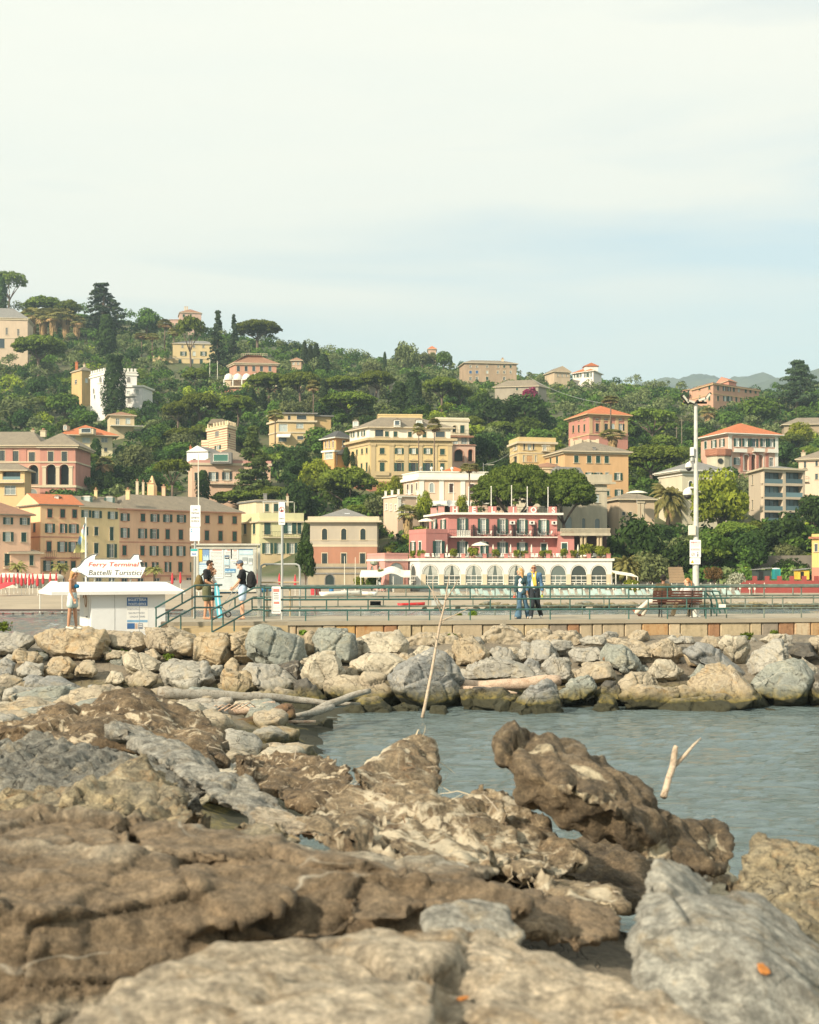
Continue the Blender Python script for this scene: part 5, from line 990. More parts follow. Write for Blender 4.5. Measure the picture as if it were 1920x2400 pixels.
for _ in range(9000):
 Y=rf.uniform(203,612);px=rf.uniform(-60,1980);z=gz(px,Y);base=PY(z,Y);wide=rf.uniform(5.5,9.5);ht=wide*rf.uniform(.6,.95);wd=wide*F/Y;top=base-ht*F/Y
 if Y<265 and px<720:continue
 cand.append((Y,px,z,base,wide,ht,wd,top))
kept=[]
for q in cand:
 Y,px,z,base,wide,ht,wd,top=q
 if not clear(px,wd,top,base,Y):continue
 if any(abs(k[1]-px)<(k[6]+wd)*.30 and abs(k[3]-base)<13 for k in kept):continue
 kept.append(q)
kept.sort(key=lambda q:-q[6]*(q[3]-q[7]));print('WOOD',len(kept))
def wkind(px,Y):
 r=rf.uniform();up=(px>640 and Y>400)or Y>480
 if up:return 'olive_tree' if r<.68 else 'leafy_tree' if r<.85 else 'dark_tree'
 return 'dark_tree' if r<.36 else 'leafy_tree' if r<.62 else 'olive_tree' if r<.82 else 'round_pine' if r<.93 else 'lime_tree'
WL={'olive_tree':'rounded grey-green olive tree in the hillside wood','leafy_tree':'mid-green broadleaf tree in the hillside wood','dark_tree':'dark evergreen broadleaf tree in the hillside wood','round_pine':'rounded pine crown in the hillside wood','lime_tree':'yellow-green tree in the hillside wood'}
N_IND=285;rest=[]
for i,(Y,px,z,base,wide,ht,wd,top)in enumerate(kept):
 k=wkind(px,Y)
 if i<N_IND:
  t,c,W0,H0=TREE[k][i%len(TREE[k])];x=(px-960)/F*Y;o=empty({'round_pine':'stone_pine'}.get(k,k),(x,Y,z-1.),WL[k],'tree',k.replace('_',' ')+'s of the hillside wood',rz=rf.uniform(0,6))
  s=wide/W0;o.scale=(s,s,ht/H0);inst('trunk',t,parent=o);inst('crown',c,parent=o)
 else:rest.append((px,Y,z,wide,ht,k))
V=[];mi=[];mk=['olive_tree','leafy_tree','dark_tree','round_pine','lime_tree']
for px,Y,z,wide,ht,k in rest:
 x=(px-960)/F*Y
 for j in range(6):
  d=sph(1,rf,-.3)[0];p=wide*.24*rf.uniform(.8,1.2);q=puff((x+d[0]*wide*.28,Y+d[1]*wide*.28,z+ht*.5+d[2]*ht*.25),(p,p,p*.85),46,rf,-.4,.5);V.append(q);mi+=[mk.index(k)]*46
nb=0
for _ in range(9000):
 Y=rf.uniform(196,640)**1.0;px=rf.uniform(-80,2000);z=gz(px,Y);base=PY(z,Y);wide=rf.uniform(1.6,4.2);wd=wide*F/Y;top=base-wide*.6*F/Y
 if Y<266 and px<700 or(Y<205 and 860<px<1440):continue
 if not clear(px,wd,top,base,Y,.1,.2):continue
 x=(px-960)/F*Y;n=int(26+wide*7);V.append(puff((x,Y,z+.1*wide),(wide*.5,wide*.5,wide*.5),n,rf,-.1,.42+.05*wide));mi+=[int(rf.choice([0,0,1,1,2,2,4],p=[.2,.1,.2,.1,.2,.15,.05]))]*n;nb+=1
print('UNDER',len(rest),nb)
me=crown_mesh('woodland',V,[LM['olive'],LM['green'],LM['dark'],LM['pine'],LM['lime']],mi);inst('woodland',me,kind='stuff',label='scrub and far trees covering the hillside',cat='woodland')
def bz(px,Y):return gz(px,Y)
RED=plain('parasol_red',(.55,.04,.05),.7);AQUA=plain('lounger_aqua',(.42,.53,.48),.6);CANV=plain('canvas_cream',(.72,.68,.56),.8);YELL=plain('sign_yellow',(.75,.48,.06),.6);BLUE=plain('sign_blue',(.02,.14,.42),.5)
WOOD=plain('grey_wood',(.22,.18,.13),.9,0,.25,2);DKWOOD=plain('dark_wood',(.07,.045,.035),.8,0,.25,2);LOGM=None
def closed_parasol(mat,H=2.4):
 o=empty('closed_parasol',(0,0,0));mb=MB();mb.tube((0,0,-.3),(0,0,H),.03,n=6);mb.build('pole',WHITE,o)
 mb=MB();mb.lathe((0,0,0),[(.05,H*.42),(.16,H*.5),(.15,H*.7),(.07,H*.92),(.02,H)],8);mb.build('folded_canopy',mat,o);return o
pr=closed_parasol(RED)
L1=('closed red parasol on the beach behind the woman in the bikini','parasol','closed red parasols on the left beach')
for i,(px,dY)in enumerate(((3,0),(14,3),(22,-2),(33,1),(42,4),(51,-3),(60,2),(69,-1),(77,3),(88,-4),(101,5),(118,6),(132,4),(404,5),(423,8),(472,9),(530,6),(570,0),(602,7),(692,2),(655,9))):
 o=pr if i==0 else copy_tree(pr);Y=152+dY;o.location=((px-960)/F*Y,Y,bz(px,Y));o.rotation_euler.z=i;tag(o,*L1)if px<150 else tag(o,'closed red parasol on the far beach seen behind the two men','parasol','closed red parasols behind the men')
pw=closed_parasol(CANV,2.3)
for i in range(40):
 px=1072+i*18.3+(i*7%5)*2;o=pw if i==0 else copy_tree(pw);Y=164+(i*5%7);o.scale=(.8,.8,.64);o.location=((px-960)/F*Y,Y,bz(px,Y));tag(o,'closed cream parasol among the pale green beach loungers','parasol','closed cream parasols of the lounger beach')
for i,px in enumerate((1048,1097,1156,1197,1246,1283,1355)):
 o=copy_tree(pw);o.scale=(.85,.85,.95);o.location=((px-960)/F*193,193,h.zt+.06);tag(o,'closed cream parasol on the hotel terrace above the arcade','parasol','closed cream parasols of the hotel terrace')
o=empty('open_parasol',(0,0,0));mb=MB();mb.tube((0,0,0),(0,0,2.3),.03,n=6);mb.build('pole',WHITE,o)
mb=MB();mb.lathe((0,0,0),[(1.3,1.95),(1.28,2.02),(.7,2.3),(.05,2.5)],10,cap=False);mb.build('canopy',RED,o);x,_=XZ(28,0,148);o.location=(x,148,bz(28,148)-.9);o.rotation_euler=(.1,-.35,0);tag(o,'single open red parasol tilted on the beach at the left','parasol')
for nm,px,Y,z0,lab in(('open_parasol',1126,192.5,h.zt+.06,'open white parasol on the hotel terrace'),('open_parasol',1000,205,None,'white parasol on the roof of the pink hotel wing'),('open_parasol',1493,232,None,'large white parasol above the small beige garden house')):
 z0=z0 if z0 is not None else(zpy(1250,205)-.2 if px==1000 else zpy(1153,232)-2.2);o=empty('open_parasol',((px-960)/F*Y,Y,z0),lab,'parasol');k=1.5 if px==1493 else 1.0
 mb=MB();mb.tube((0,0,0),(0,0,2.3),.03,n=6);mb.build('pole',WHITE,o,origin=(0,0,0));mb=MB();mb.lathe((0,0,0),[(1.25*k,1.95),(1.22*k,2.05),(.7*k,2.32),(.05,2.48)],12,cap=False);mb.build('canopy',CANV,o,origin=(0,0,0))
def lounger_mesh():
 b=MB();b.box((0,.25,.3),(.62,1.25,.05));b.obox((-.31,.85,.32),(.62,0,0),(0,.45,.55),(0,-.04,.03))
 for x in(-.28,.28):
  for y in(-.3,.8):b.box((x,y,.15),(.05,.05,.3))
  b.box((x,.25,.27),(.04,1.3,.04))
 b.obox((-.31,.9,.1),(.04,0,0),(0,.35,.5),(0,.04,0));return b.mesh('lounger',AQUA)
lm=lounger_mesh();n=0
for r_,Y in enumerate((151,159)):
 for px in np.arange(1046 if r_ else 1150,1745,19.):
  if(int(px*7)%100)<22:continue
  x=(px-960)/F*Y+math.sin(px*3)*.1;inst('sun_lounger',lm,(x,Y+math.sin(px)*.3,bz(px,Y)),rz=.5+.15*math.sin(px*2)+(math.pi if r_==9 else 0),sc=(.9,.9,1.0),label='pale green sun lounger on the beach behind the pier railing',cat='lounger',group='pale green loungers on the beach');n+=1
cm=MB();cm.box((0,0,.42),(.45,.45,.05));cm.obox((-.22,.2,.44),(.45,0,0),(0,.1,.45),(0,-.04,0))
for x in(-.2,.2):
 for y in(-.2,.2):cm.tube((x,y,0),(x,y,.42),.02,n=4)
chm=cm.mesh('chair',WHITE);tb_=MB();tb_.lathe((0,0,0),[(.25,0),(.03,.04),(.03,.7),(.4,.7),(.4,.74)],10);tbm=tb_.mesh('table',plain('table_rose',(.4,.09,.09),.6));tbw=tb_.mesh('table',WHITE)
zb_=HC+(HY-1258)/F*200.3
for px in(1132.5,1178,1224,1274):
 a=fm_.s_of(px);q=fm_.pt(a+.15,zb_,.75);inst('cafe_table',tbm,q,label='small rose table on the hotel balcony between two white chairs',cat='table',group='balcony tables')
 for sx,rz in((-.75,1.2),(.85,-1.2)):inst('chair',chm,fm_.pt(a+sx,zb_,.75),rz=rz,label='white chair on the hotel balcony',cat='chair',group='white balcony chairs')
mb=MB();a=fm_.s_of(1084);q=fm_.pt(a-1,zb_,1.1);mb.obox(q,Vector((*fm_.u,0))*2,Vector((*fm_.n,0))*.04,(0,0,.9));
for i in range(6):mb.obox(fm_.pt(a-1+i*.39,zb_,1.15),Vector((*fm_.u,0))*.05,Vector((*fm_.n,0))*.05,(0,0,1.0))
mb.build('balcony_screen',WHITE,label='white screen on the left bay of the hotel balcony',cat='screen')
for i,px in enumerate(np.concatenate([np.arange(996,1430,11.),np.arange(1003,1430,23.)])):
 if abs((px-1036)%49.6-0)<8:continue
 Y=193.5+(i*3%5)*.5;inst('chair',chm,((px-960)/F*Y,Y,h.zt+.06),rz=i*1.1,label='white chair on the hotel terrace above the arcade',cat='chair',group='white chairs of the hotel terrace')
o=empty('awning',((905-960)/F*184,184,bz(905,184)),'long white scalloped awning with posts in front of the pink pavilion','awning');mb=MB();x0,z0=XZ(843,1349,182.5);x1,_=XZ(962,1349,182.5);N=16
for i in range(N):
 a0,a1=x0+(x1-x0)*i/N,x0+(x1-x0)*(i+1)/N;e0=.55*max(0,math.sin((i/N-.42)*math.pi/.42))if.42<i/N<.84 else 0;e1=.55*max(0,math.sin(((i+1)/N-.42)*math.pi/.42))if.42<(i+1)/N<.84 else 0
 mb.face([(a0,182.5,z0+e0),(a1,182.5,z0+e1),(a1,188.5,z0+.7+e1),(a0,188.5,z0+.7+e0)]);mb.face([(a0,182.5,z0+e0-.25),(a1,182.5,z0+e1-.25),(a1,182.5,z0+e1),(a0,182.5,z0+e0)])
mb.build('canopy',WHITE,o)
for px in(846,884,922,960):x,_=XZ(px,0,183);mb=MB();mb.tube((x,183,bz(px,183)-.2),(x,183,z0-.1),.06,n=6);mb.build('post',WHITE,o)
for i in range(16):
 px=880+i*5;Y=184+(i%3);inst('chair',chm,((px-960)/F*Y,Y,bz(px,Y)+.0),rz=i,label='white cafe seat under the white awning',cat='chair',group='cafe seats under the awning')
mb=MB();x0,z0=XZ(924,1378,181);x1,_=XZ(962,1378,181);mb.box(((x0+x1)/2,181,bz(940,181)+.5),(x1-x0,.2,1.0));mb.box(((x0+x1)/2,181,bz(940,181)+1.02),(x1-x0+.2,.4,.06));mb.build('low_wall',SLATE,label='low grey wall before the awning seats',cat='wall')
x0,z0=XZ(1436,1339,187);x1,z1=XZ(1495,1355,184);o=empty('pergola',(x0,186,bz(1440,186)),'white sloping pergola frame at the right end of the arcade','pergola')
mb=MB()
for t in np.linspace(0,1,12):mb.path([(x0+(x1-x0)*t,184,z0-.45*t-.3),(x0+(x1-x0)*t,189,z0-.45*t+.1)],.045,5)
mb.path([(x0,184,z0-.3),(x1,184,z0-.75)],.06,5);mb.path([(x0,189,z0+.1),(x1,189,z0-.35)],.06,5);mb.build('rafters',WHITE,o)
for t in(0,.5,1):x=x0+(x1-x0)*t;mb=MB();mb.tube((x,184,-.1),(x,184,z0-.3-.45*t),.06,n=6);mb.build('post',WHITE,o)
SW=stucco('rubble_wall',(.21,.19,.155),.4)
mb=MB();x0,z0=XZ(1688,1302,207);x1,_=XZ(1905,1302,207);
mb.prism([(x0,207,-.5),(x1+12,207,-.5),(x1+12,207,z0+.1),(x0+8,207,z0),(x0+3,207,z0-.5),(x0,207,z0-2.2)],(0,1.2,0));mb.build('retaining_wall',SW,label='long grey stone retaining wall under the dark trees at the right',cat='wall')
RW=stucco('terrace_red',(.30,.062,.052),.2);x0,z0=XZ(1738,1361,178);x1=(2000-960)/F*178
o=empty('terrace_wall',((x0+x1)/2,178,bz(1850,178)),'dark red terrace wall with short pillars behind the beach at the right','wall');mb=MB();mb.box(((x0+x1)/2,179,z0/2-.5),(x1-x0,2,z0+1));mb.build('wall',RW,o)
for px in np.arange(1742,1990,29.):x,_=XZ(px,0,178);mb=MB();mb.box((x,178.4,z0+.3),(.5,.5,.62));mb.build('pillar',RW,o)
x,z=XZ(1822,1357,186);o=empty('portable_toilet',(x,186,z),'turquoise portable toilet cabin on the red terrace','toilet cabin');mb=MB();mb.box((x,186.6,z+.68),(.95,1.0,1.36));mb.build('cabin',plain('turquoise',(.02,.27,.27),.45),o);mb=MB();mb.lathe((x,186.6,z+1.36),[(.55,0),(.5,.1),(.1,.16)],8);mb.build('roof',WHITE,o);mb=MB();mb.box((x-.05,186.08,z+.65),(.6,.03,1.15));mb.build('door',plain('turquoise_dark',(.015,.19,.20),.45),o)
for nm,px,w,tp,mat,lab in(('shed',1789,36,1336,plain('shed_green',(.035,.05,.045),.8),'dark green shed with a pale sloping roof on the red terrace'),('kiosk',1884,26,1337,YELL,'small yellow kiosk at the right end of the red terrace')):
 x,z=XZ(px,1358,187);ww=w/F*187;hh=(1358-tp)/F*187;o=empty(nm,(x,187,z),lab,nm);mb=MB();mb.box((x,188,z+hh/2),(ww,2,hh));mb.build('wall',mat,o);mb=MB();mb.obox((x-ww/2-.2,186.7,z+hh),(ww+.4,0,.25),(0,2.6,0),(0,0,.08));mb.build('roof',GREYROOF,o);mb=MB();mb.box((x-ww*.15,186.98,z+hh*.45),(ww*.3,.05,hh*.8));mb.build('door',DARK,o)
x,z=XZ(1588,1366,186);mb=MB()
for i in range(6):mb.box((x,186+i*.3,z+.18+i*.36),(2.0-.04*i,1,.34))
mb.build('steps',stucco('steps_tan',(.30,.215,.13)),label='short flight of tan brick steps behind the beach parasols',cat='steps')
for px,tp,w,lab in((18,1348,46,'white flat-topped beach tent at the left edge'),(52,1350,26,'white beach tent beside the red parasols'),(102,1351,68,'long white beach tent left of the ferry sign')):
 Y=180;x,z=XZ(px,tp,Y);ww=w/F*Y;g=bz(px,Y);o=empty('beach_tent',(x,Y,g),lab,'tent');mb=MB();mb.box((x,Y+1.5,z-.15),(ww,3,.3));mb.prism([(x-ww/2,Y,z),(x+ww/2,Y,z),(x+ww/2-.5,Y,z+.3),(x-ww/2+.5,Y,z+.3)],(0,3,0));mb.build('roof',CANV if px==102 else WHITE,o)
 mb=MB();mb.box((x,Y+2.9,(z+g)/2),(ww*.96,.1,z-g));mb.build('back_panel',WHITE,o)
 for sx in(-1,1):mb=MB();mb.tube((x+sx*ww*.48,Y+.1,g-.2),(x+sx*ww*.48,Y+.1,z),.05,n=6);mb.build('post',WHITE,o)
Y=112;x0,z0=XZ(90,1391,Y);x1,z1=XZ(148,1391,Y);xm=(x0+x1)/2;o=empty('ticket_canopy',(xm,Y,.0),'white pyramid canopy with a blue banner and yellow hem on the jetty','canopy');zt_=zpy(1362,Y);mb=MB();mb.prism([(x0,Y,z0+.12),(x1,Y,z0+.12),(xm+.25,Y+1,zt_),(xm-.25,Y+1,zt_)],(0,.05,0),0);mb.face([(x0,Y,z0+.12),(xm-.25,Y+1,zt_),(xm-.25,Y+1.2,zt_),(x0,Y+2,z0+.12)]);mb.face([(x1,Y,z0+.12),(x1,Y+2,z0+.12),(xm+.25,Y+1.2,zt_),(xm+.25,Y+1,zt_)]);mb.build('roof',WHITE,o)
mb=MB();mb.box((xm,Y-.02,z0+.06),(x1-x0,.06,.1));mb.build('hem',YELL,o)
mb=MB();mb.prism([(x0+.2,Y-.05,z0+.14),(x1-.2,Y-.05,z0+.14),(x1-.55,Y+.4,z0+.48),(x0+.55,Y+.4,z0+.48)],(0,-.02,.01));bn=mb.build('banner',BLUE,o)
for px in(93,145):mb=MB();x=(px-960)/F*Y;mb.tube((x,Y+.1,-.5),(x,Y+.1,z0+.1),.04,n=6);mb.build('post',WHITE,o)
o=empty('jetty',((90-960)/F*109,109,0),'low dark plank jetty on short posts behind the woman in the bikini','jetty');x0,z0=XZ(-160,1428.5,109);x1,_=XZ(425,1428.5,109);mb=MB();mb.obox((x0,108.4,z0-.1),(x1-x0,0,0),(0,1.6,0),(0,0,.1));mb.build('deck',DKWOOD,o)
for px in np.arange(-150,425,23.):x=(px-960)/F*109;mb=MB();mb.box((x,108.6,-.15),(.14,.14,.5));mb.build('post',DKWOOD,o)
def hull(L,B,D,mats,mast=0,col2=None):
 b=MB();N=9;rings=[]
 for i in range(N):
  t=i/(N-1);w=B/2*math.sin(math.pi*min(1,.18+.82*(1-t)**.8)*.5)*(1-.95*max(0,t-.55)/.45*1.0 if t>.55 else 1);zk=.0+D*.35*max(0,t-.6)/.4;x=-L/2+L*t;zg=D*(1+.25*t*t)
  rings.append([(x,-w,zg),(x,-w*.85,zk+D*.35),(x,0,zk),(x,w*.85,zk+D*.35),(x,w,zg),(x,w*.86,zg-.04),(x,0,zg-D*.55),(x,-w*.86,zg-.04)])
 vs=[p for r in rings for p in r];fs=[(i*8+k,i*8+(k+1)%8,(i+1)*8+(k+1)%8,(i+1)*8+k)for i in range(N-1)for k in range(8)]+[tuple(range(8))[::-1],tuple(range((N-1)*8,N*8))]
 b.add(vs,fs);return b
for i,(px,py,L,rz,mat,mast,lab)in enumerate(((802,1401,5.0,.5,WHITE,5.4,'white sailing dinghy with a bare mast on the beach below the brick red house'),(838,1399,4.6,2.6,WHITE,5.3,'second white dinghy with a mast beside the bushes'),(535,1400,5.2,.3,plain('boat_blue',(.03,.2,.42),.4),0,'blue and white boat hull seen between the two men'),(566,1399,4.2,.2,WHITE,0,'white boat hull right of the blue one between the men'),(966,1419,2.6,.4,plain('kayak_red',(.6,.03,.03),.4),0,'small red boat with a white top on the sand'),(600,1398,4,.1,plain('boat_blue',()),0,'blue boat hull behind the black backpack'))):
 Y=min(max(3200*(HC-.3)/(py-1330),126),178);x=(px-960)/F*Y;z=bz(px,Y);o=empty('dinghy' if mast else 'rowing_boat',(x,Y,z),lab,'boat',rz=rz);b=hull(L,L*.32,L*.12,None);b.build('hull',mat,o,True,origin=(0,0,0))
 mb=MB();
 for t in(-.2,.15):mb.box((L*t,0,L*.085),(.22,L*.24,.04))
 mb.build('thwarts',WOOD,o,origin=(0,0,0))
 if mast:mb=MB();mb.tube((.3,0,.1),(.3,0,mast*.85),.045,.03,6);mb.build('mast',CANV,o,origin=(0,0,0))
for nm,px,py,r_,hh,mat,lab in(('barrel',736,1401,.36,1.0,RED,'bright red barrel on the beach below the arched doorway'),('barrel',777,1401,.26,.9,plain('drum_blue',(.03,.16,.36),.5),'blue drum at the bow of the white dinghy'),('barrel',748,1400,.2,.9,plain('drum_maroon',(.12,.03,.03),.5),'thin maroon drum beside the red barrel')):
 Y=158;x=(px-960)/F*Y;mb=MB();mb.lathe((x,Y,bz(px,Y)),[(r_,0),(r_*1.05,hh*.3),(r_*1.0,hh*.35),(r_*1.05,hh*.65),(r_,hh*.7),(r_,hh)],12);mb.build(nm,mat,label=lab,cat='barrel')
x,z=XZ(880,1420,128);mb=MB();mb.box((x,128.5,.5),(1.0,1,.06));mb.box((x-.47,128.5,.28),(.06,1,.4));mb.box((x+.47,128.5,.28),(.06,1,.4));mb.box((x,128.95,.28),(.9,.06,.4));mb.build('crate',DARK,label='black open crate standing at the water edge',cat='crate')
for px,lab in((1019,'left of two pale grey boards standing at the water edge'),(1037,'right of two pale grey boards standing at the water edge')):
 x,z=XZ(px,1424,126);mb=MB();mb.box((x,126,.38),(.6,.06,.64));mb.box((x-.2,126.1,.3),(.06,.2,.6));mb.build('board',plain('board_grey',(.42,.44,.42),.7),label=lab,cat='board')
ZD=2.0
def YF(px):return 43+3*(px-600)/1320.
def XF(px):return(px-960)/F*YF(px)
pL,pR=Vector((XF(600),YF(600))),Vector((XF(2500),YF(2500)));pu=(pR-pL).normalized();pn=Vector((pu.y,-pu.x))
def pp(s,out=0.,z=ZD):q=pL+pu*s+pn*out;return Vector((q.x,q.y,z))
_pf=Fac(pL,pR)
def sp(px):return _pf.s_of(px)
CONC=stucco('pier_concrete',(.36,.315,.235),.25)
mstone=[]
for i,c in enumerate(((.42,.34,.215),(.38,.31,.21),(.40,.26,.13),(.31,.17,.09),(.25,.21,.16),(.48,.39,.26),(.44,.28,.11))):
 m,nt,b=newmat('pier_stone');v=coord(nt);vs_=coord(nt,(5,5,.8))
 f_=ramp(nt,noi(nt,vs_,1.0,4,.6),.45,.7);g_=ramp(nt,noi(nt,v,9,4),.35,.7)
 a_=mixc(nt,f_,c,(.30,.12,.03)if i in(2,5,6)else sh(c,.62));nt.links.new(mixc(nt,g_,a_,sh(c,1.15)),b.inputs['Base Color']);b.inputs['Roughness'].default_value=.9;bump(nt,b,noi(nt,v,14,5),.6,.02);mstone.append(m)
pier=empty('pier',pp(8),'stone-faced pier with concrete coping and a walkway, running right','pier')
Lp=(pR-pL).length
mb=MB();U,N=Vector((*pu,0)),Vector((*pn,0))
mb.obox(pp(-2.7,-4.4,-1),U*(Lp+2.7),N*4.25,(0,0,ZD+.87));mb.build('core',CONC,pier)
mb=MB();mb.obox(pp(-2.75,-4.5,ZD-.13),U*(Lp+2.75),N*4.58,(0,0,.13));mb.build('deck',CONC,pier)
rs=random.Random(3);mb=MB();s=.55
while s<Lp:
 w=rs.choice((rs.uniform(.3,.45),rs.uniform(.4,1.0)))*(1.0 if s<12 else 1.35);k=rs.choices(range(7),(4,4,2,2,1.5,2,.6 if s<14 else 4))[0];h0=rs.uniform(.50,.62)
 g=.012;z0,z1=ZD-.13-h0,ZD-.134;d=rs.uniform(.0,.05);c=.03
 o=pp(s+g,-.15,z0);a=U*(w-2*g);n_=N*(.15+d);hh=z1-z0
 P0=[o,o+a,o+a+Vector((0,0,hh)),o+Vector((0,0,hh))];P1=[p+n_*.8 for p in P0];ins=[(c,c*1.5),(-c,c*1.5),(-c,-c),(c,-c)];P2=[p+n_+U*q[0]+Vector((0,0,q[1]+rs.uniform(-.01,.01)))for p,q in zip(P0,ins)]
 n0=len(mb.v);mb.v+=[tuple(p)for p in P0+P1+P2]
 for r0 in(0,4):
  for i in range(4):mb.f.append((n0+r0+i,n0+r0+(i+1)%4,n0+r0+4+(i+1)%4,n0+r0+4+i));mb.m.append(k)
 mb.f.append((n0+8,n0+9,n0+10,n0+11));mb.m.append(k);s+=w
mb.build('stone_facing',mstone,pier)
mb=MB();mb.obox(pp(.5,-.2,-1),U*Lp,N*.5,(0,0,ZD-.12-.6+1));mb.build('footing',stucco('footing_concrete',(.22,.19,.15),.4),pier)
STEP=stucco('step_stone',(.44,.345,.20),.25)
for i in range(4):
 mb=MB();x0,x1=-2.55+.12*i,1.0-.28*i;z1=ZD-.005-.17*i;mb.obox(pp(x0,.02,z1-.8),U*(x1-x0),N*(.06+.34*i),(0,0,.8-.0))
 mb.build('step',STEP,pier)
mb=MB();mb.obox(pp(-2.95,-1.0,.8),U*.36,N*1.05,(0,0,ZD-.8-.02));mb.build('stair_cheek',stucco('cheek_stone',(.16,.13,.09),.3),pier)
GRN=plain('rail_green',(.035,.105,.090),.45,0,.3,6);GRN2=plain('rail_weathered',(.13,.16,.13),.6,0,.4,5);GREYP=plain('galvanised',(.42,.43,.40),.4,.3)
def railing(name,lab,s0,s1,out,mat,ph,sp_=1.33):
 o=empty(name,pp((s0+s1)/2,out),lab,'railing')
 zs=(1.055,.68,.335)
 for z,r in zip(zs,(.036,.030,.030)):mb=MB();mb.tube(pp(s0,out,ZD+z),pp(s1,out,ZD+z),r,n=8);mb.build('rail',mat,o)
 for(za,zb,off)in((zs[1],zs[0],0),(zs[2],zs[1],.5),(0,zs[2],0)):
  s=s0+(off+ph)*sp_
  while s<=s1+.01:
   mb=MB();mb.tube(pp(s,out,ZD+za),pp(s,out,ZD+zb),.024,n=6);mb.build('post',mat,o);s+=sp_
 return o
s619,s1710=sp(620),sp(1711)
railing('pier_railing','green three-rail railing along the front edge of the pier',s619,s1710,-.06,GRN,.98)
railing('pier_railing','weathered grey-green railing continuing along the pier to the right edge',s1710+.02,sp(2250),-.35,GRN2,0)
railing('pier_railing','thin weathered railing along the far side of the pier',sp(605),sp(2250),-4.2,GRN2,.35,1.6)
def pq(px,py,Y):return P(px,py,Y)
o=empty('stair_handrail',pp(0,.3),'green sloping handrail on the right side of the pier steps','handrail')
Ya,Yb=YF(592)-.06,YF(592)-1.5
for tp in(((620,1376.5,Ya),(595,1378,Ya),(496,1430,Yb)),((619,1402,Ya),(591,1402,Ya),(497,1453,Yb)),((619,1429,Ya),(592,1429,Ya),(498,1481,Yb))):
 mb=MB();mb.path([pq(*q)for q in tp],.029,8);mb.build('rail',GRN,o)
def onr(px,pyoff):t=(592-px)/(592-497);return pq(px,pyoff,Ya+(Yb-Ya)*t)
for px,a,b_ in((497,1430,1500),(523,1440,1467),(549,1454,1480),(551,1402,1424),(591,1403,1430)):
 mb=MB();mb.tube(onr(px,a),onr(px,b_),.024,n=6);mb.build('post',GRN,o)
mb=MB();mb.tube(pq(619,1376,Ya),pq(619,1456,Ya),.028,n=6);mb.build('post',GRN,o)
o=empty('stair_handrail',pp(-2.6,.3),'green sloping handrail on the left side of the pier steps beside the kiosk','handrail');Ya2,Yb2=YF(457)-.1,YF(457)-1.3
for tp in(((520,1371,Ya2+2),(457,1372,Ya2),(364,1425,Yb2)),((520,1398,Ya2+2),(457,1398,Ya2),(367,1449,Yb2)),((520,1424,Ya2+2),(455,1424,Ya2),(372,1470,Yb2))):
 mb=MB();mb.path([pq(*q)for q in tp],.029,8);mb.build('rail',GRN,o)
for px,a,b_ in((366,1425,1492),(395,1434,1458),(424,1444,1478),(427,1390,1416),(457,1372,1450)):
 t=(457-px)/(457-366);mb=MB();mb.tube(pq(px,a,Ya2+(Yb2-Ya2)*t),pq(px,b_,Ya2+(Yb2-Ya2)*t),.024,n=6);mb.build('post',GRN,o)
o=empty('stair_handrail',pp(sp(1680),-3),'set of sloping green handrails right of the bench on the pier','handrail')
for dx in(0,14,28,):
 Y=47.6;mb=MB();mb.path([pq(1640+dx*1.0,1385,Y),pq(1652+dx*1.2,1386,Y),pq(1664+dx*.9,1400,Y),pq(1668+dx*.95,1450,Y)if False else pq(1676+dx*.9,1438,Y)],.028,6);mb.build('rail',GRN,o)
for px in(1652,1667,1680):mb=MB();mb.tube(pq(px,1388+(px-1652)*.6,47.6),P(px,1446,47.6),.024,n=6);mb.build('post',GRN,o)
x,z=XZ(1693,1420,45.0);mb=MB();mb.box((x,45.0,z),(.23,.01,.11));mb.box((x,45.02,z),(.2,.02,.02));mb.build('card_sign',WHITE,label='small blank white card tied to the pier railing right of the bench',cat='sign')
o=empty('tube_frame',P(655,1445,47.5),'grey bent tube frame standing behind the railing by the green house','frame');Y=47.5
mb=MB();mb.path([P(611,1448,Y),P(611,1334,Y),P(613,1326,Y),P(619,1322.5,Y),P(695,1322.5,Y),P(701,1326,Y),P(703,1334,Y),P(703,1448,Y)],.035,8);mb.build('frame',GREYP,o)
for px in(626,680):mb=MB();mb.tube(P(px,1370,Y),P(px,1448,Y),.03,n=6);mb.build('leg',plain('rail_tan',(.42,.33,.2),.6),o)
mb=MB();mb.tube(P(611,1365,Y),P(703,1365,Y),.03,n=6);mb.build('crossbar',plain('rail_tan',()),o)
SIGNW=plain('sign_white',(.80,.80,.77),.5,0,.03);SIGNR=plain('sign_red',(.62,.07,.05),.5,0,.05);SIGNK=plain('sign_black',(.03,.03,.035),.5);TEAL=plain('sign_teal',(.05,.42,.40),.5);ORG=plain('sign_orange',(.8,.4,.04),.5)
EX,EZ=Vector((1,0,0)),Vector((0,0,1))
def board(mb,px0,py0,px1,py1,Y,m=0,t=.025):
 x0,z0=XZ(px0,py0,Y);x1,z1=XZ(px1,py1,Y);c=.25*min(x1-x0,z0-z1)*.25
 q=[(x0+c,Y,z1),(x1-c,Y,z1),(x1,Y,z1+c),(x1,Y,z0-c),(x1-c,Y,z0),(x0+c,Y,z0),(x0,Y,z0-c),(x0,Y,z1+c)]
 mb.prism(q,(0,t,0),m)
def strip(mb,px0,py0,px1,py1,Y,m):x0,z0=XZ(px0,py0,Y);x1,z1=XZ(px1,py1,Y);mb.face([(x0,Y,z1),(x1,Y,z1),(x1,Y,z0),(x0,Y,z0)],m)
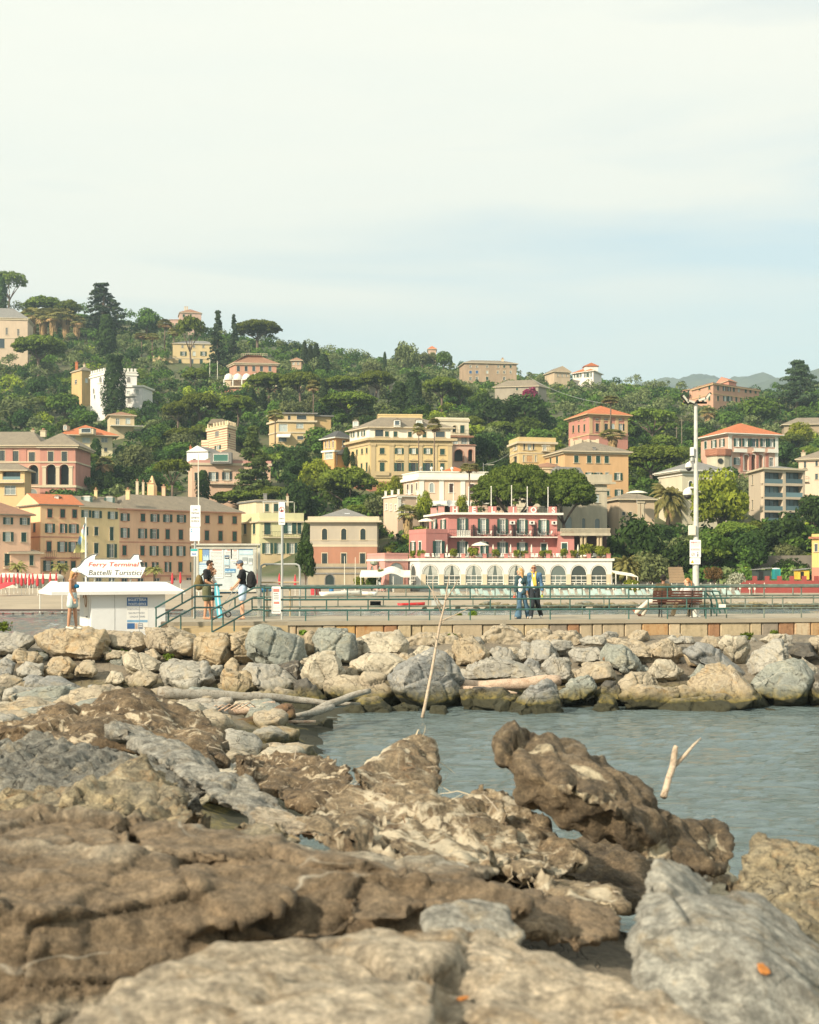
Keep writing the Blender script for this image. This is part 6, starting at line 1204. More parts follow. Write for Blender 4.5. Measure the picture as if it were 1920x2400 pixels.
def ring2(mb,px,py,r,Y,m,w=.25,n=28):
 x,z=XZ(px,py,Y);R=r/F*Y
 for i in range(n):
  a,b_=6.2832*i/n,6.2832*(i+1)/n;mb.face([(x+R*math.cos(a),Y,z+R*math.sin(a)),(x+R*math.cos(b_),Y,z+R*math.sin(b_)),(x+R*(1-w)*math.cos(b_),Y,z+R*(1-w)*math.sin(b_)),(x+R*(1-w)*math.cos(a),Y,z+R*(1-w)*math.sin(a))][::-1],m)
def lines(mb,px0,px1,py0,py1,n,Y,m,seed=1):
 """rows of small illegible print as broken dashes"""
 r=random.Random(seed);h_=(py1-py0)/n
 for i in range(n):
  x=px0
  while x<px1-1:
   w=r.uniform(.8,2.6);strip(mb,x,py0+i*h_,min(px1,x+w),py0+i*h_+h_*.42,Y,m);x+=w+r.uniform(.4,.9)
Y=45.2
o=empty('signpost',P(456,1447,Y),'pole with a tall white port-zone sign and small teal sign, left of the notice board','sign')
mb=MB();mb.tube(P(456,1449,Y),P(458,1190,Y),.038,n=8);mb.build('pole',GREYP,o)
mb=MB();board(mb,446,1184,470,1235,Y-.05);
for t,py in(('ZONA',1196.5),('PORTUALE',1204.5),('DIVIETO',1215.5),('DI PESCA',1223.5)):text_into(mb,t,P(458,py,Y-.052),EX,EZ,.085,1,'CENTER',width=.26 if len(t)>4 else.14)
mb.build('sign_panel',[SIGNW,SIGNK],o)
mb=MB();board(mb,445,1236,469,1268,Y-.05);strip(mb,447,1239,450,1242,Y-.054,1);strip(mb,447,1243.5,451,1247.5,Y-.054,1);mb.build('sign_panel',[SIGNW,plain('sign_lightblue',(.2,.42,.62),.5)],o)
mb=MB();board(mb,447,1286,463,1304,Y-.05);strip(mb,447.3,1286.3,462.7,1292,Y-.052,1);q=[P(449+i*2,1298-(1.6 if i%2 else 0),Y-.052)for i in range(7)];mb.face([*q,P(460,1300,Y-.052),P(450,1300,Y-.052)],2);mb.build('sign_panel',[SIGNW,TEAL,BLUE],o)
Y=60;mb=MB();mb.path([P(467,1400,Y),P(465,1064,Y)],[.05,.02],6);mb.build('mast',CANV,label='thin tall bare mast rising above the port-zone sign',cat='mast')
Y=47.2;o=empty('notice_board',P(526,1448,Y),'large framed harbour notice board with posters behind the two men','notice board');BRD=plain('board_frame',(.50,.49,.42),.5);BB_=plain('board_back',(.50,.56,.57),.5)
for px in(452,607):mb=MB();mb.box((*P(px,0,Y).xy,(ZD+zpy(1277,Y))/2),(.09,.09,zpy(1277,Y)-ZD));mb.build('post',WOOD if px<500 else BRD,o)
x0,z0=XZ(458,1281,Y);x1,z1=XZ(602,1387,Y);mb=MB();mb.box(((x0+x1)/2,Y,(z0+z1)/2),(x1-x0-.15,.05,z0-z1-.15));mb.build('panel',BB_,o)
mb=MB();mb.obox((x0,Y-.08,z0-.08),(x1-x0,0,0),(0,.14,0),(0,0,.12));mb.obox((x0,Y-.06,z1),(x1-x0,0,0),(0,.12,0),(0,0,.08))
for x in(x0,x1-.12):mb.obox((x,Y-.06,z1+.08),(.12,0,0),(0,.12,0),(0,0,z0-z1-.16))
mb.obox((x0-.12,Y-.16,z0+.04),(x1-x0+.25,0,0),(0,.3,0),(0,0,.06));mb.build('frame',BRD,o)
PM=[plain('paper_white',(.70,.72,.70),.6,0,.04),plain('paper_yellow',(.65,.45,.06),.6),plain('paper_blue',(.16,.28,.48),.6),plain('paper_pink',(.62,.36,.32),.6),plain('paper_lightblue',(.42,.58,.66),.6),plain('paper_grey',(.30,.34,.34),.6),plain('paper_seablue',(.10,.26,.46),.6)]
for i,(a,b_,c,d,k)in enumerate(((463,1284,474,1316,1),(475,1286,490,1314,2),(492,1286,524,1355,0),(527,1286,544,1310,0),(526,1301,538,1324,4),(541,1287,559,1316,0),(561,1286,593,1300,4),(527,1333,552,1342,6),(527,1343,542,1351,5),(568,1306,580,1322,5),(583,1308,592,1324,5),(527,1325,538,1332,5),(463,1320,490,1360,4))):
 mb=MB();board(mb,a,b_,c,d,Y-.04,k,.012)
 if k==0:strip(mb,a+6,b_+2,c-4,b_+5.5,Y-.043,3);lines(mb,a+2,c-2,b_+8,d-2,max(2,int((d-b_-9)/3.2)),Y-.043,5,i)
 if k==4:strip(mb,a+1,b_+1,c-1,b_+3,Y-.043,2);lines(mb,a+2,c-2,b_+5,d-1,max(1,int((d-b_)/5)),Y-.043,0,i)
 if k in(2,5,6):q=[P(a+(c-a)*t,d-(d-b_)*(.25+.3*math.sin(t*9+i)**2),Y-.043)for t in np.linspace(.05,.95,8)];mb.face(list(reversed(q))+[P(a+.6,d-.8,Y-.043),P(c-.6,d-.8,Y-.043)],4 if k!=5 else 0)
 mb.build('poster',PM,o)
Y=44.6;o=empty('signpost',P(662,1450,Y),'grey pole with a white no-fishing sign, red circle, by the pier railing','sign');mb=MB();mb.tube(P(661,1452,Y),P(662,1190,Y),.040,n=8);mb.build('pole',GREYP,o)
mb=MB();board(mb,653,1177,668,1230,Y-.05);ring2(mb,660.5,1194,6.3,Y-.052,1,.22)
a0,a1=P(656.5,1189.5,Y-.053),P(664.5,1198.5,Y-.053);mb.path([a0,a1],.008,4,1);mb.path([P(659,1189,Y-.053),P(660,1196,Y-.053)],.006,4,2);mb.face([P(657.5,1196.5,Y-.054),P(659.5,1195,Y-.054),P(662,1195.2,Y-.054),P(663.5,1197,Y-.054),P(661,1199,Y-.054),P(658.5,1198.8,Y-.054)][::-1],2)
text_into(mb,'DIVIETO',P(660.5,1217,Y-.052),EX,EZ,.065,2,'CENTER',width=.16);text_into(mb,'di pesca',P(660.5,1225.5,Y-.052),EX,EZ,.065,2,'CENTER',width=.16);mb.build('sign_panel',[SIGNW,SIGNR,SIGNK],o)
Y=YF(648)-.02;mb=MB();board(mb,637,1374.5,658,1438,Y);x_=-.003
strip(mb,641,1380,655,1387.5,Y+x_,1);lines(mb,642,654,1390,1407,4,Y+x_,2,4);strip(mb,642,1410,655,1415.5,Y+x_,1);lines(mb,641,656,1419,1433,4,Y+x_,3,5);strip(mb,640,1433.2,656,1434.6,Y+x_,2);strip(mb,639,1378,640,1434,Y+x_,2)
for q in(1376.5,1428.5):mb.obox(P(646,q,Y+.03),(.04,0,0),(0,.05,0),(0,0,.02),2)
mb.build('notice_sign',[SIGNW,plain('print_red',(.72,.2,.16),.5),SIGNK,plain('print_pink',(.75,.42,.38),.5)],label='tall white notice with red headings hung on the pier railing',cat='sign')
Y=47.0;o=empty('lamp_post',P(1631,1447,Y),'tall white lamp post with floodlights, cameras and a warning sign','lamp post');xl,_=XZ(1631,0,Y);zt_=zpy(946,Y)
mb=MB();mb.path([(xl,Y,ZD),(xl,Y,zpy(1310,Y)),(xl+.01,Y,zpy(1250,Y)),(xl,Y,zt_)],[.115,.105,.085,.06],14);mb.lathe((xl,Y,ZD),[(.2,0),(.2,.03),(.13,.05)],12);mb.build('pole',plain('pole_white',(.56,.55,.50),.55,0,.15,4),o)
mb=MB();mb.tube((xl-.42,Y,zt_+.03),(xl+.38,Y,zt_+.03),.035,n=6);mb.build('crossarm',IRON,o)
LAMP=plain('lamp_glass',(.62,.6,.5),.3)
for dx,tilt,w in((-.30,-.75,.42),(-.14,-.35,.3),(.16,.3,.3),(.33,.7,.42)):
 mb=MB();R_=Matrix.Rotation(-tilt if False else tilt,3,'Y');c=Vector((xl+dx*1.15,Y-.05,zt_+.02+abs(dx)*.45));ax,az=R_@Vector((1,0,0)),R_@Vector((0,0,1));s_=-1 if dx<0 else 1
 ax=Vector((.62*s_,-.1,.75 if abs(dx)>.2 else.2)).normalized();az=Vector((0,-1,0)).cross(ax).normalized();mb.obox(c-ax*w/2-Vector((0,.12,0)),ax*w,(0,.24,0),az*.07,0);mb.obox(c-ax*w*.38-Vector((0,.135,0)),ax*w*.76,(0,.012,0),az*.068,1);mb.build('floodlight',[IRON,LAMP],o)
for py,s_,nm in((1094,.8,'camera'),(1158,1.0,'camera')):
 c=P(1612 if py>1100 else 1615,py,Y);mb=MB();mb.path([Vector((xl-.06,Y,c.z+.2)),Vector((xl-.16*s_,Y-.02,c.z+.22)),c+Vector((0,0,.2*s_))],.035*s_,6);mb.lathe(c,[(.06*s_,.2*s_),(.14*s_,.12*s_),(.17*s_,0),(.16*s_,-.04*s_)],12);mb.lathe(c,[(.13*s_,-.04*s_),(.12*s_,-.12*s_),(.06*s_,-.17*s_),(.01,-.185*s_)],12,1);mb.build(nm,[WHITE,SIGNK],o,True)
for px0,py0,px1,py1,mat,nm in((1620,1048,1627,1068,SIGNW,'antenna_box'),(1616,1231,1631,1254,CANV,'junction_box')):
 a,b_=P(px0,py1,Y-.16),P(px1,py0,Y-.16);mb=MB();mb.obox(a,(b_.x-a.x,0,0),(0,.2,0),(0,0,b_.z-a.z));mb.obox(a+Vector((.01,-.006,.02)),(b_.x-a.x-.02,0,0),(0,.005,0),(0,0,b_.z-a.z-.04));mb.build(nm,mat,o)
mb=MB();mb.lathe(P(1622,1077,Y-.08),[(.02,-.08),(.07,-.05),(.07,.05),(.02,.09)],8);mb.build('antenna',GREYP,o)
Y2=Y-.14;mb=MB();board(mb,1617,1265.5,1643,1307,Y2);text_into(mb,'IMBARCO',P(1630,1273.5,Y2-.002),EX,EZ,.085,1,'CENTER',width=.31);lines(mb,1620,1640,1276,1282,2,Y2-.002,3,2);text_into(mb,'BOARDING',P(1630,1288.5,Y2-.002),EX,EZ,.06,1,'CENTER',width=.29);lines(mb,1620,1640,1290,1293,1,Y2-.002,3,3)
ring2(mb,1624.5,1299.5,4,Y2-.002,1,.2);mb.path([P(1622,1302,Y2-.003),P(1627,1297,Y2-.003)],.006,4,1);strip(mb,1634.6,1298,1637,1304.5,Y2-.002,2);ring2(mb,1635.8,1295.5,1.3,Y2-.002,2,.9);mb.build('sign_panel',[SIGNW,SIGNR,SIGNK,plain('print_grey',(.45,.45,.42),.5)],o)
mb=MB();board(mb,1617,1308,1642,1322.5,Y2);mb.face([P(1619,1320,Y2-.002),P(1627,1320,Y2-.002),P(1623,1312,Y2-.002)],1);lines(mb,1629,1640,1312,1320,3,Y2-.002,2,6);mb.build('sign_panel',[SIGNW,ORG,plain('print_grey',())],o)
Y=46.6;bx0,bx1=(1530-960)/F*Y,(1646-960)/F*Y;bl=bx1-bx0;BW=plain('bench_wood',(.085,.032,.022),.6,0,.2,4);o=empty('park_bench',((bx0+bx1)/2,Y,ZD),'brown slatted bench with iron legs, its back to the camera, on the pier','bench')
for i in range(5):mb=MB();z=ZD+.50+.085*i;mb.obox((bx0,Y-.05*i*.5+.02,z),(bl,0,0),(0,.03,0),(0,-.012,.068));mb.build('backrest_slat',BW,o)
for i in range(5):mb=MB();mb.obox((bx0,Y+.08+.085*i,ZD+.44-.006*i),(bl,0,0),(0,.07,0),(0,0,.03));mb.build('seat_slat',BW,o)
for px in(1551,1622):
 x=(px-960)/F*Y;mb=MB();mb.path([(x,Y-.08,ZD+.92),(x,Y+.05,ZD+.45),(x,Y+.3,ZD+.42),(x,Y+.5,ZD+.40)],.024,6);mb.path([(x,Y+.06,ZD+.44),(x-.02,Y-.06,ZD+.2),(x-.02,Y-.12,ZD)],.026,6);mb.path([(x,Y+.45,ZD+.41),(x,Y+.42,ZD+.2),(x,Y+.52,ZD)],.026,6);mb.path([(x,Y-.02,ZD+.25),(x,Y+.2,ZD+.34),(x,Y+.42,ZD+.25)],.018,6);mb.build('leg',IRON,o)
KW=stucco('kiosk_white',(.72,.735,.73),.07);KR=stucco('kiosk_roof_white',(.74,.73,.69),.05)
ky=46.0;kc=Vector(((214-960)/F*ky,ky));ang=math.radians(23);ku=Vector((math.cos(ang),math.sin(ang)));kn=Vector((ku.y,-ku.x));KL,KD,kz0=2.52,2.3,1.0;kz1=zpy(1393,ky)
kb=Vector((-ku.y,ku.x));K3=lambda a,d,z:Vector((kc.x+ku.x*a+kb.x*d,kc.y+ku.y*a+kb.y*d,z));KU,KB=Vector((*ku,0)),Vector((*kb,0))
o=empty('ticket_kiosk',K3(KL/2,KD/2,kz0),'white ferry ticket kiosk with an overhanging flat roof left of the steps','kiosk')
mb=MB();mb.obox(K3(0,0,kz0-.4),KU*KL,KB*KD,(0,0,kz1-kz0+.4));mb.build('wall',KW,o)
mb=MB();q=[K3(-1.35,-.32,kz1-.01),K3(KL+.62,-.32,kz1-.01),K3(KL+.62,KD+.5,kz1-.01),K3(-1.35,KD+.5,kz1-.01)];t_=[p+Vector((0,0,.11))for p in q];q2=[K3(-.7,.35,kz1+.40),K3(KL+.12,.35,kz1+.40),K3(KL+.12,KD-.2,kz1+.40),K3(-.7,KD-.2,kz1+.40)]
mb.add(q+t_+q2,[(3,2,1,0),(0,1,5,4),(1,2,6,5),(2,3,7,6),(3,0,4,7),(4,5,9,8),(5,6,10,9),(6,7,11,10),(7,4,8,11),(8,9,10,11)]);mb.build('roof',KR,o)
for a_ in(.78,1.62):mb=MB();mb.obox(K3(a_,-.008,kz0),KU*.012,KB*.007,(0,0,kz1-kz0-.02));mb.build('panel_seam',plain('seam_grey',(.36,.37,.36),.7),o)
mb=MB();mb.obox(K3(-.02,.5,kz0),KB*.85,KU*.019,(0,0,1.95));mb.obox(K3(-.06,.6,kz0+1.0),KB*.12,KU*.04,(0,0,.03),1);mb.build('door',[KR,IRON],o)
kf=Fac(Vector(K3(0,0,0).xy),Vector(K3(KL,0,0).xy))
def kp(px,py,out=.004):s=kf.s_of(px);return kf.pt(s,kf.z(px,py),out)
def kquad(mb,a,b_,c,d,m,out=.004):mb.face([kp(a,d,out),kp(c,d,out),kp(c,b_,out),kp(a,b_,out)],m)
mb=MB();mb.face([kp(297,1480,.003),kp(347,1480,.003),kp(347,1398,.003),kp(297,1398,.003)],0);kquad(mb,297.5,1400,346,1420,1,.006);ku3=KU
text_into(mb,'BIGLIETTERIA',kp(321.5,1408.5,.009),ku3,EZ,.125,2,'CENTER',width=.62,bold=.02);text_into(mb,'TICKETS OFFICE',kp(321.5,1418.2,.009),ku3,EZ,.11,2,'CENTER',width=.62,bold=.02)
for t,px,py,w in(('PORTOFINO',298.5,1430,.42),('SAN FRUTTUOSO',301,1439,.55),('CINQUE TERRE',304,1447.5,.52)):text_into(mb,t,kp(px,py,.006),ku3,EZ,.085,3,'LEFT',width=w)
kquad(mb,298,1453,346,1458.5,4,.006);kquad(mb,298,1460.5,316,1474,1,.006);kquad(mb,317,1461,322.5,1474,5,.006);kquad(mb,324,1461,335,1474,3,.006);kquad(mb,325,1463,334,1465,0,.008);kquad(mb,325,1467,334,1469,0,.008)
text_into(mb,'_',kp(340,1427,.006),ku3,EZ,.1,3,'LEFT')
mb.build('ticket_sign',[SIGNW,plain('kiosk_blue',(.05,.15,.36),.5),plain('kiosk_lettering',(.72,.76,.80),.5,0,.03),plain('print_slate',(.22,.26,.33),.5),plain('kiosk_lightblue',(.22,.42,.62),.5),plain('poster_skin',(.6,.42,.32),.6)],o)
mb=MB();ke=Fac(Vector(K3(0,KD,0).xy),Vector(K3(0,0,0).xy));c=ke.pt(KD*.62,2.55,.03);tor=[c+Vector((*ke.u,0))*.16*math.cos(t)+Vector((0,0,.2*math.sin(t)))for t in np.linspace(0,6.283,18)];mb.path(tor,.018,5);mb.path([c+Vector((0,0,.2)),c+Vector((*ke.u,0))*-.3+Vector((0,0,.28)),c+Vector((*ke.u,0))*-.5+Vector((0,0,.1))],.02,5);mb.build('hose',plain('rope_tan',(.4,.24,.15),.8),o)
Ys=47.0;o=empty('ferry_sign',P(265,1358,Ys),'large white boat-shaped sign in red and grey lettering standing on the kiosk roof','sign')
out=((186,1326),(199,1310),(215,1301),(228,1297.8),(229,1299),(224,1304),(222,1310.5),(305,1311),(314,1300),(326,1299.5),(327.5,1311),(336,1314.5),(329,1318),(332,1328.5),(343,1328.5),(330,1355),(206,1353.5),(201,1350),(178,1336),(178,1331))
sg=MB();pts_=[P(a,b_,Ys)for a,b_ in out];sg.prism(pts_,(0,.06,0),0);sg.path(pts_+[pts_[0]],.018,4,1);sg.build('board',[SIGNW,plain('sign_edge',(.12,.13,.13),.6)],o)
mb=MB();text_into(mb,'Ferry Terminal',P(206,1327.5,Ys-.008),EX,EZ,.21,0,shear=.22,width=1.75,bold=.012);mb.build('lettering',plain('lettering_red',(.70,.12,.09),.5),o)
mb=MB();text_into(mb,'Battelli Turistici',P(206,1348,Ys-.008),EX,EZ,.265,0,shear=.2,width=1.84,bold=.004);mb.build('lettering',plain('lettering_grey',(.09,.10,.10),.5),o)
for px in(222,262,306):mb=MB();mb.tube(P(px,1354,Ys+.1),P(px,1376,Ys+.1),.025,n=6);mb.path([P(px,1356,Ys+.1),P(px+3,1372,Ys+.9)],.018,5);mb.build('bracket',GREYP,o)
Y=52;o=empty('flagpole',P(202,1400,Y),'thin white pole with a drooping pale blue and yellow flag behind the ferry sign','flagpole');mb=MB();mb.path([P(202,1420,Y),P(201.5,1212,Y)],[.05,.03],8);mb.build('pole',WHITE,o)
V=[];nu,nv=12,22;mi=[]
for j in range(nv+1):
 for i in range(nu+1):
  u,v=i/nu,j/nv;px=200.5-(3+24*v**.9)*u*(1.0 if v<.85 else 1.05);py=1222+72*v+u*(6+10*v)-14*u*v;V.append(P(px,py,Y+.12*math.sin(u*7+v*5)*u))
Q=[(j*(nu+1)+i,j*(nu+1)+i+1,(j+1)*(nu+1)+i+1,(j+1)*(nu+1)+i)for j in range(nv)for i in range(nu)]
FLM=[plain('flag_paleblue',(.50,.60,.66),.8),plain('flag_yellow',(.60,.55,.24),.8),plain('flag_blue',(.24,.40,.58),.8),plain('flag_olive',(.36,.37,.22),.8),plain('flag_red',(.55,.22,.2),.8)]
for j in range(nv):
 for i in range(nu):t=j/nv+.25*i/nu;mi.append(4 if(.28<t<.36 and i>6)else 0 if t<.48 else 1 if t<.6 else 2 if t<.85 and i>5 else 3 if t<.95 else 1)
me=arr_mesh('flag',[tuple(v-wloc(o))for v in V],Q,FLM,mi,True);inst('flag',me,parent=o)
def ico(sub=2):
 bm=bmesh.new();bmesh.ops.create_icosphere(bm,subdivisions=sub,radius=1);V=np.array([v.co[:]for v in bm.verts]);T=[tuple(v.index for v in f.verts)for f in bm.faces];bm.free();return V,T
ICV,ICT=ico(2)
def blob(mb,c,r,R=None):
 V=ICV*np.array(r);
 if R is not None:V=V@np.array(R).T
 mb.add((V+np.array(c)).tolist(),ICT)
def limb(mb,a,b,r0,r1,n=12):
 a,b=Vector(a),Vector(b);k=4;mb.path([a.lerp(b,i/k)for i in range(k+1)],[r0+(r1-r0)*i/k for i in range(k+1)],n);blob(mb,a,(r0,)*3);blob(mb,b,(r1,)*3)
def remesh(mb,name,vox,mats,smooth=2,fn=None):
 me=mb.mesh(name+'_raw',mats);ob=bpy.data.objects.new('tmp',me);COL.objects.link(ob)
 m=ob.modifiers.new('r','REMESH');m.mode='VOXEL';m.voxel_size=vox;m.use_smooth_shade=True
 if smooth:q=ob.modifiers.new('s','SMOOTH');q.iterations=smooth;q.factor=.5
 bpy.context.view_layer.update();dg=bpy.context.evaluated_depsgraph_get();out=bpy.data.meshes.new_from_object(ob.evaluated_get(dg));out.name=name
 bpy.data.objects.remove(ob);bpy.data.meshes.remove(me)
 out.materials.clear()
 for mt in(mats if isinstance(mats,(list,tuple))else[mats]):out.materials.append(mt)
 out.polygons.foreach_set('use_smooth',[True]*len(out.polygons));return out
SKIN={k:plain('skin_'+k,c,.55,0,.06)for k,c in(('fair',(.62,.37,.24)),('tan',(.50,.26,.15)),('brown',(.28,.14,.08)))}
def cloth(n,c,var=.18):return plain('cloth_'+n,c,.9,0,var,9)
def frame(fwd):
 f=Vector(fwd).normalized();up=Vector((0,0,1));r=f.cross(up)
 r=r.normalized()if r.length>1e-3 else Vector((1,0,0));u=r.cross(f);return Matrix((r,f,u)).transposed()
def hand(mb,w,d,side,curl=.35,k=1.0):
 """five separate fingers of different length on a palm; d = direction of the hand, side = where the thumb points"""
 d=Vector(d).normalized();s=Vector(side);s=(s-d*s.dot(d)).normalized();n=d.cross(s);w=Vector(w)
 R=Matrix((s,n,d)).transposed();blob(mb,w+d*.045*k,(.042*k,.018*k,.055*k),R)
 for i,(off,L)in enumerate(((.030,.068),(.010,.078),(-.011,.072),(-.031,.056))):
  b0=w+d*.085*k+s*off*k;d1=(d*math.cos(curl)+n*math.sin(curl));d2=(d*math.cos(curl*2.4)+n*math.sin(curl*2.4));p1=b0+d1*L*.5*k;p2=p1+d2*L*.5*k
  mb.path([b0-d*.02,b0,p1,p2],[.0095*k,.0095*k,.009*k,.0075*k],8)
 t0=w+d*.02*k+s*.030*k;t1=t0+(s*.7+d*.7).normalized()*.038*k;t2=t1+(s*.35+d*.93).normalized()*.03*k;mb.path([t0,t1,t2],[.013*k,.011*k,.009*k],8)
def person(label,base,H,J,skin,face=(0,-1,0),body_face=None,slim=1.0,hair=None,wear=(),extra=None,female=False,curl=.35,bare=True):
 """J: joints in metres for a 1.75 m body, x right in the picture, y away, z up, feet at 0"""
 k=H/1.75;base=Vector(base);g={n:base+Vector(v)*k for n,v in J.items()};o=empty('person',base,label,'person');bf=Vector(body_face or face).normalized();BR=frame(bf);FR=frame(face);r_=BR@Vector((1,0,0))
 sl=slim*k;mb=MB()
 def torso(m,grow=0.0,lo=True,hi=True):
  ch,pe=g['chest'],g['pelvis'];ax=(ch-pe).normalized();RT=Matrix((r_,bf,ax)).transposed()
  if hi:blob(m,ch+ax*.02*k,(.165*sl+grow,.105*sl+grow,.19*k+grow),RT);limb(m,g['sh_l'],g['sh_r'],.062*sl+grow,.062*sl+grow)
  blob(m,ch.lerp(pe,.55),((.135 if not female else.118)*sl+grow,.095*sl+grow,.17*k+grow),RT)
  if lo:blob(m,pe,((.155 if not female else.17)*sl+grow,.115*sl+grow,.13*k+grow),RT)
  if female and hi:
   for s_ in(-1,1):blob(m,ch+bf*.085*k+r_*.065*s_*k-ax*.02*k,(.055*k+grow,)*3)
 torso(mb);nk,hd=g['neck'],g['head'];limb(mb,g['chest']+Vector((0,0,.1))*k,hd,.062*sl,.052*sl)
 S=lambda x,y,z:hd+FR@(Vector((x,y,z))*k*1.07)
 blob(mb,S(0,-.008,.015),(.075*k,.095*k,.108*k),FR);blob(mb,S(0,.030,-.06),(.052*k,.055*k,.055*k),FR)
 blob(mb,S(0,.098,-.012),(.013*k,.020*k,.026*k),FR);blob(mb,S(0,.078,-.062),(.026*k,.014*k,.012*k),FR)
 blob(mb,S(0,.084,.028),(.05*k,.014*k,.012*k),FR);blob(mb,S(0,.07,-.095),(.022*k,.02*k,.018*k),FR)
 for s_ in(-1,1):blob(mb,S(.077*s_,-.005,-.01),(.010*k,.022*k,.032*k),FR)
 for s_,q in(('l',-1),('r',1)):
  limb(mb,g['sh_'+s_],g['el_'+s_],.050*sl,.040*sl);limb(mb,g['el_'+s_],g['wr_'+s_],.040*sl,.026*sl);d=(g['wr_'+s_]-g['el_'+s_]).normalized()
  hand(mb,g['wr_'+s_],g.get('hd_'+s_,g['wr_'+s_]+d)-g['wr_'+s_],bf,curl,k)
  limb(mb,g['hip_'+s_],g['kn_'+s_],(.086 if not female else.09)*sl,.056*sl);limb(mb,g['kn_'+s_].lerp(g['an_'+s_],.25),g['kn_'+s_],.058*sl,.054*sl);limb(mb,g['kn_'+s_].lerp(g['an_'+s_],.25),g['an_'+s_],.056*sl,.036*sl)
  an,to=g['an_'+s_],g['to_'+s_];limb(mb,an+Vector((0,0,-.035))*k,to,.038*k,.026*k);blob(mb,an+(an-to).normalized()*.03*k+Vector((0,0,-.04))*k,(.034*k,)*3)
 me=remesh(mb,'body',.0085,[SKIN[skin],plain('eye_dark',(.02,.015,.012),.3),plain('lips',(.42,.16,.13),.5)])
 eyes=[S(.032*s_,.083,.006)for s_ in(-1,1)];mi=[];mo=S(0,.09,-.062)
 for p in me.polygons:
  c=p.center;mi.append(1 if min((c-e).length for e in eyes)<.012*k else 2 if abs((c-mo).dot(FR@Vector((1,0,0))))<.024*k and(c-mo).length<.028*k and abs((c-mo).z)<.009*k else 0)
 me.polygons.foreach_set('material_index',mi);me.transform(Matrix.Translation(-base));bo=inst('body',me,parent=o)
 def add(nm,build,mat,vox=.011,sm=3):
  m=MB();build(m);ms=remesh(m,nm,vox,mat,sm);ms.transform(Matrix.Translation(-base));return inst(nm,ms,parent=o)
 for w in wear:
  t,mat=w[0],w[1];kw=w[2]if len(w)>2 else{};e=kw.get('grow',.016)*k
  if t=='shirt':
   def f(m):
    torso(m,e,kw.get('low',True)is True)
    for s_ in 'lr':
     q=kw.get('sleeve',.6)
     if q<=1:limb(m,g['sh_'+s_],g['sh_'+s_].lerp(g['el_'+s_],q),.054*sl+e,.052*sl+e)
     else:limb(m,g['sh_'+s_],g['el_'+s_],.054*sl+e,.046*sl+e);limb(m,g['el_'+s_],g['el_'+s_].lerp(g['wr_'+s_],q-1),.046*sl+e,.038*sl+e)
   add(kw.get('nm','shirt'),f,mat)
  elif t in('shorts','trousers'):
   def f(m):
    pe=g['pelvis'];ax=(g['chest']-pe).normalized();RT=Matrix((r_,bf,ax)).transposed();blob(m,pe,(.16*sl+e,.12*sl+e,.125*k),RT);blob(m,pe+ax*.09*k,(.135*sl+e,.10*sl+e,.06*k),RT)
    for s_ in 'lr':
     if t=='shorts':q=kw.get('len',.6);limb(m,g['hip_'+s_],g['hip_'+s_].lerp(g['kn_'+s_],q),.092*sl+e,kw.get('hem',.085)*sl+e)
     else:fl=kw.get('flare',.05);limb(m,g['hip_'+s_],g['kn_'+s_],.092*sl+e,.064*sl+e);limb(m,g['kn_'+s_],g['an_'+s_]+Vector((0,0,-.01))*k,.064*sl+e,fl*k+e)
   add(t,f,mat)
  elif t=='shoes':
   for s_ in 'lr':
    def f(m):an,to=g['an_'+s_],g['to_'+s_];limb(m,an+Vector((0,0,-.035))*k,to,.046*k,.036*k);blob(m,an+(an-to).normalized()*.035*k+Vector((0,0,-.04))*k,(.044*k,)*3)
    add('shoe',f,mat)
  elif t=='hair':
   st_=kw.get('style','short')
   def f(m):
    blob(m,S(0,-.022,.030),(.083*k,.096*k,.108*k),FR)
    if st_=='long':
     for s_ in(-1,1):limb(m,S(.06*s_,-.03,-.02),S(.07*s_,-.06,-.20),.042*k,.03*k)
     limb(m,S(0,-.07,0),S(0,-.085,-.24),.07*k,.045*k)
    if st_=='tail':limb(m,S(0,-.10,.03),S(.0,-.15,-.02),.03*k,.035*k);limb(m,S(0,-.15,-.02),S(0,-.15,-.16),.035*k,.012*k)
    if st_=='curly':
     for q in sph(26,np.random.default_rng(4),-.1):blob(m,S(q[0]*.085,-.02+q[1]*.095,.03+q[2]*.11),(.028*k,)*3)
    if st_=='short':blob(m,S(0,.045,.095),(.06*k,.045*k,.03*k),FR)
   me_=add('hair',f,mat)
  elif t=='cap':
   def f(m):blob(m,S(0,-.012,.055),(.088*k,.104*k,.085*k),FR);blob(m,S(0,.12,.045),(.065*k,.075*k,.010*k),FR)
   add(kw.get('nm','cap'),f,mat,.008)
  elif t=='glasses':
   m=MB()
   for s_ in(-1,1):m.obox(S(.032*s_-.026,.100,-.008),FR@Vector((.052*k,0,0)),FR@Vector((0,.006*k,0)),FR@Vector((0,0,.034*k)));m.tube(S(.058*s_,.10,.012),S(.08*s_,-.01,.014),.004*k,n=4)
   m.tube(S(-.01,.105,.014),S(.01,.105,.014),.004*k,n=4);m.build('sunglasses',mat,o)
  elif t=='custom':kw['fn'](g,o,add,S,k,bf,r_)
 return o
DK=ZD+.0
def at(px,Y,z=ZD):return((px-960)/F*Y,Y,z)
STAND=dict(pelvis=(0,0,.93),chest=(0,0,1.27),neck=(0,0,1.48),head=(0,0,1.63))
def stand(**kw):
 j=dict(STAND);j.update(kw);return j
wY=36.6;wz=2.035
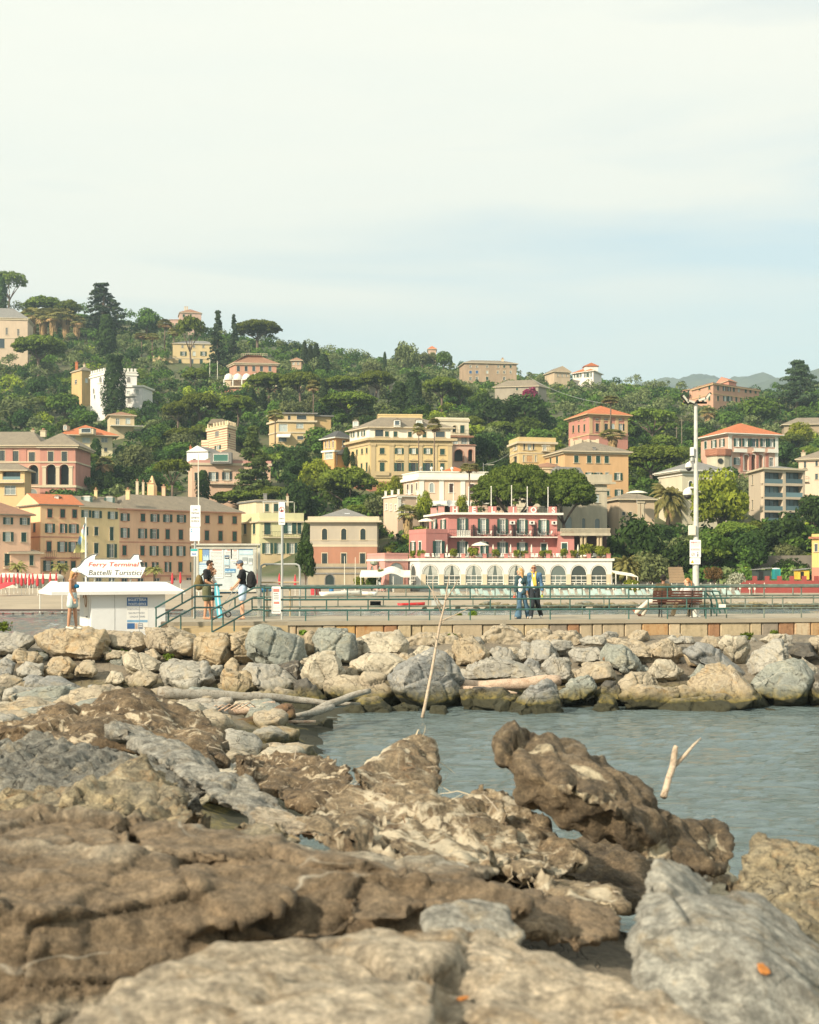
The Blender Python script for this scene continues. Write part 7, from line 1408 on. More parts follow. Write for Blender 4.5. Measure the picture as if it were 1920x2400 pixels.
def bikini(g,o,add,S,k,bf,r_):
 ch=g['chest']
 def f(m):
  for s_ in(-1,1):blob(m,ch+bf*.105*k+r_*.068*s_*k-Vector((0,0,.025))*k,(.062*k,.058*k,.064*k))
 add('bikini_top',f,cloth('bikini_blue',(.03,.29,.55)),.008)
 m=MB();m.path([ch+bf*.12*k+r_*.05*k+Vector((0,0,.03))*k,g['neck']+bf*.01+r_*.03*k],.006,4);m.path([ch+bf*.09*k+r_*.12*k-Vector((0,0,.04))*k,ch+r_*.155*k-Vector((0,0,.05))*k,ch-bf*.105*k-Vector((0,0,.05))*k],.006,4);m.build('strap',cloth('bikini_blue',()),o)
person('blonde woman in blue bikini top, pale shorts and white cap standing on the left rocks',at(167,wY,wz),1.66,stand(pelvis=(.03,0,.92),chest=(.05,0,1.25),neck=(.06,0,1.46),head=(.11,0,1.60),sh_l=(.03,-.19,1.40),sh_r=(.05,.19,1.40),el_l=(.03,-.23,1.12),el_r=(.05,.24,1.12),wr_l=(.12,-.21,.88),wr_r=(.1,.22,.9),hip_l=(.03,-.09,.88),hip_r=(.04,.09,.88),kn_l=(-.02,-.09,.50),kn_r=(.09,.09,.50),an_l=(-.06,-.09,.09),an_r=(.12,.10,.09),to_l=(.08,-.11,.03),to_r=(.26,.08,.03)),'tan',(.93,-.2,-.2),(1,-.12,0),.96,female=True,curl=.3,wear=(('hair',cloth('hair_blonde',(.48,.28,.12)),{'style':'long'}),('cap',cloth('cap_white',(.78,.78,.76),.04)),('shorts',cloth('shorts_sage',(.50,.60,.58),.08),{'len':.48,'grow':.024,'hem':.098}),('shoes',cloth('shoe_cream',(.62,.57,.48))),('custom',None,{'fn':bikini})))
mY=44.7
def bpack(mat,c,sx,sz,strapm):
 def fn(g,o,add,S,k,bf,r_):
  ch=g['chest'];ctr=ch-bf*c[0]*k+Vector((0,0,c[1]))*k
  def f(m):R=frame(bf);blob(m,ctr,(.17*k*sx,.12*k*sx,.25*k*sz),R);blob(m,ctr-bf*.06*k-Vector((0,0,.06))*k,(.14*k*sx,.09*k*sx,.15*k*sz),R);blob(m,ctr-Vector((0,0,.16*sz))*k,(.16*k*sx,.11*k*sx,.09*k),R)
  b=add('backpack',f,mat,.014)
  m=MB()
  for s_ in(-1,1):m.path([ctr+bf*.06*k+r_*.09*s_*k+Vector((0,0,.2*sz))*k,g['sh_'+('l' if s_<0 else 'r')].lerp(ch,.35)+Vector((0,0,.1))*k,ch+bf*.15*k+r_*.10*s_*k,ch+bf*.06*k+r_*.16*s_*k-Vector((0,0,.16))*k,ctr+bf*.05*k+r_*.1*s_*k-Vector((0,0,.18*sz))*k],.018*k,6)
  m.build('backpack_strap',strapm,o)
 return fn
person('dark-haired man in black T-shirt with an olive backpack standing at the top of the steps',at(486,mY),1.93,stand(pelvis=(-.02,0,.93),chest=(.0,0,1.28),neck=(.03,0,1.49),head=(.08,0,1.63),sh_l=(-.02,.18,1.42),sh_r=(-.02,-.18,1.42),el_l=(.02,.22,1.14),el_r=(.0,-.23,1.13),wr_l=(.24,.12,1.0),wr_r=(.24,-.16,1.0),hd_r=(.34,-.12,.99),hd_l=(.34,.1,.98),hip_l=(-.02,.09,.88),hip_r=(-.02,-.09,.88),kn_l=(.04,.10,.48),kn_r=(-.02,-.10,.48),an_l=(.10,.11,.08),an_r=(-.06,-.11,.08),to_l=(.26,.12,.03),to_r=(.1,-.13,.03)),'tan',(1,.05,-.05),(1,.1,0),1.0,wear=(('hair',cloth('hair_dark',(.025,.018,.014)),{'style':'short'}),('glasses',SIGNK),('shirt',cloth('tee_black',(.018,.019,.022)),{'sleeve':.62,'grow':.02}),('shorts',cloth('shorts_olive',(.12,.125,.065)),{'len':.62,'grow':.03}),('custom',None,{'fn':bpack(cloth('pack_olive',(.16,.12,.045)),(.24,-.18),1.05,.95,cloth('pack_strap_olive',(.10,.085,.04)))})))
person('woman in a pale top partly hidden behind the man with the olive backpack',at(497,mY+.75),1.70,stand(sh_l=(.0,.17,1.40),sh_r=(.0,-.17,1.40),el_l=(.06,.2,1.14),el_r=(.06,-.2,1.14),wr_l=(.16,.16,.98),wr_r=(.18,-.16,.96),hip_l=(0,.08,.88),hip_r=(0,-.08,.88),kn_l=(0,.09,.48),kn_r=(.02,-.09,.48),an_l=(0,.1,.08),an_r=(.02,-.1,.08),to_l=(.15,.1,.03),to_r=(.17,-.1,.03),head=(.05,0,1.62)),'fair',(1,-.1,0),(1,0,0),.92,female=True,wear=(('hair',cloth('hair_chestnut',(.09,.045,.025)),{'style':'long'}),('shirt',cloth('top_pale',(.55,.50,.46)),{'sleeve':.3}),('shorts',cloth('shorts_black',(.02,.02,.024)),{'len':.5})))
person('man in grey-blue cap, black T-shirt and pale blue shorts carrying a black backpack',at(566,mY-.05),1.92,stand(pelvis=(.04,0,.93),chest=(.03,0,1.28),neck=(.0,0,1.49),head=(-.05,0,1.635),sh_l=(.03,-.18,1.42),sh_r=(.03,.18,1.42),el_l=(-.05,-.23,1.14),el_r=(-.02,.22,1.14),wr_l=(-.22,-.18,.96),wr_r=(-.2,.14,.96),hd_l=(-.28,-.16,.90),hd_r=(-.27,.12,.9),hip_l=(.04,-.09,.88),hip_r=(.04,.09,.88),kn_l=(.04,-.10,.48),kn_r=(.0,.10,.48),an_l=(.07,-.11,.08),an_r=(.0,.11,.08),to_l=(-.06,-.13,.03),to_r=(-.14,.12,.03)),'fair',(-1,-.02,-.05),(-1,-.05,0),1.0,wear=(('hair',cloth('hair_fair',(.18,.11,.06)),{'style':'short'}),('cap',cloth('cap_slate',(.10,.14,.20))),('glasses',SIGNK),('shirt',cloth('tee_black',()),{'sleeve':.58,'grow':.02}),('shorts',cloth('shorts_skyblue',(.46,.58,.72),.08),{'len':.6,'grow':.03}),('custom',None,{'fn':bpack(cloth('pack_black',(.014,.015,.016)),(.26,-.10),1.2,1.1,cloth('pack_black',()))})))
cY=45.35
def flap(mat,col2):
 def fn(g,o,add,S,k,bf,r_):
  ch,pe=g['chest'],g['pelvis']
  def f(m):blob(m,ch+bf*.04*k-Vector((0,0,.04))*k,(.10*k,.105*k,.22*k),frame(bf));blob(m,ch.lerp(pe,.6)+bf*.05*k,(.10*k,.10*k,.24*k),frame(bf))
  add('undershirt',f,mat)
  if col2:
   def f2(m):
    for s_ in(-1,1):limb(m,g['neck']+r_*.06*s_*k+bf*.02*k,ch+bf*.135*k+r_*.035*s_*k+Vector((0,0,.02))*k,.032*k,.030*k);limb(m,ch+bf*.135*k+r_*.035*s_*k+Vector((0,0,.02))*k,ch+bf*.15*k+r_*(.02*s_-.035)*k-Vector((0,0,.2))*k,.034*k,.042*k)
    limb(m,g['neck']-bf*.07*k,g['neck']+r_*.07*k,.03*k,.03*k);limb(m,g['neck']-bf*.07*k,g['neck']-r_*.07*k,.03*k,.03*k)
   add('scarf',f2,col2,.009)
 return fn
DEN=cloth('denim_jacket',(.075,.16,.27),.35);DENW=cloth('denim_flared',(.065,.135,.20),.25);TEALJ=cloth('jacket_teal',(.035,.075,.085),.25)
def redbag(g,o,add,S,k,bf,r_):
 c=g['wr_r']+Vector((-.03,0,-.16))*k;add('red_phone_case',lambda m:blob(m,c,(.05*k,.03*k,.085*k)),cloth('coral_red',(.68,.12,.08)),.009)
person('blonde woman walking in a dark teal jacket and wide blue jeans, looking left',at(1221,cY),1.69,stand(pelvis=(.02,0,.93),chest=(.0,0,1.27),neck=(-.01,0,1.47),head=(-.03,-.01,1.62),sh_l=(.16,.03,1.41),sh_r=(-.13,-.06,1.41),el_l=(.22,.02,1.14),el_r=(-.18,-.06,1.14),wr_l=(.23,-.06,.90),wr_r=(-.20,-.14,.90),hip_l=(.09,.02,.88),hip_r=(-.05,-.02,.88),kn_l=(.17,.06,.50),kn_r=(-.05,-.08,.49),an_l=(.30,.16,.10),an_r=(-.11,-.16,.09),to_l=(.24,.02,.03),to_r=(-.21,-.27,.03)),'fair',(-1,-.25,0),(-.45,-1,0),.95,female=True,wear=(('hair',cloth('hair_golden',(.55,.32,.13)),{'style':'long'}),('custom',None,{'fn':flap(cloth('tee_white',(.74,.74,.70),.04),None)}),('shirt',TEALJ,{'sleeve':1.85,'grow':.014,'nm':'jacket'}),('trousers',DENW,{'flare':.115,'grow':.014}),('shoes',cloth('shoe_beige',(.55,.46,.36))),('custom',None,{'fn':redbag})))
def leash(g,o,add,S,k,bf,r_):c=g['wr_l']+Vector((.0,-.02,-.15))*k;add('yellow_bag',lambda m:(blob(m,c,(.035*k,.025*k,.06*k)),blob(m,c-Vector((0,0,.1))*k,(.02*k,.015*k,.05*k))),cloth('lime_yellow',(.55,.62,.08)),.008)
person('grey-haired man in sunglasses, denim jacket and yellow scarf walking beside the blonde woman',at(1253,cY+.05),1.82,stand(pelvis=(-.02,0,.93),chest=(-.01,0,1.28),neck=(-.02,-.02,1.48),head=(-.03,-.04,1.62),sh_l=(.165,-.02,1.40),sh_r=(-.175,-.02,1.40),el_l=(.215,.02,1.12),el_r=(-.215,.0,1.13),wr_l=(.235,-.08,.89),wr_r=(-.24,-.10,.90),hip_l=(.07,0,.88),hip_r=(-.10,0,.88),kn_l=(.10,.05,.49),kn_r=(-.08,-.12,.49),an_l=(.23,.26,.12),an_r=(-.13,-.14,.09),to_l=(.22,.12,.05),to_r=(-.17,-.29,.04)),'tan',(-.15,-1,-.05),(-.15,-1,0),1.05,wear=(('hair',cloth('hair_grey',(.52,.48,.42)),{'style':'short'}),('glasses',plain('shades_brown',(.06,.02,.015),.25)),('custom',None,{'fn':flap(cloth('tee_white',()),cloth('scarf_yellow',(.68,.46,.08),.12))}),('shirt',DEN,{'sleeve':1.9,'grow':.012,'nm':'jacket'}),('trousers',cloth('trousers_navy',(.022,.028,.036)),{'flare':.055}),('shoes',cloth('shoe_white',(.70,.68,.62),.06)),('custom',None,{'fn':leash})))
sY=46.85
person('dark curly-haired man sitting on the bench with pale trousers stretched to the left',at(1552,sY),1.78,dict(pelvis=(.0,.02,.55),chest=(.03,-.02,.90),neck=(.04,-.02,1.12),head=(.05,.02,1.27),sh_l=(-.14,.02,1.05),sh_r=(.22,.0,1.05),el_l=(-.24,.06,.80),el_r=(.3,.06,.82),wr_l=(-.2,.26,.62),wr_r=(.24,.26,.64),hip_l=(-.08,.06,.52),hip_r=(.06,.08,.52),kn_l=(-.40,.34,.52),kn_r=(-.34,.46,.50),an_l=(-.78,.50,.16),an_r=(-.55,.55,.10),to_l=(-.90,.52,.24),to_r=(-.68,.64,.04)),'brown',(.25,1,0),(-.35,1,0),1.0,wear=(('hair',cloth('hair_black',(.014,.012,.011)),{'style':'curly'}),('shirt',cloth('jacket_olivebrown',(.10,.075,.035)),{'sleeve':1.9,'grow':.025,'nm':'jacket'}),('trousers',cloth('trousers_cream',(.60,.55,.46),.08),{'flare':.06}),('shoes',cloth('shoe_rust',(.30,.12,.08)))))
person('woman with a reddish ponytail sitting on the bench, looking left towards the man',at(1611,sY),1.70,dict(pelvis=(.02,.02,.55),chest=(.02,-.02,.89),neck=(.02,-.02,1.10),head=(-.01,.0,1.25),sh_l=(-.15,-.02,1.03),sh_r=(.19,.02,1.03),el_l=(-.24,.08,.80),el_r=(.26,.12,.80),wr_l=(-.24,.28,.66),wr_r=(.16,.3,.64),hip_l=(-.05,.06,.52),hip_r=(.10,.08,.52),kn_l=(-.30,.42,.52),kn_r=(.18,.46,.52),an_l=(-.42,.44,.11),an_r=(.16,.36,.11),to_l=(-.56,.50,.05),to_r=(.10,.52,.05)),'fair',(-1,.12,0),(-.2,1,0),.94,female=True,wear=(('hair',cloth('hair_auburn',(.40,.18,.07)),{'style':'tail'}),('shirt',cloth('top_white',(.66,.62,.58),.05),{'sleeve':1.3}),('trousers',cloth('trousers_sand',(.48,.38,.25)),{'flare':.07}),('shoes',cloth('shoe_ivory',(.62,.58,.48)))))
mb=MB();bY=mY-.25;q=[P(503,1367,bY),P(508,1366,bY),P(513,1378,bY),P(522,1446,bY),P(516,1449,bY),P(510,1449,bY),P(503,1400,bY)];mb.prism(q[::-1],(0,.05,0),0);mb.prism([p+Vector((0,-.004,0))for p in(P(506,1370,bY),P(508.5,1370,bY),P(517,1444,bY),P(513,1446,bY))],(0,.003,0),1);mb.build('bodyboard',[plain('board_teal',(.10,.45,.56),.4),plain('board_paleblue',(.55,.70,.74),.4)],label='pale and teal blue board held upright by the man with the olive backpack',cat='board')
o=empty('hand_trolley',P(535,1447,mY-.1),'small two-wheeled hand trolley with a thin handle between the two men','trolley');tY=mY-.1
mb=MB();mb.path([P(550,1378,tY),P(536,1400,tY),P(520,1422,tY),P(512,1436,tY)],.014,6);mb.path([P(556,1385,tY),P(541,1412,tY),P(533,1436,tY)],.014,6);mb.path([P(520,1422,tY),P(536,1440,tY)],.014,6);mb.build('handle',GREYP,o)
for dy in(0,.35):
 c=P(535,1440,tY+dy);mb=MB();ring_=[c+Vector((.085*math.cos(t),0,.085*math.sin(t)))for t in np.linspace(0,6.283,17)];mb.path(ring_,.022,6);mb.path([c-Vector((0,.03,0)),c+Vector((0,.03,0))],.04,8,1)
 for t in(0,1.57,3.14,4.71):mb.path([c,c+Vector((.085*math.cos(t),0,.085*math.sin(t)))],.010,4,1)
 mb.build('wheel',[SIGNK,GREYP],o)
def rockmat(name,c1,c2,c3,vein=.35,alg=True,crack=.5,sc=1.0,patch=None,near=False,bands=None,cells=None):
 if name in _MC:return _MC[name]
 m,nt,b=newmat(name);v=coord(nt,(sc,sc,sc));o=_n(nt,'ShaderNodeObjectInfo')
 off=_n(nt,'ShaderNodeVectorMath',operation='ADD');mu=_n(nt,'ShaderNodeVectorMath',operation='SCALE');cmb=_n(nt,'ShaderNodeCombineXYZ')
 for i in range(3):nt.links.new(o.outputs['Random'],cmb.inputs[i])
 nt.links.new(cmb.outputs[0],mu.inputs[0]);mu.inputs['Scale'].default_value=37;nt.links.new(v,off.inputs[0]);nt.links.new(mu.outputs[0],off.inputs[1]);v=off.outputs[0]
 a=mixc(nt,ramp(nt,noi(nt,v,1.1,6,.62,.6),.36,.64),c1,c2);a=mixc(nt,ramp(nt,noi(nt,v,2.6,6,.7,1.0),.52,.72),a,c3)
 a=mixc(nt,ramp(nt,noi(nt,v,16,5,.7),.3,.75),sh_mix(nt,a,.66),sh_mix(nt,a,1.28))
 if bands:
  mp_=_n(nt,'ShaderNodeMapping');mp_.inputs['Scale'].default_value=(.25,.5,3.0);mp_.inputs['Rotation'].default_value=(.35,.06,0);nt.links.new(v,mp_.inputs[0]);a=mixc(nt,ramp(nt,noi(nt,mp_.outputs[0],.8,4,.6,.4),.40,.52),a,bands)  # bedding bands, darkened so the ledge's front reads as out of the sun
 if near:a=mixc(nt,ramp(nt,noi(nt,v,6.5,9,.76,.3),.40,.62),sh_mix(nt,a,.64),sh_mix(nt,a,1.48));a=mixc(nt,ramp(nt,noi(nt,v,24,6,.75),.40,.62),sh_mix(nt,a,.80),sh_mix(nt,a,1.30));a=mixc(nt,ramp(nt,noi(nt,v,70,4,.75),.32,.72),sh_mix(nt,a,.72),sh_mix(nt,a,1.22));a=mixc(nt,ramp(nt,noi(nt,v,.45,3),.35,.62),sh_mix(nt,a,.80),sh_mix(nt,a,1.08))
 if cells:
  vz=_n(nt,'ShaderNodeVectorMath',operation='ADD');nz=_n(nt,'ShaderNodeTexNoise');nz.inputs['Scale'].default_value=5;nz.inputs['Detail'].default_value=4;nt.links.new(v,nz.inputs[0]);ns_=_n(nt,'ShaderNodeVectorMath',operation='SCALE');ns_.inputs['Scale'].default_value=.35;nt.links.new(nz.outputs['Color'],ns_.inputs[0]);nt.links.new(v,vz.inputs[0]);nt.links.new(ns_.outputs[0],vz.inputs[1])
  vo=_n(nt,'ShaderNodeTexVoronoi');vo.inputs['Scale'].default_value=cells;nt.links.new(vz.outputs[0],vo.inputs['Vector']);sp_=_n(nt,'ShaderNodeSeparateColor');nt.links.new(vo.outputs['Color'],sp_.inputs[0])
  r_=_n(nt,'ShaderNodeValToRGB');e=r_.color_ramp.elements;e[0].position,e[0].color=0,(.035,.024,.014,1);e[1].position,e[1].color=1,(.56,.47,.33,1)
  for q,c_ in((.22,(.11,.07,.034,1)),(.42,(.25,.165,.08,1)),(.62,(.43,.34,.22,1))):k_=e.new(q);k_.color=c_
  nt.links.new(sp_.outputs[0],r_.inputs[0]);a=mixc(nt,.85,a,r_.outputs[0]);a=mixc(nt,ramp(nt,vo.outputs['Distance'],.35,.75),a,(.03,.02,.012))
 def line(scale,w,dist,seed):
  mp_=_n(nt,'ShaderNodeMapping');mp_.inputs['Location'].default_value=(seed,seed*2,seed*3);mp_.inputs['Rotation'].default_value=(seed,.6*seed,0);mp_.inputs['Scale'].default_value=(1,.35,1.6);nt.links.new(v,mp_.inputs[0])
  nn=noi(nt,mp_.outputs[0],scale,4,.55,dist);d=_n(nt,'ShaderNodeMath',operation='SUBTRACT');nt.links.new(nn,d.inputs[0]);d.inputs[1].default_value=.5;ab=_n(nt,'ShaderNodeMath',operation='ABSOLUTE');nt.links.new(d.outputs[0],ab.inputs[0]);return ramp(nt,ab.outputs[0],0,w,(1,1,1),(0,0,0))
 vn=line(.42,.006,.35,3.1);ck=line(1.3,.010,1.0,7.7)
 mv=_n(nt,'ShaderNodeMath',operation='MULTIPLY');nt.links.new(vn,mv.inputs[0]);mv.inputs[1].default_value=vein;mv2=_n(nt,'ShaderNodeMath',operation='MULTIPLY');nt.links.new(mv.outputs[0],mv2 .inputs[0]);nt.links.new(ramp(nt,noi(nt,v,1.1,2),.42,.55),mv2 .inputs[1]);mv=mv2;a=mixc(nt,mv.outputs[0],a,(.62,.58,.48))
 mv=_n(nt,'ShaderNodeMath',operation='MULTIPLY');nt.links.new(ck,mv.inputs[0]);mv.inputs[1].default_value=crack;a=mixc(nt,mv.outputs[0],a,(.035,.028,.02))
 if patch:
  a=mixc(nt,ramp(nt,noi(nt,v,patch[1],5,.62,1.6),patch[2],patch[2]+.07),a,patch[0])
  a=mixc(nt,ramp(nt,noi(nt,v,patch[1]*1.7,5,.7,.8),.56,.66),a,patch[3])
 if alg:
  g=_n(nt,'ShaderNodeNewGeometry');s_=_n(nt,'ShaderNodeSeparateXYZ');nt.links.new(g.outputs['Position'],s_.inputs[0]);w_=noi(nt,coord(nt,obj=False),1.6,4)
  ad=_n(nt,'ShaderNodeMath',operation='MULTIPLY_ADD');nt.links.new(w_,ad.inputs[0]);ad.inputs[1].default_value=-.45;nt.links.new(s_.outputs['Z'],ad.inputs[2])
  f_=ramp(nt,ad.outputs[0],.04,.38,(1,1,1),(0,0,0));a=mixc(nt,f_,a,mixc(nt,ramp(nt,noi(nt,coord(nt),7,4),.4,.65),(.045,.042,.012),(.17,.135,.035)))
  f2=ramp(nt,ad.outputs[0],-.22,.04,(1,1,1),(0,0,0));a=mixc(nt,f2,a,(.035,.034,.016))
 nt.links.new(a,b.inputs['Base Color']);b.inputs['Roughness'].default_value=.88
 h1=noi(nt,v,4 if near else 5,10 if near else 8,.74 if near else.68,.4);h2=_n(nt,'ShaderNodeMath',operation='MULTIPLY_ADD');nt.links.new(ck,h2 .inputs[0]);h2 .inputs[1].default_value=-.35 if not near or crack>.3 else 0;nt.links.new(h1,h2 .inputs[2]);bump(nt,b,h2 .outputs[0],1.0 if near else.9,(.10 if near else.05)/sc)
 _MC[name]=m;return m
def sh_mix(nt,col,k):return mixc(nt,1.0,col,(k,k,k),'MULTIPLY')
RM={'b':rockmat('rock_beige',(0.405,0.347,0.248),(0.324,0.275,0.203),(0.405,0.310,0.184)),'o':rockmat('rock_ochre',(0.405,0.324,0.203),(0.333,0.279,0.198),(0.360,0.234,0.108)),'g':rockmat('rock_grey',(0.378,0.356,0.297),(0.297,0.284,0.248),(0.387,0.333,0.234)),'v':rockmat('rock_greengrey',(0.288,0.302,0.257),(0.221,0.234,0.207),(0.333,0.310,0.225),.5),'w':rockmat('rock_pale',(0.486,0.432,0.324),(0.387,0.347,0.266),(0.324,0.270,0.180)),'d':rockmat('rock_dark',(0.117,0.108,0.090),(0.077,0.072,0.063),(0.153,0.126,0.081)),'s':rockmat('rock_slate',(0.279,0.275,0.252),(0.211,0.216,0.207),(0.324,0.288,0.216),.6)}
def hull(bm,pts):
 vs=[bm.verts.new(p)for p in pts];r=bmesh.ops.convex_hull(bm,input=vs);bmesh.ops.delete(bm,geom=list({g for g in r['geom_interior']+r['geom_unused']if isinstance(g,bmesh.types.BMVert)}),context='VERTS')
def rockmesh(name,hulls,vox,mat,amp=(.05,.02),freq=(1.2,5),strata=0.,bed=(.15,.1,1),bev=1,seed=0,crag=0.,frac=(),fst=(1,1,1)):
 bm=bmesh.new()
 for h_ in hulls:hull(bm,[tuple(p)for p in h_])
 bmesh.ops.recalc_face_normals(bm,faces=bm.faces[:]);me=bpy.data.meshes.new('raw');bm.to_mesh(me);bm.free()
 ob=bpy.data.objects.new('tmp',me);COL.objects.link(ob);m=ob.modifiers.new('r','REMESH');m.mode='VOXEL';m.voxel_size=vox
 if bev:q=ob.modifiers.new('s','SMOOTH');q.iterations=bev;q.factor=.6
 bpy.context.view_layer.update();out=bpy.data.meshes.new_from_object(ob.evaluated_get(bpy.context.evaluated_depsgraph_get()));out.name=name;bpy.data.objects.remove(ob);bpy.data.meshes.remove(me)
 n=len(out.vertices);co=np.empty(n*3,np.float32);out.vertices.foreach_get('co',co);co=co.reshape(-1,3);nr=np.empty(n*3,np.float32);out.vertices.foreach_get('normal',nr);nr=nr.reshape(-1,3)
 so=Vector((seed*13.7,seed*7.3,seed*3.1));bd=Vector(bed).normalized();D=np.empty(n,np.float32);f1,f2=freq;a1,a2=amp;nf,tz=noise.fractal,noise.noise
 for i in range(n):
  p=Vector(co[i])+so;d=a1*nf(p*f1,.9,2.1,3)+a2*nf(p*f2,.8,2.2,3)
  if crag:r_=1-abs(tz(p*f1*1.7))*2;d-=crag*max(0,r_-.55)*2.2
  if strata:
   t=(p.dot(bd)+.12*tz(p*.9)+.03*tz(p*3))/strata;fr=t-math.floor(t);d+=strata*.32*((fr if fr<.8 else(1-fr)*4)-.4)*(.5+.8*max(0,tz(p*.7+Vector((9,9,9)))+.3))
  for fs_,fa in frac:
   q=Vector((p.x*fst[0],p.y*fst[1],p.z*fst[2]))*fs_;dd,cc=noise.voronoi(q);c=cc[0];c=Vector((round(c.x,3),round(c.y,3),round(c.z,3)));g_=Vector((tz(c*2.7),tz(c*2.7+Vector((31.7,5.1,0))),tz(c*2.7+Vector((0,17.3,41.9)))));d+=fa*max(-.9,min(.9,(q-c).dot(g_)*1.9+g_.x*.45))-(fa*.5*max(0,.06-(dd[1]-dd[0]))/.06)
  D[i]=d
 co+=nr*D[:,None];out.vertices.foreach_set('co',co.ravel());out.materials.clear();out.materials.append(mat);out.polygons.foreach_set('use_smooth',[True]*len(out.polygons));out.update();return out
def place_rock(name,me,label,cat='rock',group=None):
 n=len(me.vertices);co=np.empty(n*3,np.float32);me.vertices.foreach_get('co',co);c=co.reshape(-1,3).mean(0);me.transform(Matrix.Translation(-Vector(c)));return inst(name,me,Vector(c),label=label,cat=cat,group=group)
def Yb(py):return float(np.interp(py,[1478,1500,1560,1610,1690,1750],[42.2,41.2,39.2,37.2,34.8,31]))
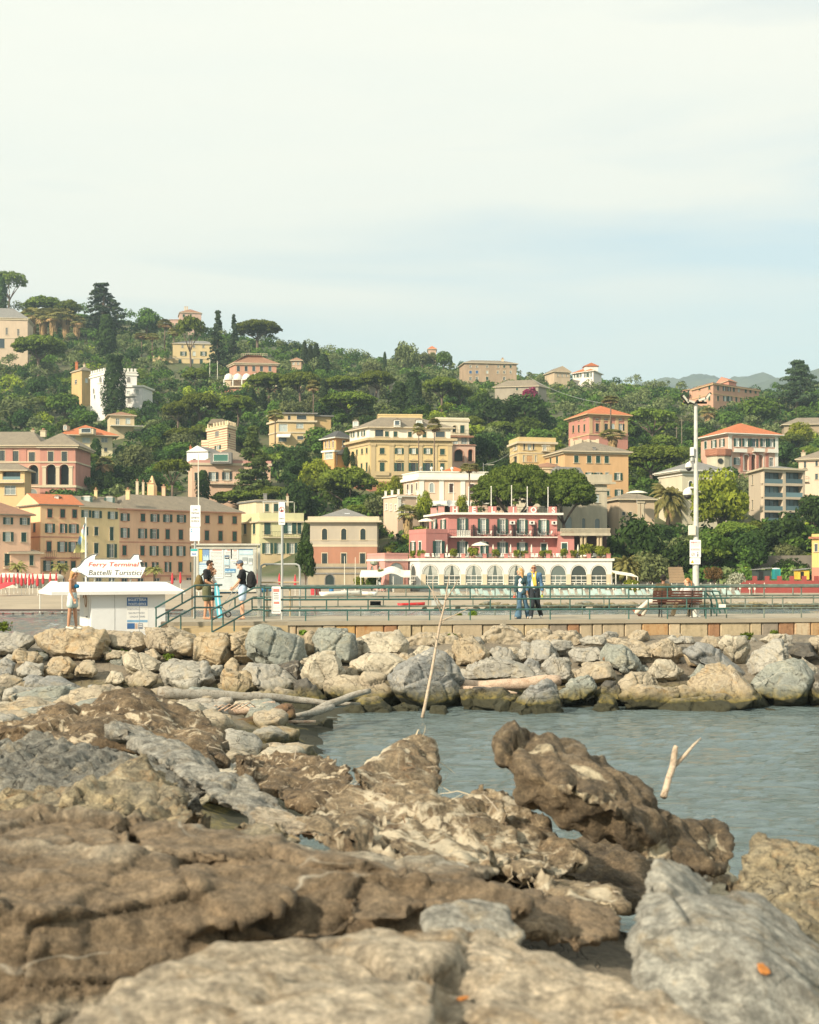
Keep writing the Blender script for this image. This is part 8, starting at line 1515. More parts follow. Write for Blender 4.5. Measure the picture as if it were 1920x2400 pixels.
RR=[('0,1484 40,1482 72,1490 82,1503 70,1520 30,1530 -30,1534 -40,1490','g','flat grey slab at the far left edge of the rocks'),('86,1492 120,1477 240,1478 252,1500 246,1535 225,1546 170,1540 130,1535 95,1512','o','large layered tan boulder the woman in the bikini stands on'),('245,1478 330,1480 347,1495 345,1515 320,1527 270,1518 246,1505','b','squarish beige boulder right of the woman\'s boulder'),('345,1474 400,1470 455,1490 459,1512 455,1543 430,1536 350,1518','b','long tilted beige slab below the kiosk'),('34,1530 45,1523 85,1528 100,1540 96,1558 60,1558 34,1548','o','small ochre block under the grey slab at the left'),('103,1570 125,1545 160,1543 176,1560 170,1586 135,1588 105,1584','o','ochre wedge boulder below the woman\'s boulder'),('176,1570 195,1549 220,1549 228,1574 215,1586 180,1582','b','small beige triangular boulder with weeds'),('290,1540 310,1522 345,1530 380,1552 378,1575 340,1580 300,1572 288,1558','w','pale grey angular boulder below the kiosk slab'),('300,1590 330,1570 372,1580 368,1600 350,1612 318,1615 302,1604','b','beige boulder with a thin white crack'),('381,1555 400,1548 480,1556 500,1592 490,1612 440,1620 390,1605 381,1580','g','broad grey boulder in the middle of the left rocks'),('40,1605 70,1585 140,1590 200,1618 195,1645 120,1655 50,1640','s','big smooth blue-grey boulder at the left'),('-20,1600 20,1582 60,1600 62,1650 0,1660 -30,1640','b','beige boulder at the left edge beside the blue-grey one'),('-10,1555 12,1542 36,1555 30,1582 0,1586','s','small bluish block at the left edge'),('40,1568 62,1552 102,1556 104,1585 60,1592 42,1584','g','two-faced grey block left of the ochre wedge'),('247,1600 262,1575 285,1578 294,1600 270,1606','w','small white pointed stone in the left rocks'),('242,1530 280,1524 302,1528 298,1544 250,1545','b','thin slab wedged under the squarish beige boulder'),('340,1528 360,1521 376,1540 370,1552 345,1548','b','small round stone under the tilted slab'),('456,1500 470,1488 530,1488 540,1530 535,1552 505,1564 458,1552','o','upright tan block in front of the steps'),('537,1490 570,1482 600,1484 605,1540 580,1556 545,1540','o','ochre block half hidden by the big green-grey boulder'),('580,1500 592,1475 620,1467 660,1478 710,1495 712,1540 704,1588 660,1575 620,1560 583,1535','v','biggest green-grey angular boulder below the pier end'),('712,1490 728,1478 745,1490 742,1535 718,1544','o','narrow upright ochre stone between the two green-grey boulders'),('733,1500 748,1476 780,1476 828,1490 834,1530 822,1556 770,1560 740,1550','v','second green-grey boulder right of the biggest one'),('707,1545 745,1528 785,1532 808,1575 800,1605 765,1628 735,1622 712,1580','w','whitish rounded boulder hanging over a dark gap'),('829,1500 870,1484 930,1482 952,1510 950,1535 900,1532 835,1537','w','cream boulder with a dark ridge under the pier wall'),('828,1555 870,1532 910,1530 948,1552 940,1570 905,1596 860,1585 832,1575','w','cream lens-shaped boulder in the middle'),('766,1600 800,1586 890,1590 928,1620 922,1648 860,1650 790,1648 768,1630','b','long brownish block at the water behind the driftwood'),('512,1600 530,1575 575,1574 600,1610 590,1632 545,1630 520,1622','o','pebbly conglomerate boulder above the driftwood'),('572,1570 590,1556 650,1560 692,1598 685,1620 630,1628 585,1610','g','layered grey boulder right of the pebbly one'),('482,1570 500,1560 520,1562 522,1585 495,1592','g','small grey stone above the pebbly boulder'),('526,1560 545,1543 562,1556 558,1580 530,1578','o','small ochre stone under the tan block'),('806,1575 825,1558 842,1572 838,1592 812,1590','b','small beige stone left of the lens-shaped boulder'),('812,1665 850,1640 885,1637 925,1668 925,1692 860,1700 812,1692','b','low weed-covered boulder at the water edge in the middle'),('910,1660 940,1648 985,1655 986,1685 920,1688','d','dark wet stone beside the leaning stick'),('640,1705 690,1688 772,1690 776,1720 760,1748 660,1752 640,1735','v','low green weed-covered boulder in the cove'),('914,1585 950,1555 1015,1527 1045,1540 1078,1600 1082,1630 1065,1668 1000,1670 950,1650 925,1620','s','large pointed grey boulder with a pale left face behind the stick'),('963,1535 985,1516 1015,1520 1010,1548 970,1550','w','cream stone above the large pointed boulder'),('1035,1530 1050,1522 1070,1534 1062,1552 1040,1552','b','little beige stone right of the pointed boulder tip'),('1066,1520 1080,1491 1110,1492 1146,1530 1142,1552 1110,1560 1072,1556','o','grey and ochre boulder with a white vein'),('1150,1530 1165,1512 1195,1520 1212,1545 1200,1558 1155,1552','g','flat grey paving-like boulder below the rubble heap'),('1072,1572 1110,1556 1150,1535 1200,1545 1280,1578 1284,1595 1150,1600 1080,1598','g','large flat grey slab above the long pink log'),('1216,1530 1225,1507 1285,1505 1306,1535 1300,1552 1265,1558 1220,1550','g','big flat grey boulder right of the rubble heap'),('1222,1560 1238,1543 1262,1550 1270,1580 1235,1578','s','small blue-grey boulder under the big flat one'),('1268,1560 1300,1538 1330,1545 1346,1580 1340,1600 1290,1595','g','cracked flat grey boulder left of the beige one'),('1283,1512 1300,1500 1335,1503 1342,1520 1310,1532 1288,1524','g','small flat grey stone under the pier wall'),('1336,1530 1350,1519 1400,1520 1415,1548 1380,1562 1345,1552','g','flat grey-beige boulder left of the green one'),('1360,1500 1380,1492 1418,1494 1418,1512 1370,1512','g','thin flat stone just under the pier wall'),('1420,1500 1440,1494 1490,1500 1545,1538 1540,1550 1480,1545 1440,1520','b','long beige slab pointing down right'),('1413,1530 1425,1514 1465,1516 1500,1550 1505,1578 1460,1575 1415,1550','v','greenish boulder with a stick lying under it'),('1310,1620 1340,1595 1385,1585 1398,1610 1370,1645 1320,1652','v','mossy boulder at the right of the dark pointed rock'),('1392,1622 1420,1598 1450,1605 1462,1645 1400,1648','d','dark wet boulder in the gap left of the tan rocks'),('1385,1665 1412,1630 1440,1640 1455,1672 1400,1678','d','brown triangular wet stone at the water'),('1343,1575 1370,1555 1430,1558 1442,1590 1400,1602 1350,1595','b','rough crumbly beige rock above the mossy boulder'),('1450,1600 1480,1576 1530,1580 1545,1620 1520,1640 1455,1640','b','tan boulder left of the rounded beige one'),('1518,1575 1540,1550 1570,1548 1600,1575 1590,1595 1520,1595','w','rounded cream boulder with a dark nick'),('1520,1515 1550,1500 1575,1502 1602,1535 1570,1550 1530,1540','b','beige boulder with a pale edge under the bench'),('1460,1630 1500,1605 1600,1605 1645,1625 1640,1660 1560,1672 1470,1662','o','large tan tide-stained boulder at the water right of centre'),('1546,1660 1580,1638 1690,1632 1728,1655 1725,1678 1600,1682 1550,1676','b','low long weed-covered boulder at the right waterline'),('1620,1600 1660,1562 1700,1556 1780,1620 1800,1655 1740,1670 1640,1662 1622,1640','o','huge tan boulder with a dark tide band at the right'),('1606,1530 1640,1510 1680,1522 1745,1575 1755,1590 1720,1588 1640,1560','s','long diagonal blue-grey slab at the right'),('1686,1510 1700,1492 1745,1495 1758,1520 1740,1555 1715,1552','w','pale shield-shaped boulder at the right'),('1752,1555 1765,1530 1815,1506 1842,1512 1850,1560 1820,1578 1755,1585','g','large smooth pale grey block at the right'),('1760,1600 1800,1565 1860,1550 1912,1590 1905,1640 1860,1652 1790,1650 1762,1625','v','white-crusted greenish boulder above a dark hollow at the right'),('1556,1500 1575,1488 1620,1492 1628,1508 1580,1512','g','small flat stone under the bench end'),('1640,1505 1655,1490 1685,1496 1692,1518 1660,1522','b','small beige boulder left of the shield-shaped one'),('1780,1500 1800,1486 1838,1488 1842,1505 1800,1510','w','small cream stone high at the right under the wall'),('1858,1560 1880,1543 1915,1570 1910,1592 1870,1585','w','small sunlit cream wedge near the right edge'),('1880,1600 1930,1570 2000,1590 2000,1655 1900,1652','d','dark weed-stained boulder cut by the right edge'),('1846,1530 1860,1508 1900,1506 1915,1540 1880,1552','d','blackish rough rock near the right edge'),('1602,1535 1620,1515 1652,1530 1650,1560 1615,1558','o','tan wedge left of the diagonal slab'),('1616,1585 1640,1556 1668,1570 1660,1600 1625,1600','v','greenish rock between the tan boulders at the right'),('1195,1665 1240,1620 1282,1594 1300,1610 1338,1685 1320,1705 1200,1700','s','dark pointed slate boulder at the waterline right of the log'),('1156,1650 1190,1632 1215,1645 1235,1672 1225,1690 1160,1686','o','small tan weed-stained boulder left of the slate one'),('998,1690 1012,1657 1045,1657 1056,1690 1050,1702 1000,1702','o','small block standing in the water right of the leaning stick'),('1900,1500 1940,1490 2010,1500 2010,1545 1920,1545','b','beige boulder mostly outside the right edge'),('690,1600 720,1590 760,1640 740,1668 690,1650','d','dark rock deep in the gap under the whitish boulder'),('1080,1618 1180,1612 1215,1640 1180,1668 1090,1662','d','dark wet rock under the pink log'),('880,1535 950,1528 1000,1552 960,1580 900,1572','b','sandy stone behind the lens-shaped boulder'),('650,1560 700,1550 712,1590 690,1610 655,1600','d','shadowed stone under the biggest green-grey boulder'),('405,1620 470,1612 560,1628 600,1645 520,1662 420,1650','g','low grey boulder behind the driftwood'),('590,1628 660,1618 740,1640 760,1668 640,1672','b','brownish boulder behind the driftwood end')]
rr=np.random.default_rng(21)
for i,(pl,c,lab)in enumerate(RR):
 pts=np.array([[float(q)for q in s_.split(',')]for s_ in pl.split()]);cx,cy=pts.mean(0);w=np.ptp(pts[:,0]);hgt=np.ptp(pts[:,1]);Y=Yb(pts[:,1].max()-.1*hgt);dep=min(w,hgt*1.6)/F*Y*.85;Ym=Y+dep*.35
 pts=np.array([cx,cy])+(pts-[cx,cy])*[1.10,1.13];H=[];gx,gy=rr.normal(0,.35),rr.uniform(.1,.6);fc=np.array([cx+w*rr.uniform(-.15,.15),cy+hgt*rr.uniform(-.1,.12)])
 for j,(a,b_)in enumerate(pts):
  H.append(P(a,b_,Ym+dep*rr.uniform(-.05,.1)));q=fc+(np.array([a,b_])-fc)*(.74 if j%2 else.58);u_,v_=(q[0]-cx)/w,(q[1]-cy)/hgt
  H.append(P(q[0],q[1],Ym-dep*(.42+gx*u_+gy*v_)));q=fc+(np.array([a,b_])-fc)*.75;H.append(P(q[0],q[1]+hgt*.08,Ym+dep*.7))
 sz=w/F*Y;big=sz>1.4
 me=rockmesh('boulder',[H],max(.03,min(.05,sz*.03)),RM[c],(.018*min(1.3,sz),.011),(1.1/max(.5,sz*.6),4.5),.16*min(1,sz*.6)if c in 'obgs' and i%3!=2 else.0,(rr.normal(0,.5),rr.normal(0,.3),1),0,i,.016 if c in 'wvd' else.008,((1.15/max(.55,sz*.7),.11*min(1.2,sz)),(4,.010)))
 place_rock('boulder',me,lab,'boulder')
for i,(pl,lab)in enumerate((('1110,1512 1140,1478 1180,1459 1215,1470 1240,1505 1235,1530 1130,1535','sandy rubble heap against the pier wall left of the walking couple\'s feet'),('1215,1505 1245,1470 1285,1470 1300,1500 1280,1520 1230,1520','second rubble heap against the pier wall'),('1270,1505 1300,1478 1350,1478 1370,1500 1330,1515','low rubble heap at the right of the second one'),('940,1500 980,1484 1060,1484 1090,1500 1060,1515 960,1520','weathered grey log-like rubble under the wall'))):
 pts=[[float(q)for q in s_.split(',')]for s_ in pl.split()];H=[P(a,b_,42.9)for a,b_ in pts]+[P(1.0*a,b_+8,42.0)for a,b_ in pts];me=rockmesh('rubble_heap',[H],.04,RM['b'],(.06,.055),(1.5,7),0,seed=90+i,crag=.05);place_rock('rubble_heap',me,lab,'rubble')
RB=rockmat('rubble_bed',(.24,.205,.15),(.16,.135,.10),(.27,.22,.15),.1,True,.3)
def sheet(name,prof,xs,mat,amp=.12,label=None):
 V=[];
 for x in xs:
  for(y,z)in prof(x):V.append((x,y+.2*noise.noise((x*.8,y*.8,1)),z+amp*noise.fractal((x*.9,y*.9,z),.9,2,4)))
 ny=len(prof(xs[0]));Q=[(i*ny+j,(i+1)*ny+j,(i+1)*ny+j+1,i*ny+j+1)for i in range(len(xs)-1)for j in range(ny-1)]
 return inst(name,arr_mesh(name,V,Q,mat,smooth=True),kind='structure')
def lerpn(pts,n):t=np.linspace(0,1,n);tt=np.linspace(0,1,len(pts));return list(zip(np.interp(t,tt,[p[0]for p in pts]),np.interp(t,tt,[p[1]for p in pts])))
sheet('shore_slope',lambda x:lerpn([(30,-1.2),(34.5,-.5),(36.5,.0),(39,.7),(41.5,1.25),(43.0,1.42),(44.2+.04*x,1.45),(52,.9),(60,-1)]if x<-5.8 else[(30,-1.2),(34.5,-.5),(36.5,.0),(39,.7),(41.5,1.25),(43.0,1.42),(44.6+.04*x,1.44)],60),np.arange(-34,40,.3),RB,.10)
def left_bank(x):
 e=np.interp(x,[-30,-6,-3.6,-2.2,-1.0,1.0,4,30],[.75,.7,.5,.2,-.3,-.6,-1.2,-1.6]);n_=np.interp(x,[-30,-2,1.2,2.4,4.5,30],[1.5,1.45,1.35,1.15,.8,.6])
 return lerpn([(-6,n_-.5),(2,n_-.1),(6,n_),(9.5,n_-.1),(12,max(-1.2,min(n_,e+.15))),(16,e),(22,e),(30,e-.05),(36,min(e*.2,.0)),(38,-.6)],90)
sheet('rubble_bank',left_bank,np.arange(-26,26,.25),RB,.14)
def nrm(n,*a,**k):return rockmat(n,*a,alg=False,near=True,**k)
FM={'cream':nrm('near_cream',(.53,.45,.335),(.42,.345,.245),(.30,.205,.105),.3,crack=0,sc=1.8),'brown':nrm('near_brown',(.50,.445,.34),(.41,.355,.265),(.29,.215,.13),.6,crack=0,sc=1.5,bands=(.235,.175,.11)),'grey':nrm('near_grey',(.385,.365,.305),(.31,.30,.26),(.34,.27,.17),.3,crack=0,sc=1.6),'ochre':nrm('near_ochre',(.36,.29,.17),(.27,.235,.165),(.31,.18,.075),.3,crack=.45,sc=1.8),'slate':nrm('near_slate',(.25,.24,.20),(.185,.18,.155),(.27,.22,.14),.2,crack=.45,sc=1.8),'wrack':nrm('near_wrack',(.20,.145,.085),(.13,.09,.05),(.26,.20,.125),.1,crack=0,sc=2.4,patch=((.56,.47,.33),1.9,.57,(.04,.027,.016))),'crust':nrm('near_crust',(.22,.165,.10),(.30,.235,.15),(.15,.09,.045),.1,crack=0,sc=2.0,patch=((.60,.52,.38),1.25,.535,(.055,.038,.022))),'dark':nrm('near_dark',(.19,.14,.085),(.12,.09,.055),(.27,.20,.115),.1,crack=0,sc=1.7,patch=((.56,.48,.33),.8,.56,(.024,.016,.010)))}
def hp(s_):
 """'px,py,Y px,py,Y ...' -> points"""
 return[P(*[float(q)for q in t.split(',')])for t in s_.split()]
def near(name,hulls,vox,mat,label,amp,freq,strata=0.,bed=(.1,.2,1),seed=1,crag=0.,bev=1,cat='rock',fr=((2.2,.07),(6,.03),(15,.010)),fst=(.8,.8,1.5)):
 if mat in('cream','grey')and name=='boulder':fr=((1.5,.055),(6,.010));fst=(1,1,1)
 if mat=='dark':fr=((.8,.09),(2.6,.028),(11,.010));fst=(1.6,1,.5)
 if mat=='brown':fr=((2.2,.055),(6,.02),(15,.006))
 if mat in('slate','ochre'):fr=((1.8,.085),(5,.04),(14,.014));fst=(1.4,.8,.8)
 if mat in('crust','wrack'):fr=((1.5,.11),(4,.035),(9,.008));fst=(1,1,1.2)
 if mat in('brown','cream','grey','slate','ochre'):bev=0 if mat!='grey' else 2;vox*=.85
 amp=(amp[0]*.45,amp[1]*.55);crag*=.5
 return place_rock(name,rockmesh(name,[hp(h_)for h_ in hulls],vox,FM[mat],amp,freq,strata,bed,bev,seed,crag,fr,fst),label,cat)
near('boulder',['120,2420,3.5 330,2280,3.9 560,2196,4.3 900,2172,4.6 1050,2190,4.7 1020,2420,3.4 600,2520,3.3 200,2560,3.4 300,2600,4.6 900,2500,5.0','850,2190,4.5 1120,2178,4.7 1330,2240,4.5 1520,2300,4.2 1660,2400,3.9 1500,2540,3.5 900,2560,3.4 1300,2420,4.9'],.022,'cream','broad pale cream rock filling the bottom of the picture',(.045,.018),(1.9,7),.10,(.1,.5,1),1,.02)
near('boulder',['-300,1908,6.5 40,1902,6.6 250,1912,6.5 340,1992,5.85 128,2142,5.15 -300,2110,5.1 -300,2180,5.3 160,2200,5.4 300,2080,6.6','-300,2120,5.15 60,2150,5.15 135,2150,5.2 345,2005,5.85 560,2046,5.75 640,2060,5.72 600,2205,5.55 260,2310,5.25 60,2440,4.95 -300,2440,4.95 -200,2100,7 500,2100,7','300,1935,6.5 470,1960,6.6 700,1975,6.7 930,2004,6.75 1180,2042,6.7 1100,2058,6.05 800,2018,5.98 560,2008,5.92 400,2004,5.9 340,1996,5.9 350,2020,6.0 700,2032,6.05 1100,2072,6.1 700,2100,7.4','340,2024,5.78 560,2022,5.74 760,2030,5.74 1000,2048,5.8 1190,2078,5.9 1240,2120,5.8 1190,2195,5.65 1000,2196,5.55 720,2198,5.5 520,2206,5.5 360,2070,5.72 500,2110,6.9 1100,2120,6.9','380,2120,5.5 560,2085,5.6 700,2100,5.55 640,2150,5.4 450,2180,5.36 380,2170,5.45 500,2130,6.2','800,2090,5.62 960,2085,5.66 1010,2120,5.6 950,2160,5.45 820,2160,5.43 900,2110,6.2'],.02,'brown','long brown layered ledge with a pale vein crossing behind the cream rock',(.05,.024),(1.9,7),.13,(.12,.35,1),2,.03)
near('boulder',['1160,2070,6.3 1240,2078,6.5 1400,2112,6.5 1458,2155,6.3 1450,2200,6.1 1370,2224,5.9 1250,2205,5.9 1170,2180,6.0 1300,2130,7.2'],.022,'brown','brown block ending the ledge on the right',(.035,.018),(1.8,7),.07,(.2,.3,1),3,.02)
near('boulder',['985,2150,5.2 1010,2122,5.4 1120,2112,5.4 1190,2130,5.3 1225,2190,5.1 1200,2240,4.95 1000,2230,4.95 1100,2170,5.9'],.018,'grey','small rounded grey rock with a white vein in front of the ledge',(.025,.012),(2.2,8),0,seed=4,crag=.01)
near('boulder',['1462,2210,5.0 1500,2080,5.4 1538,1998,5.7 1600,2020,5.8 1680,2070,5.9 1480,2330,4.7 1540,2400,4.5 1600,2180,4.9','1500,2130,5.1 1580,2092,5.3 1780,2088,5.6 1860,2150,5.6 1980,2260,5.3 2050,2440,4.7 1700,2500,4.3 1500,2420,4.4 1530,2250,4.8 1760,2240,4.75 1850,2180,6.4 1600,2150,6.3'],.018,'grey','big pale grey rock with a peak and an orange spot at the lower right',(.03,.012),(1.8,7),.0,(.3,.2,1),5,.015,2)
near('boulder',['1690,2075,7.0 1740,2010,7.3 1788,1972,7.6 1840,1985,7.6 1960,1985,7.8 2080,2000,7.8 2080,2200,6.9 1860,2190,6.8 1740,2130,6.8 1900,2080,9'],.03,'ochre','tan rock against the water at the right edge',(.06,.025),(1.5,6),.1,seed=6,crag=.03)
near('boulder',['1760,2140,6.4 1880,2110,6.6 2050,2140,6.6 2050,2300,6.0 1850,2260,6.0 1900,2200,7.2'],.03,'ochre','second tan rock below the one at the right edge',(.05,.02),(1.5,6),.0,seed=7)
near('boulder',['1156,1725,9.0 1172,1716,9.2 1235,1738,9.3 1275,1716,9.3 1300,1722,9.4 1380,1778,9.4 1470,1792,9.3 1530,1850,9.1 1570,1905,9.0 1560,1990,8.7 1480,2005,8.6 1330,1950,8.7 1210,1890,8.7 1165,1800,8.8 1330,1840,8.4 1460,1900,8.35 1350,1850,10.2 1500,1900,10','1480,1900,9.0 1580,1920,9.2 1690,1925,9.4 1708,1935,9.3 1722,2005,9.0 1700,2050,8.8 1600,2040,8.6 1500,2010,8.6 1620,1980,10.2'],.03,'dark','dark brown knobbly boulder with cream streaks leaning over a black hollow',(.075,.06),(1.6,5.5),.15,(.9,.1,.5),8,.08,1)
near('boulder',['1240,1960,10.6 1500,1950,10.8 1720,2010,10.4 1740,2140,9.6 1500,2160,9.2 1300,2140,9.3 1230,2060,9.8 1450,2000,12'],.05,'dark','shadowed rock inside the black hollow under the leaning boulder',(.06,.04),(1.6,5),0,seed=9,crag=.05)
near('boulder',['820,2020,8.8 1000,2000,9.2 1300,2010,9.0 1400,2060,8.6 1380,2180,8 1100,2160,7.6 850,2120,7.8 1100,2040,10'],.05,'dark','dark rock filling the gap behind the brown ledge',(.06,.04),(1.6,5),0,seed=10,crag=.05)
C_='crusty brown rock matted with dead seagrass'
near('crusted_rock',['820,1800,10 900,1770,10.6 960,1735,11 1003,1722,11 1025,1745,10.8 1045,1830,10.3 1040,1900,9.8 860,1900,9.6 940,1850,12'],.036,'crust','orange-brown seagrass-matted rock peaking against the water in the middle',(.10,.055),(1.9,5.5),0,seed=11,crag=.07,bev=1)
near('crusted_rock',['700,1900,8.6 820,1850,9.2 980,1820,9.4 1070,1860,9.2 1180,1880,9 1250,1990,8.3 1240,2060,7.8 1000,2020,7.6 760,2000,7.5 700,1960,8 980,1930,10'],.034,'crust','wide cream and brown crusted rock mat in the centre',(.09,.055),(2.1,6.5),0,seed=12,crag=.08,bev=1)
near('crusted_rock',['1060,1880,9.6 1110,1838,10 1180,1840,10 1260,1920,9.4 1370,1990,8.6 1385,2050,8.1 1330,2075,7.8 1220,2060,7.7 1120,1990,8.2 1200,1950,10'],.034,'crust','white and brown crusted rock left of the black hollow',(.09,.05),(2.0,6),0,seed=13,crag=.07,bev=1)
near('crusted_rock',['1240,2060,7.4 1330,2050,7.6 1440,2080,7.4 1470,2130,7.0 1400,2150,6.9 1270,2110,6.9 1360,2090,8.2'],.03,'crust','dark ragged crust below the black hollow',(.05,.04),(2.4,7),0,seed=14,crag=.05,bev=1)
near('crusted_rock',['20,1690,13 110,1665,13.6 250,1625,14.2 340,1612,14.4 430,1650,14.2 520,1705,13.6 540,1790,12.6 500,1800,12 420,1770,12 230,1730,12.2 60,1740,12.2 -60,1720,12.6 260,1690,15.6'],.05,'wrack','long ridge of matted dead seagrass and roots at the left',(.13,.07),(1.5,4.5),0,seed=15,crag=.09,bev=1)
near('crusted_rock',['520,1790,11.6 560,1765,12 640,1785,11.9 780,1768,11.6 830,1800,11 850,1870,10 800,1905,9.6 700,1900,9.6 560,1850,10.4 680,1820,12.6'],.042,'wrack','brown root-hung mat right of the long seagrass ridge',(.11,.06),(1.7,5),0,seed=16,crag=.08,bev=1)
near('boulder',['-80,1730,11 40,1725,11.4 200,1740,11.4 330,1770,11 460,1800,10.4 520,1850,9.8 480,1900,9.2 200,1880,9.4 -80,1850,9.6 200,1800,12.4'],.045,'slate','dark grey fractured rock at the left below the seagrass ridge',(.10,.04),(1.3,4.5),.14,(.8,.1,.4),17,.06,1)
near('boulder',['-80,1800,9.4 60,1795,9.6 200,1830,9.5 320,1850,9.2 400,1890,8.8 300,1950,8.2 -80,1950,8.2 100,1880,10.4'],.04,'slate','second grey fractured rock at the left edge',(.08,.035),(1.5,5),.12,(.7,.1,.6),18,.05,1)
near('boulder',['-60,1860,8.2 60,1835,8.5 160,1830,8.6 280,1845,8.5 310,1900,8.0 280,1965,7.4 -60,1965,7.4 100,1900,9.2'],.036,'ochre','ochre and grey rock at the left edge behind the ledge',(.07,.03),(1.7,5.5),.10,(.4,.2,1),19,.04)
near('boulder',['130,1880,8.0 220,1840,8.3 340,1775,9.0 430,1830,8.8 480,1900,8.0 520,1960,7.4 300,1975,7.2 150,1960,7.4 330,1880,9.4'],.036,'ochre','ochre rock with stepped faces in the left middle',(.07,.03),(1.7,5.5),.16,(.7,-.2,.8),20,.03)
near('slab',['240,1696,12.2 290,1690,12.4 420,1740,11.6 560,1810,10.4 690,1900,9.2 735,1950,8.6 700,1965,8.3 640,1955,8.2 540,1900,8.8 400,1800,10.2 260,1720,11.8 460,1790,12'],.036,'grey','long pale beige slab lying diagonally in the left middle',(.045,.02),(1.5,6),.0,seed=21,crag=.02)
near('boulder',['570,1905,8.4 600,1880,8.8 690,1895,8.8 735,1915,8.5 728,1950,8.0 680,1965,7.8 600,1950,7.8 660,1930,9.3'],.03,'cream','pale rounded rock at the foot of the diagonal slab',(.04,.02),(1.9,6),0,seed=22,crag=.03)
near('boulder',['480,1960,7.4 560,1925,7.8 660,1930,7.8 720,1965,7.4 700,2000,7.0 520,2000,7.0 600,1970,8.2'],.03,'ochre','rough tan rock just behind the brown ledge',(.05,.025),(1.9,6),0,seed=23,crag=.04)
def strands(label,boxes,n,seed,ln=(.12,.4),w=.006):
 r=np.random.default_rng(seed);deps=bpy.context.evaluated_depsgraph_get();V=[];Q=[];mi=[]
 bpy.context.view_layer.update();deps=bpy.context.evaluated_depsgraph_get();k=0;tr=0
 cv=Vector((0,0,HC))
 while k<n and tr<n*4:
  tr+=1;bx=boxes[r.integers(len(boxes))];px,py=r.uniform(bx[0],bx[1]),r.uniform(bx[2],bx[3]);d=(P(px,py,10)-cv).normalized();ok,loc,nor,idx,ob,mt=SC.ray_cast(deps,cv,d,distance=20)
  if not ok or not ob.name.startswith('crusted'):continue
  L=r.uniform(*ln);t=Vector((r.normal(0,.6),r.normal(0,.35),r.normal(-.35,.45))).normalized();side=t.cross(nor)
  if side.length<.05:continue
  side=side.normalized()*w*r.uniform(.5,1.8);p=loc+nor*.008;m_=int(r.choice([0,0,1,2]));b0=len(V);ns=5
  for i in range(ns+1):
   q=p+t*L*i/ns+nor*(.035*math.sin(math.pi*i/ns)*r.uniform(.4,1.4))+Vector((0,0,-.22*L*(i/ns)**2));s_=side*(1-.7*i/ns);V+=[tuple(q-s_),tuple(q+s_)]
  for i in range(ns):Q.append((b0+2*i,b0+2*i+1,b0+2*i+3,b0+2*i+2));mi.append(m_)
  k+=1
 if Q:inst('dead_seagrass',arr_mesh('dead_seagrass',V,Q,[plain('strand_cream',(.52,.43,.29),.9),plain('strand_brown',(.16,.10,.055),.9),plain('strand_grey',(.36,.31,.24),.9)],mi),kind='stuff',label=label,cat='seagrass')
strands('pale dried seagrass strands tangled over the brown crusted rocks',[(0,540,1610,1800),(520,850,1765,1900),(820,1050,1720,1900),(700,1260,1820,2050),(1060,1470,1840,2140)],160,5,(.06,.3),.0028)
for px,py,r_,lab in((1787,2275,20,'orange lichen spot on the big pale grey rock at the lower right'),(1085,2345,18,'orange lichen spot on the broad cream rock at the bottom')):
 ok,loc,nor,idx,ob,mt=SC.ray_cast(bpy.context.evaluated_depsgraph_get(),Vector((0,0,HC)),(P(px,py,5)-Vector((0,0,HC))).normalized(),distance=20)
 if ok:
  a_=nor.cross(Vector((0,0,1))).normalized();b_=nor.cross(a_);R_=r_/F*loc.y;mb=MB();n_=14;rim=[loc+nor*.004+(a_*math.cos(6.283*k/n_)+b_*math.sin(6.283*k/n_))*R_*(.75+.4*noise.noise((k*1.3,px,0)))for k in range(n_)];mb.prism(rim,nor*.006);mb.build('lichen',plain('lichen_orange',(.50,.19,.04),.9,0,.3,30),label=lab,cat='lichen')
LOG=rockmat('driftwood_grey',(.42,.39,.33),(.32,.29,.235),(.24,.18,.12),.2,False,.5,3);LOGP=rockmat('driftwood_pink',(.60,.46,.34),(.52,.38,.27),(.33,.16,.09),.1,False,.3,3);LOGS=rockmat('stick_pale',(.58,.47,.35),(.50,.39,.28),(.40,.28,.18),.1,False,.2,4);LOGD=rockmat('driftwood_brown',(.22,.135,.07),(.14,.085,.05),(.30,.16,.07),.1,True,.5,3)
def log(label,pts,rad,mat,n=9,name='driftwood',twigs=()):
 p3=[P(*q)for q in pts];fine=[p3[0]];rf_=[rad[0]]
 for i in range(len(p3)-1):
  for t in(.25,.5,.75,1):fine.append(p3[i].lerp(p3[i+1],t)+Vector((noise.noise((i+t,1,5)),0,noise.noise((i+t,7,5))))*rad[i]*.5);rf_.append((rad[i]+(rad[i+1]-rad[i])*t)*(1+.12*noise.noise((i*3+t*4,2,2))))
 mb=MB();mb.path(fine,rf_,n)
 for tw in twigs:q3=[P(*q)for q in tw[0]];mb.path(q3,[tw[1],tw[1]*.75,tw[1]*.45][:len(q3)]if len(q3)<=3 else list(np.linspace(tw[1],tw[1]*.3,len(q3))),6)
 return mb.build(name,mat,smooth=True,label=label,cat='driftwood')
log('long grey driftwood trunk lying across the cove',[(372,1622,30.5),(480,1628,31),(600,1634,31.5),(690,1640,32),(760,1648,32.2),(845,1649,32.2)],[.13,.12,.10,.085,.07,.03],LOG)
log('thick grey branch slanting up to the right over the trunk',[(690,1690,30.5),(760,1655,31.5),(815,1634,32),(868,1619,32.3)],[.09,.09,.085,.06],LOG)
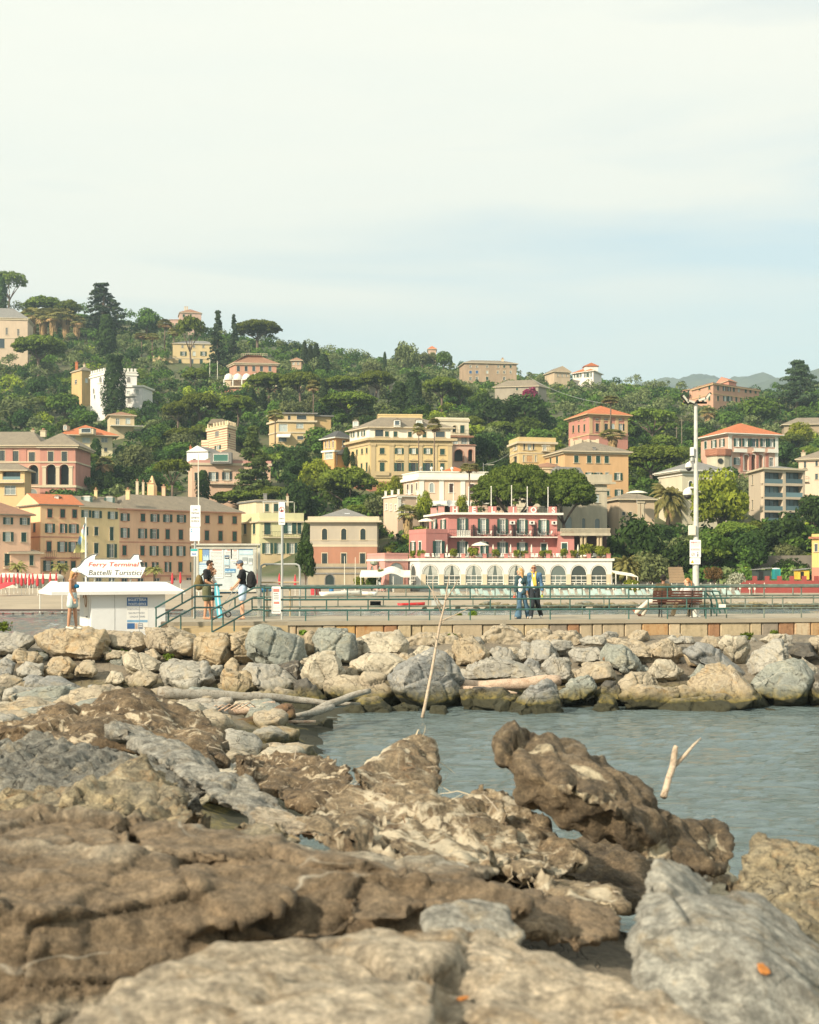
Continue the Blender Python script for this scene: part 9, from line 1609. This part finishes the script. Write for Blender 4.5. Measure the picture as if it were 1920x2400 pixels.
log('pale weathered branch under the slanting one',[(690,1678,30.2),(750,1666,31),(780,1656,31.4)],[.05,.09,.07],LOG);log('short pale log end at the left of the driftwood',[(420,1650,29.8),(470,1647,30),(500,1646,30)],[.10,.11,.09],LOG);log('second short pale log in the driftwood pile',[(497,1649,30.3),(520,1645,30.4),(545,1640,30.4)],[.10,.10,.08],LOG)
log('flat brown plank-like driftwood with thin sticks on top',[(458,1678,29),(540,1670,29.3),(600,1662,29.5),(645,1653,29.6)],[.05,.08,.09,.10],LOGP,twigs=[([(462+i*16,1672-i*1.5,28.8),(490+i*16,1654-i*1.2,28.9),(515+i*14,1664-i,29)],.018)for i in range(7)])
log('dark brown rotten log end with a rusty top',[(520,1700,28.5),(600,1690,29),(650,1672,29.2),(678,1662,29.3),(684,1684,29.2)],[.10,.12,.14,.14,.10],LOGD);log('thin orange stick floating flat at the cove edge',[(652,1691,29.3),(740,1691,29.6)],[.035,.03],LOGP);log('dark half-sunk log at the cove edge',[(440,1690,28.4),(540,1704,28.6),(640,1700,29)],[.14,.13,.1],LOGD)
log('long pinkish bleached log lying on the flat slab',[(1080,1606,37),(1160,1606,37),(1240,1602,37.2),(1312,1595,37.4)],[.17,.15,.17,.15],LOGP);log('thin pink branch under the bleached log',[(1075,1612,36.6),(1150,1614,36.6),(1212,1625,36.4)],[.08,.06,.03],LOGP)
log('tall thin leaning bare stick rising from the water in front of the pier',[(990,1682,33.4),(1005,1610,33.5),(1018,1540,33.6),(1030,1470,33.7),(1042,1420,33.7),(1050,1368,33.8),(1053,1345,33.8)],[.042,.038,.034,.029,.022,.014,.006],LOGS,8,'leaning_stick',twigs=[([(1042,1430,33.7),(1022,1400,33.7),(1004,1372,33.7)],.018),([(1046,1404,33.7),(1062,1380,33.7),(1075,1356,33.7)],.016),([(1034,1455,33.7),(1070,1440,33.6),(1100,1425,33.6),(1120,1428,33.6)],.014),([(1036,1440,33.7),(1016,1398,33.7),(1014,1360,33.7),(1020,1348,33.7)],.016),([(1030,1466,33.7),(1046,1452,33.7),(1062,1449,33.7)],.009),([(1024,1500,33.6),(1016,1484,33.6),(1012,1470,33.6)],.008),([(1046,1408,33.7),(1030,1392,33.7),(1012,1384,33.6)],.009),([(1022,1520,33.6),(1012,1508,33.6)],.007),([(1008,1595,33.5),(1002,1590,33.5)],.007)])
log('forked pale stick standing up behind the dark boulder at the right',[(1555,1868,9.9),(1568,1822,10),(1578,1792,10.05),(1582,1760,10.05),(1586,1748,10.05)],[.026,.025,.026,.022,.017],LOGS,8,'forked_stick',twigs=[([(1576,1800,10.05),(1606,1770,10.1),(1626,1746,10.1),(1643,1730,10.15)],.020)])
log('thin stick lying under the greenish boulder',[(1413,1543,39),(1450,1558,39),(1482,1574,39)],[.05,.04,.03],LOGD)
rb=np.random.default_rng(8);sm=[]
for k in range(7):
 H=[Vector(q*np.array([1,.8,.62])*rb.uniform(.8,1.1))for q in sph(11,rb)];sm.append(rockmesh('boulder',[H],.09,RM['bgobwvg'[k]],(.08,.05),(1,3.5),.0,seed=50+k,crag=.06))
for i in range(78):
 px=1000+i*12.2+rb.uniform(-5,5);row=i%2;Y=(121.5+row*4)+rb.uniform(-.8,.8);s_=rb.uniform(.55,1.0)*(1.15 if px>1120 else.6);x=(px-960)/F*Y
 inst('boulder',sm[int(rb.integers(7))],(x,Y,.22*s_+.12*row-.1),rz=rb.uniform(0,6),sc=(s_,s_,s_*.8),label='boulder of the low rock edging along the far beach',cat='boulder',group='rock edging of the far beach')
slz=lambda Y:float(np.interp(Y,[30,34.5,36.5,39,41.5,43],[-1.2,-.5,0,.7,1.25,1.42]))
for i in range(150):
 Y=rb.uniform(35.2,42.9);x=rb.uniform(-15,19);s_=rb.uniform(.2,.58);inst('stone',sm[int(rb.integers(7))],(x,Y+.4,slz(Y)+s_*.25),rz=rb.uniform(0,6),sc=(s_,s_*.9,s_*rb.uniform(.7,1.1)),label='stone jammed between the big boulders below the pier',cat='stone',group='stones filling the gaps of the breakwater')
for i in range(145):
 Y=rb.uniform(13,36.5);px=rb.uniform(-60,660-max(0,26-Y)*3);x=(px-960)/F*Y;e=float(np.interp(x,[-30,-6,-3.6,-2.2,-1.0,1.0],[.75,.7,.5,.2,-.3,-.6]));s_=rb.uniform(.25,.95)*np.interp(Y,[13,25],[.5,1]);z=e if Y<30 else e*(36.5-Y)/6.5
 inst('stone',sm[int(rb.integers(7))],(x,Y,z+s_*.15),rz=rb.uniform(0,6),sc=(s_*1.2,s_,s_*rb.uniform(.6,.9)),label='rough stone of the cove bank on the left between seagrass ridge and breakwater',cat='stone',group='stones of the left cove bank')
x,z=XZ(1697,1378,168);inst('boulder',sm[1],(x,168,.9),rz=1,sc=(1.3,1,1.1),label='big grey boulder beside the white-flowering shrub on the beach',cat='boulder')
x,z=XZ(20,1460,52);inst('boulder',sm[5],((8-960)/F*46,46,1.25),rz=2,sc=(.7,.6,.5),label='mossy dark rock at the left edge in front of the water',cat='boulder')
for i,(px,tp,bs,lab)in enumerate(((1598,982,1068,'thin wooden utility pole left of the lamp post on the hill'),(1586,1000,1066,'second thin pole beside the wooden utility pole'),(1221,868,905,'pole carrying a wire beside the stone farmhouse'),(1133,1085,1118,'white street lamp on the terrace road right of the stacked villa'),(853,850,880,'small pole among the olive trees in the middle of the hill'),(1042,822,845,'utility pole on the hilltop among the trees'),(492,842,880,'pale pole in front of the pale yellow villa garden'),(510,846,884,'second pale pole in front of the pale yellow villa garden'))):
 Y=gY(px,bs)-6;x,zt_=XZ(px,tp,Y);zb_=gz(px,Y)-1;o=empty('utility_pole',(x,Y,zb_),lab,'pole');mb=MB();mb.path([(x,Y,zb_),(x,Y,zt_)],[.14,.09],6);mb.build('pole',WOOD if i not in(3,6,7)else CANV,o)
 mb=MB();mb.box((x+(1.2 if i==3 else 0),Y,zt_-.4),(2.4 if i==3 else 1.2,.1,.1));mb.build('arm',CANV if i==3 else WOOD,o)
for a_,b_,lab in(((1213,866,480),(1420,946,350),'long wire sagging across the hill from the stone farmhouse'),((1140,1087,280),(1208,1050,262),'short wire running to the square yellow villa')):
 A_,B_=P(*a_),P(*b_);mb=MB();mb.path([A_.lerp(B_,t)-Vector((0,0,3.2*(1-(2*t-1)**2)*(.6 if a_[0]>1200 else.2)))for t in np.linspace(0,1,14)],.05,4);mb.build('wire',GREYP,label=lab,cat='wire')
WG=leafmat('weed_leaf',(.05,.085,.012),(.12,.17,.03),2)
for i,(px,py,Y,s_,lab)in enumerate(((272,1552,40.2,.38,'tuft of green weeds in the gap below the squarish boulder'),(205,1585,39.2,.22,'weeds on the small triangular boulder'),(88,1545,41,.25,'weeds beside the layered tan boulder'),(1752,1500,43.4,.24,'weeds at the foot of the pier wall at the right'),(1062,1500,42.6,.2,'weeds under the pier wall by the vein-marked boulder'),(8,1478,43,.3,'grass patch at the left edge of the rocks'),(1108,1444,48.4,.2,'left of two small green weeds on the pier deck edge'),(1076,1446,48.4,.14,'right of two small green weeds on the pier deck edge'),(712,1488,42.8,.15,'weeds at the pier corner above the green-grey boulders'),(1815,1488,43.6,.14,'tiny weeds by the rusty wall stones'),(395,1545,39.5,.16,'weeds under the tilted slab'))):
 r=np.random.default_rng(i);c=P(px,py,Y);n=int(150*s_/.2);an=r.uniform(0,6.28,n);q=r.uniform(0,1,n)*s_;C3=np.stack([np.cos(an)*q,np.sin(an)*q*.6,r.uniform(0,1,n)*s_*.9],1);Nn=np.stack([np.cos(an),np.sin(an),np.full(n,.4)],1)
 inst('weed',crown_mesh('weed',[leaves(C3,Nn,.05,r,2.6,.5)],WG),c,label=lab,cat='weed')
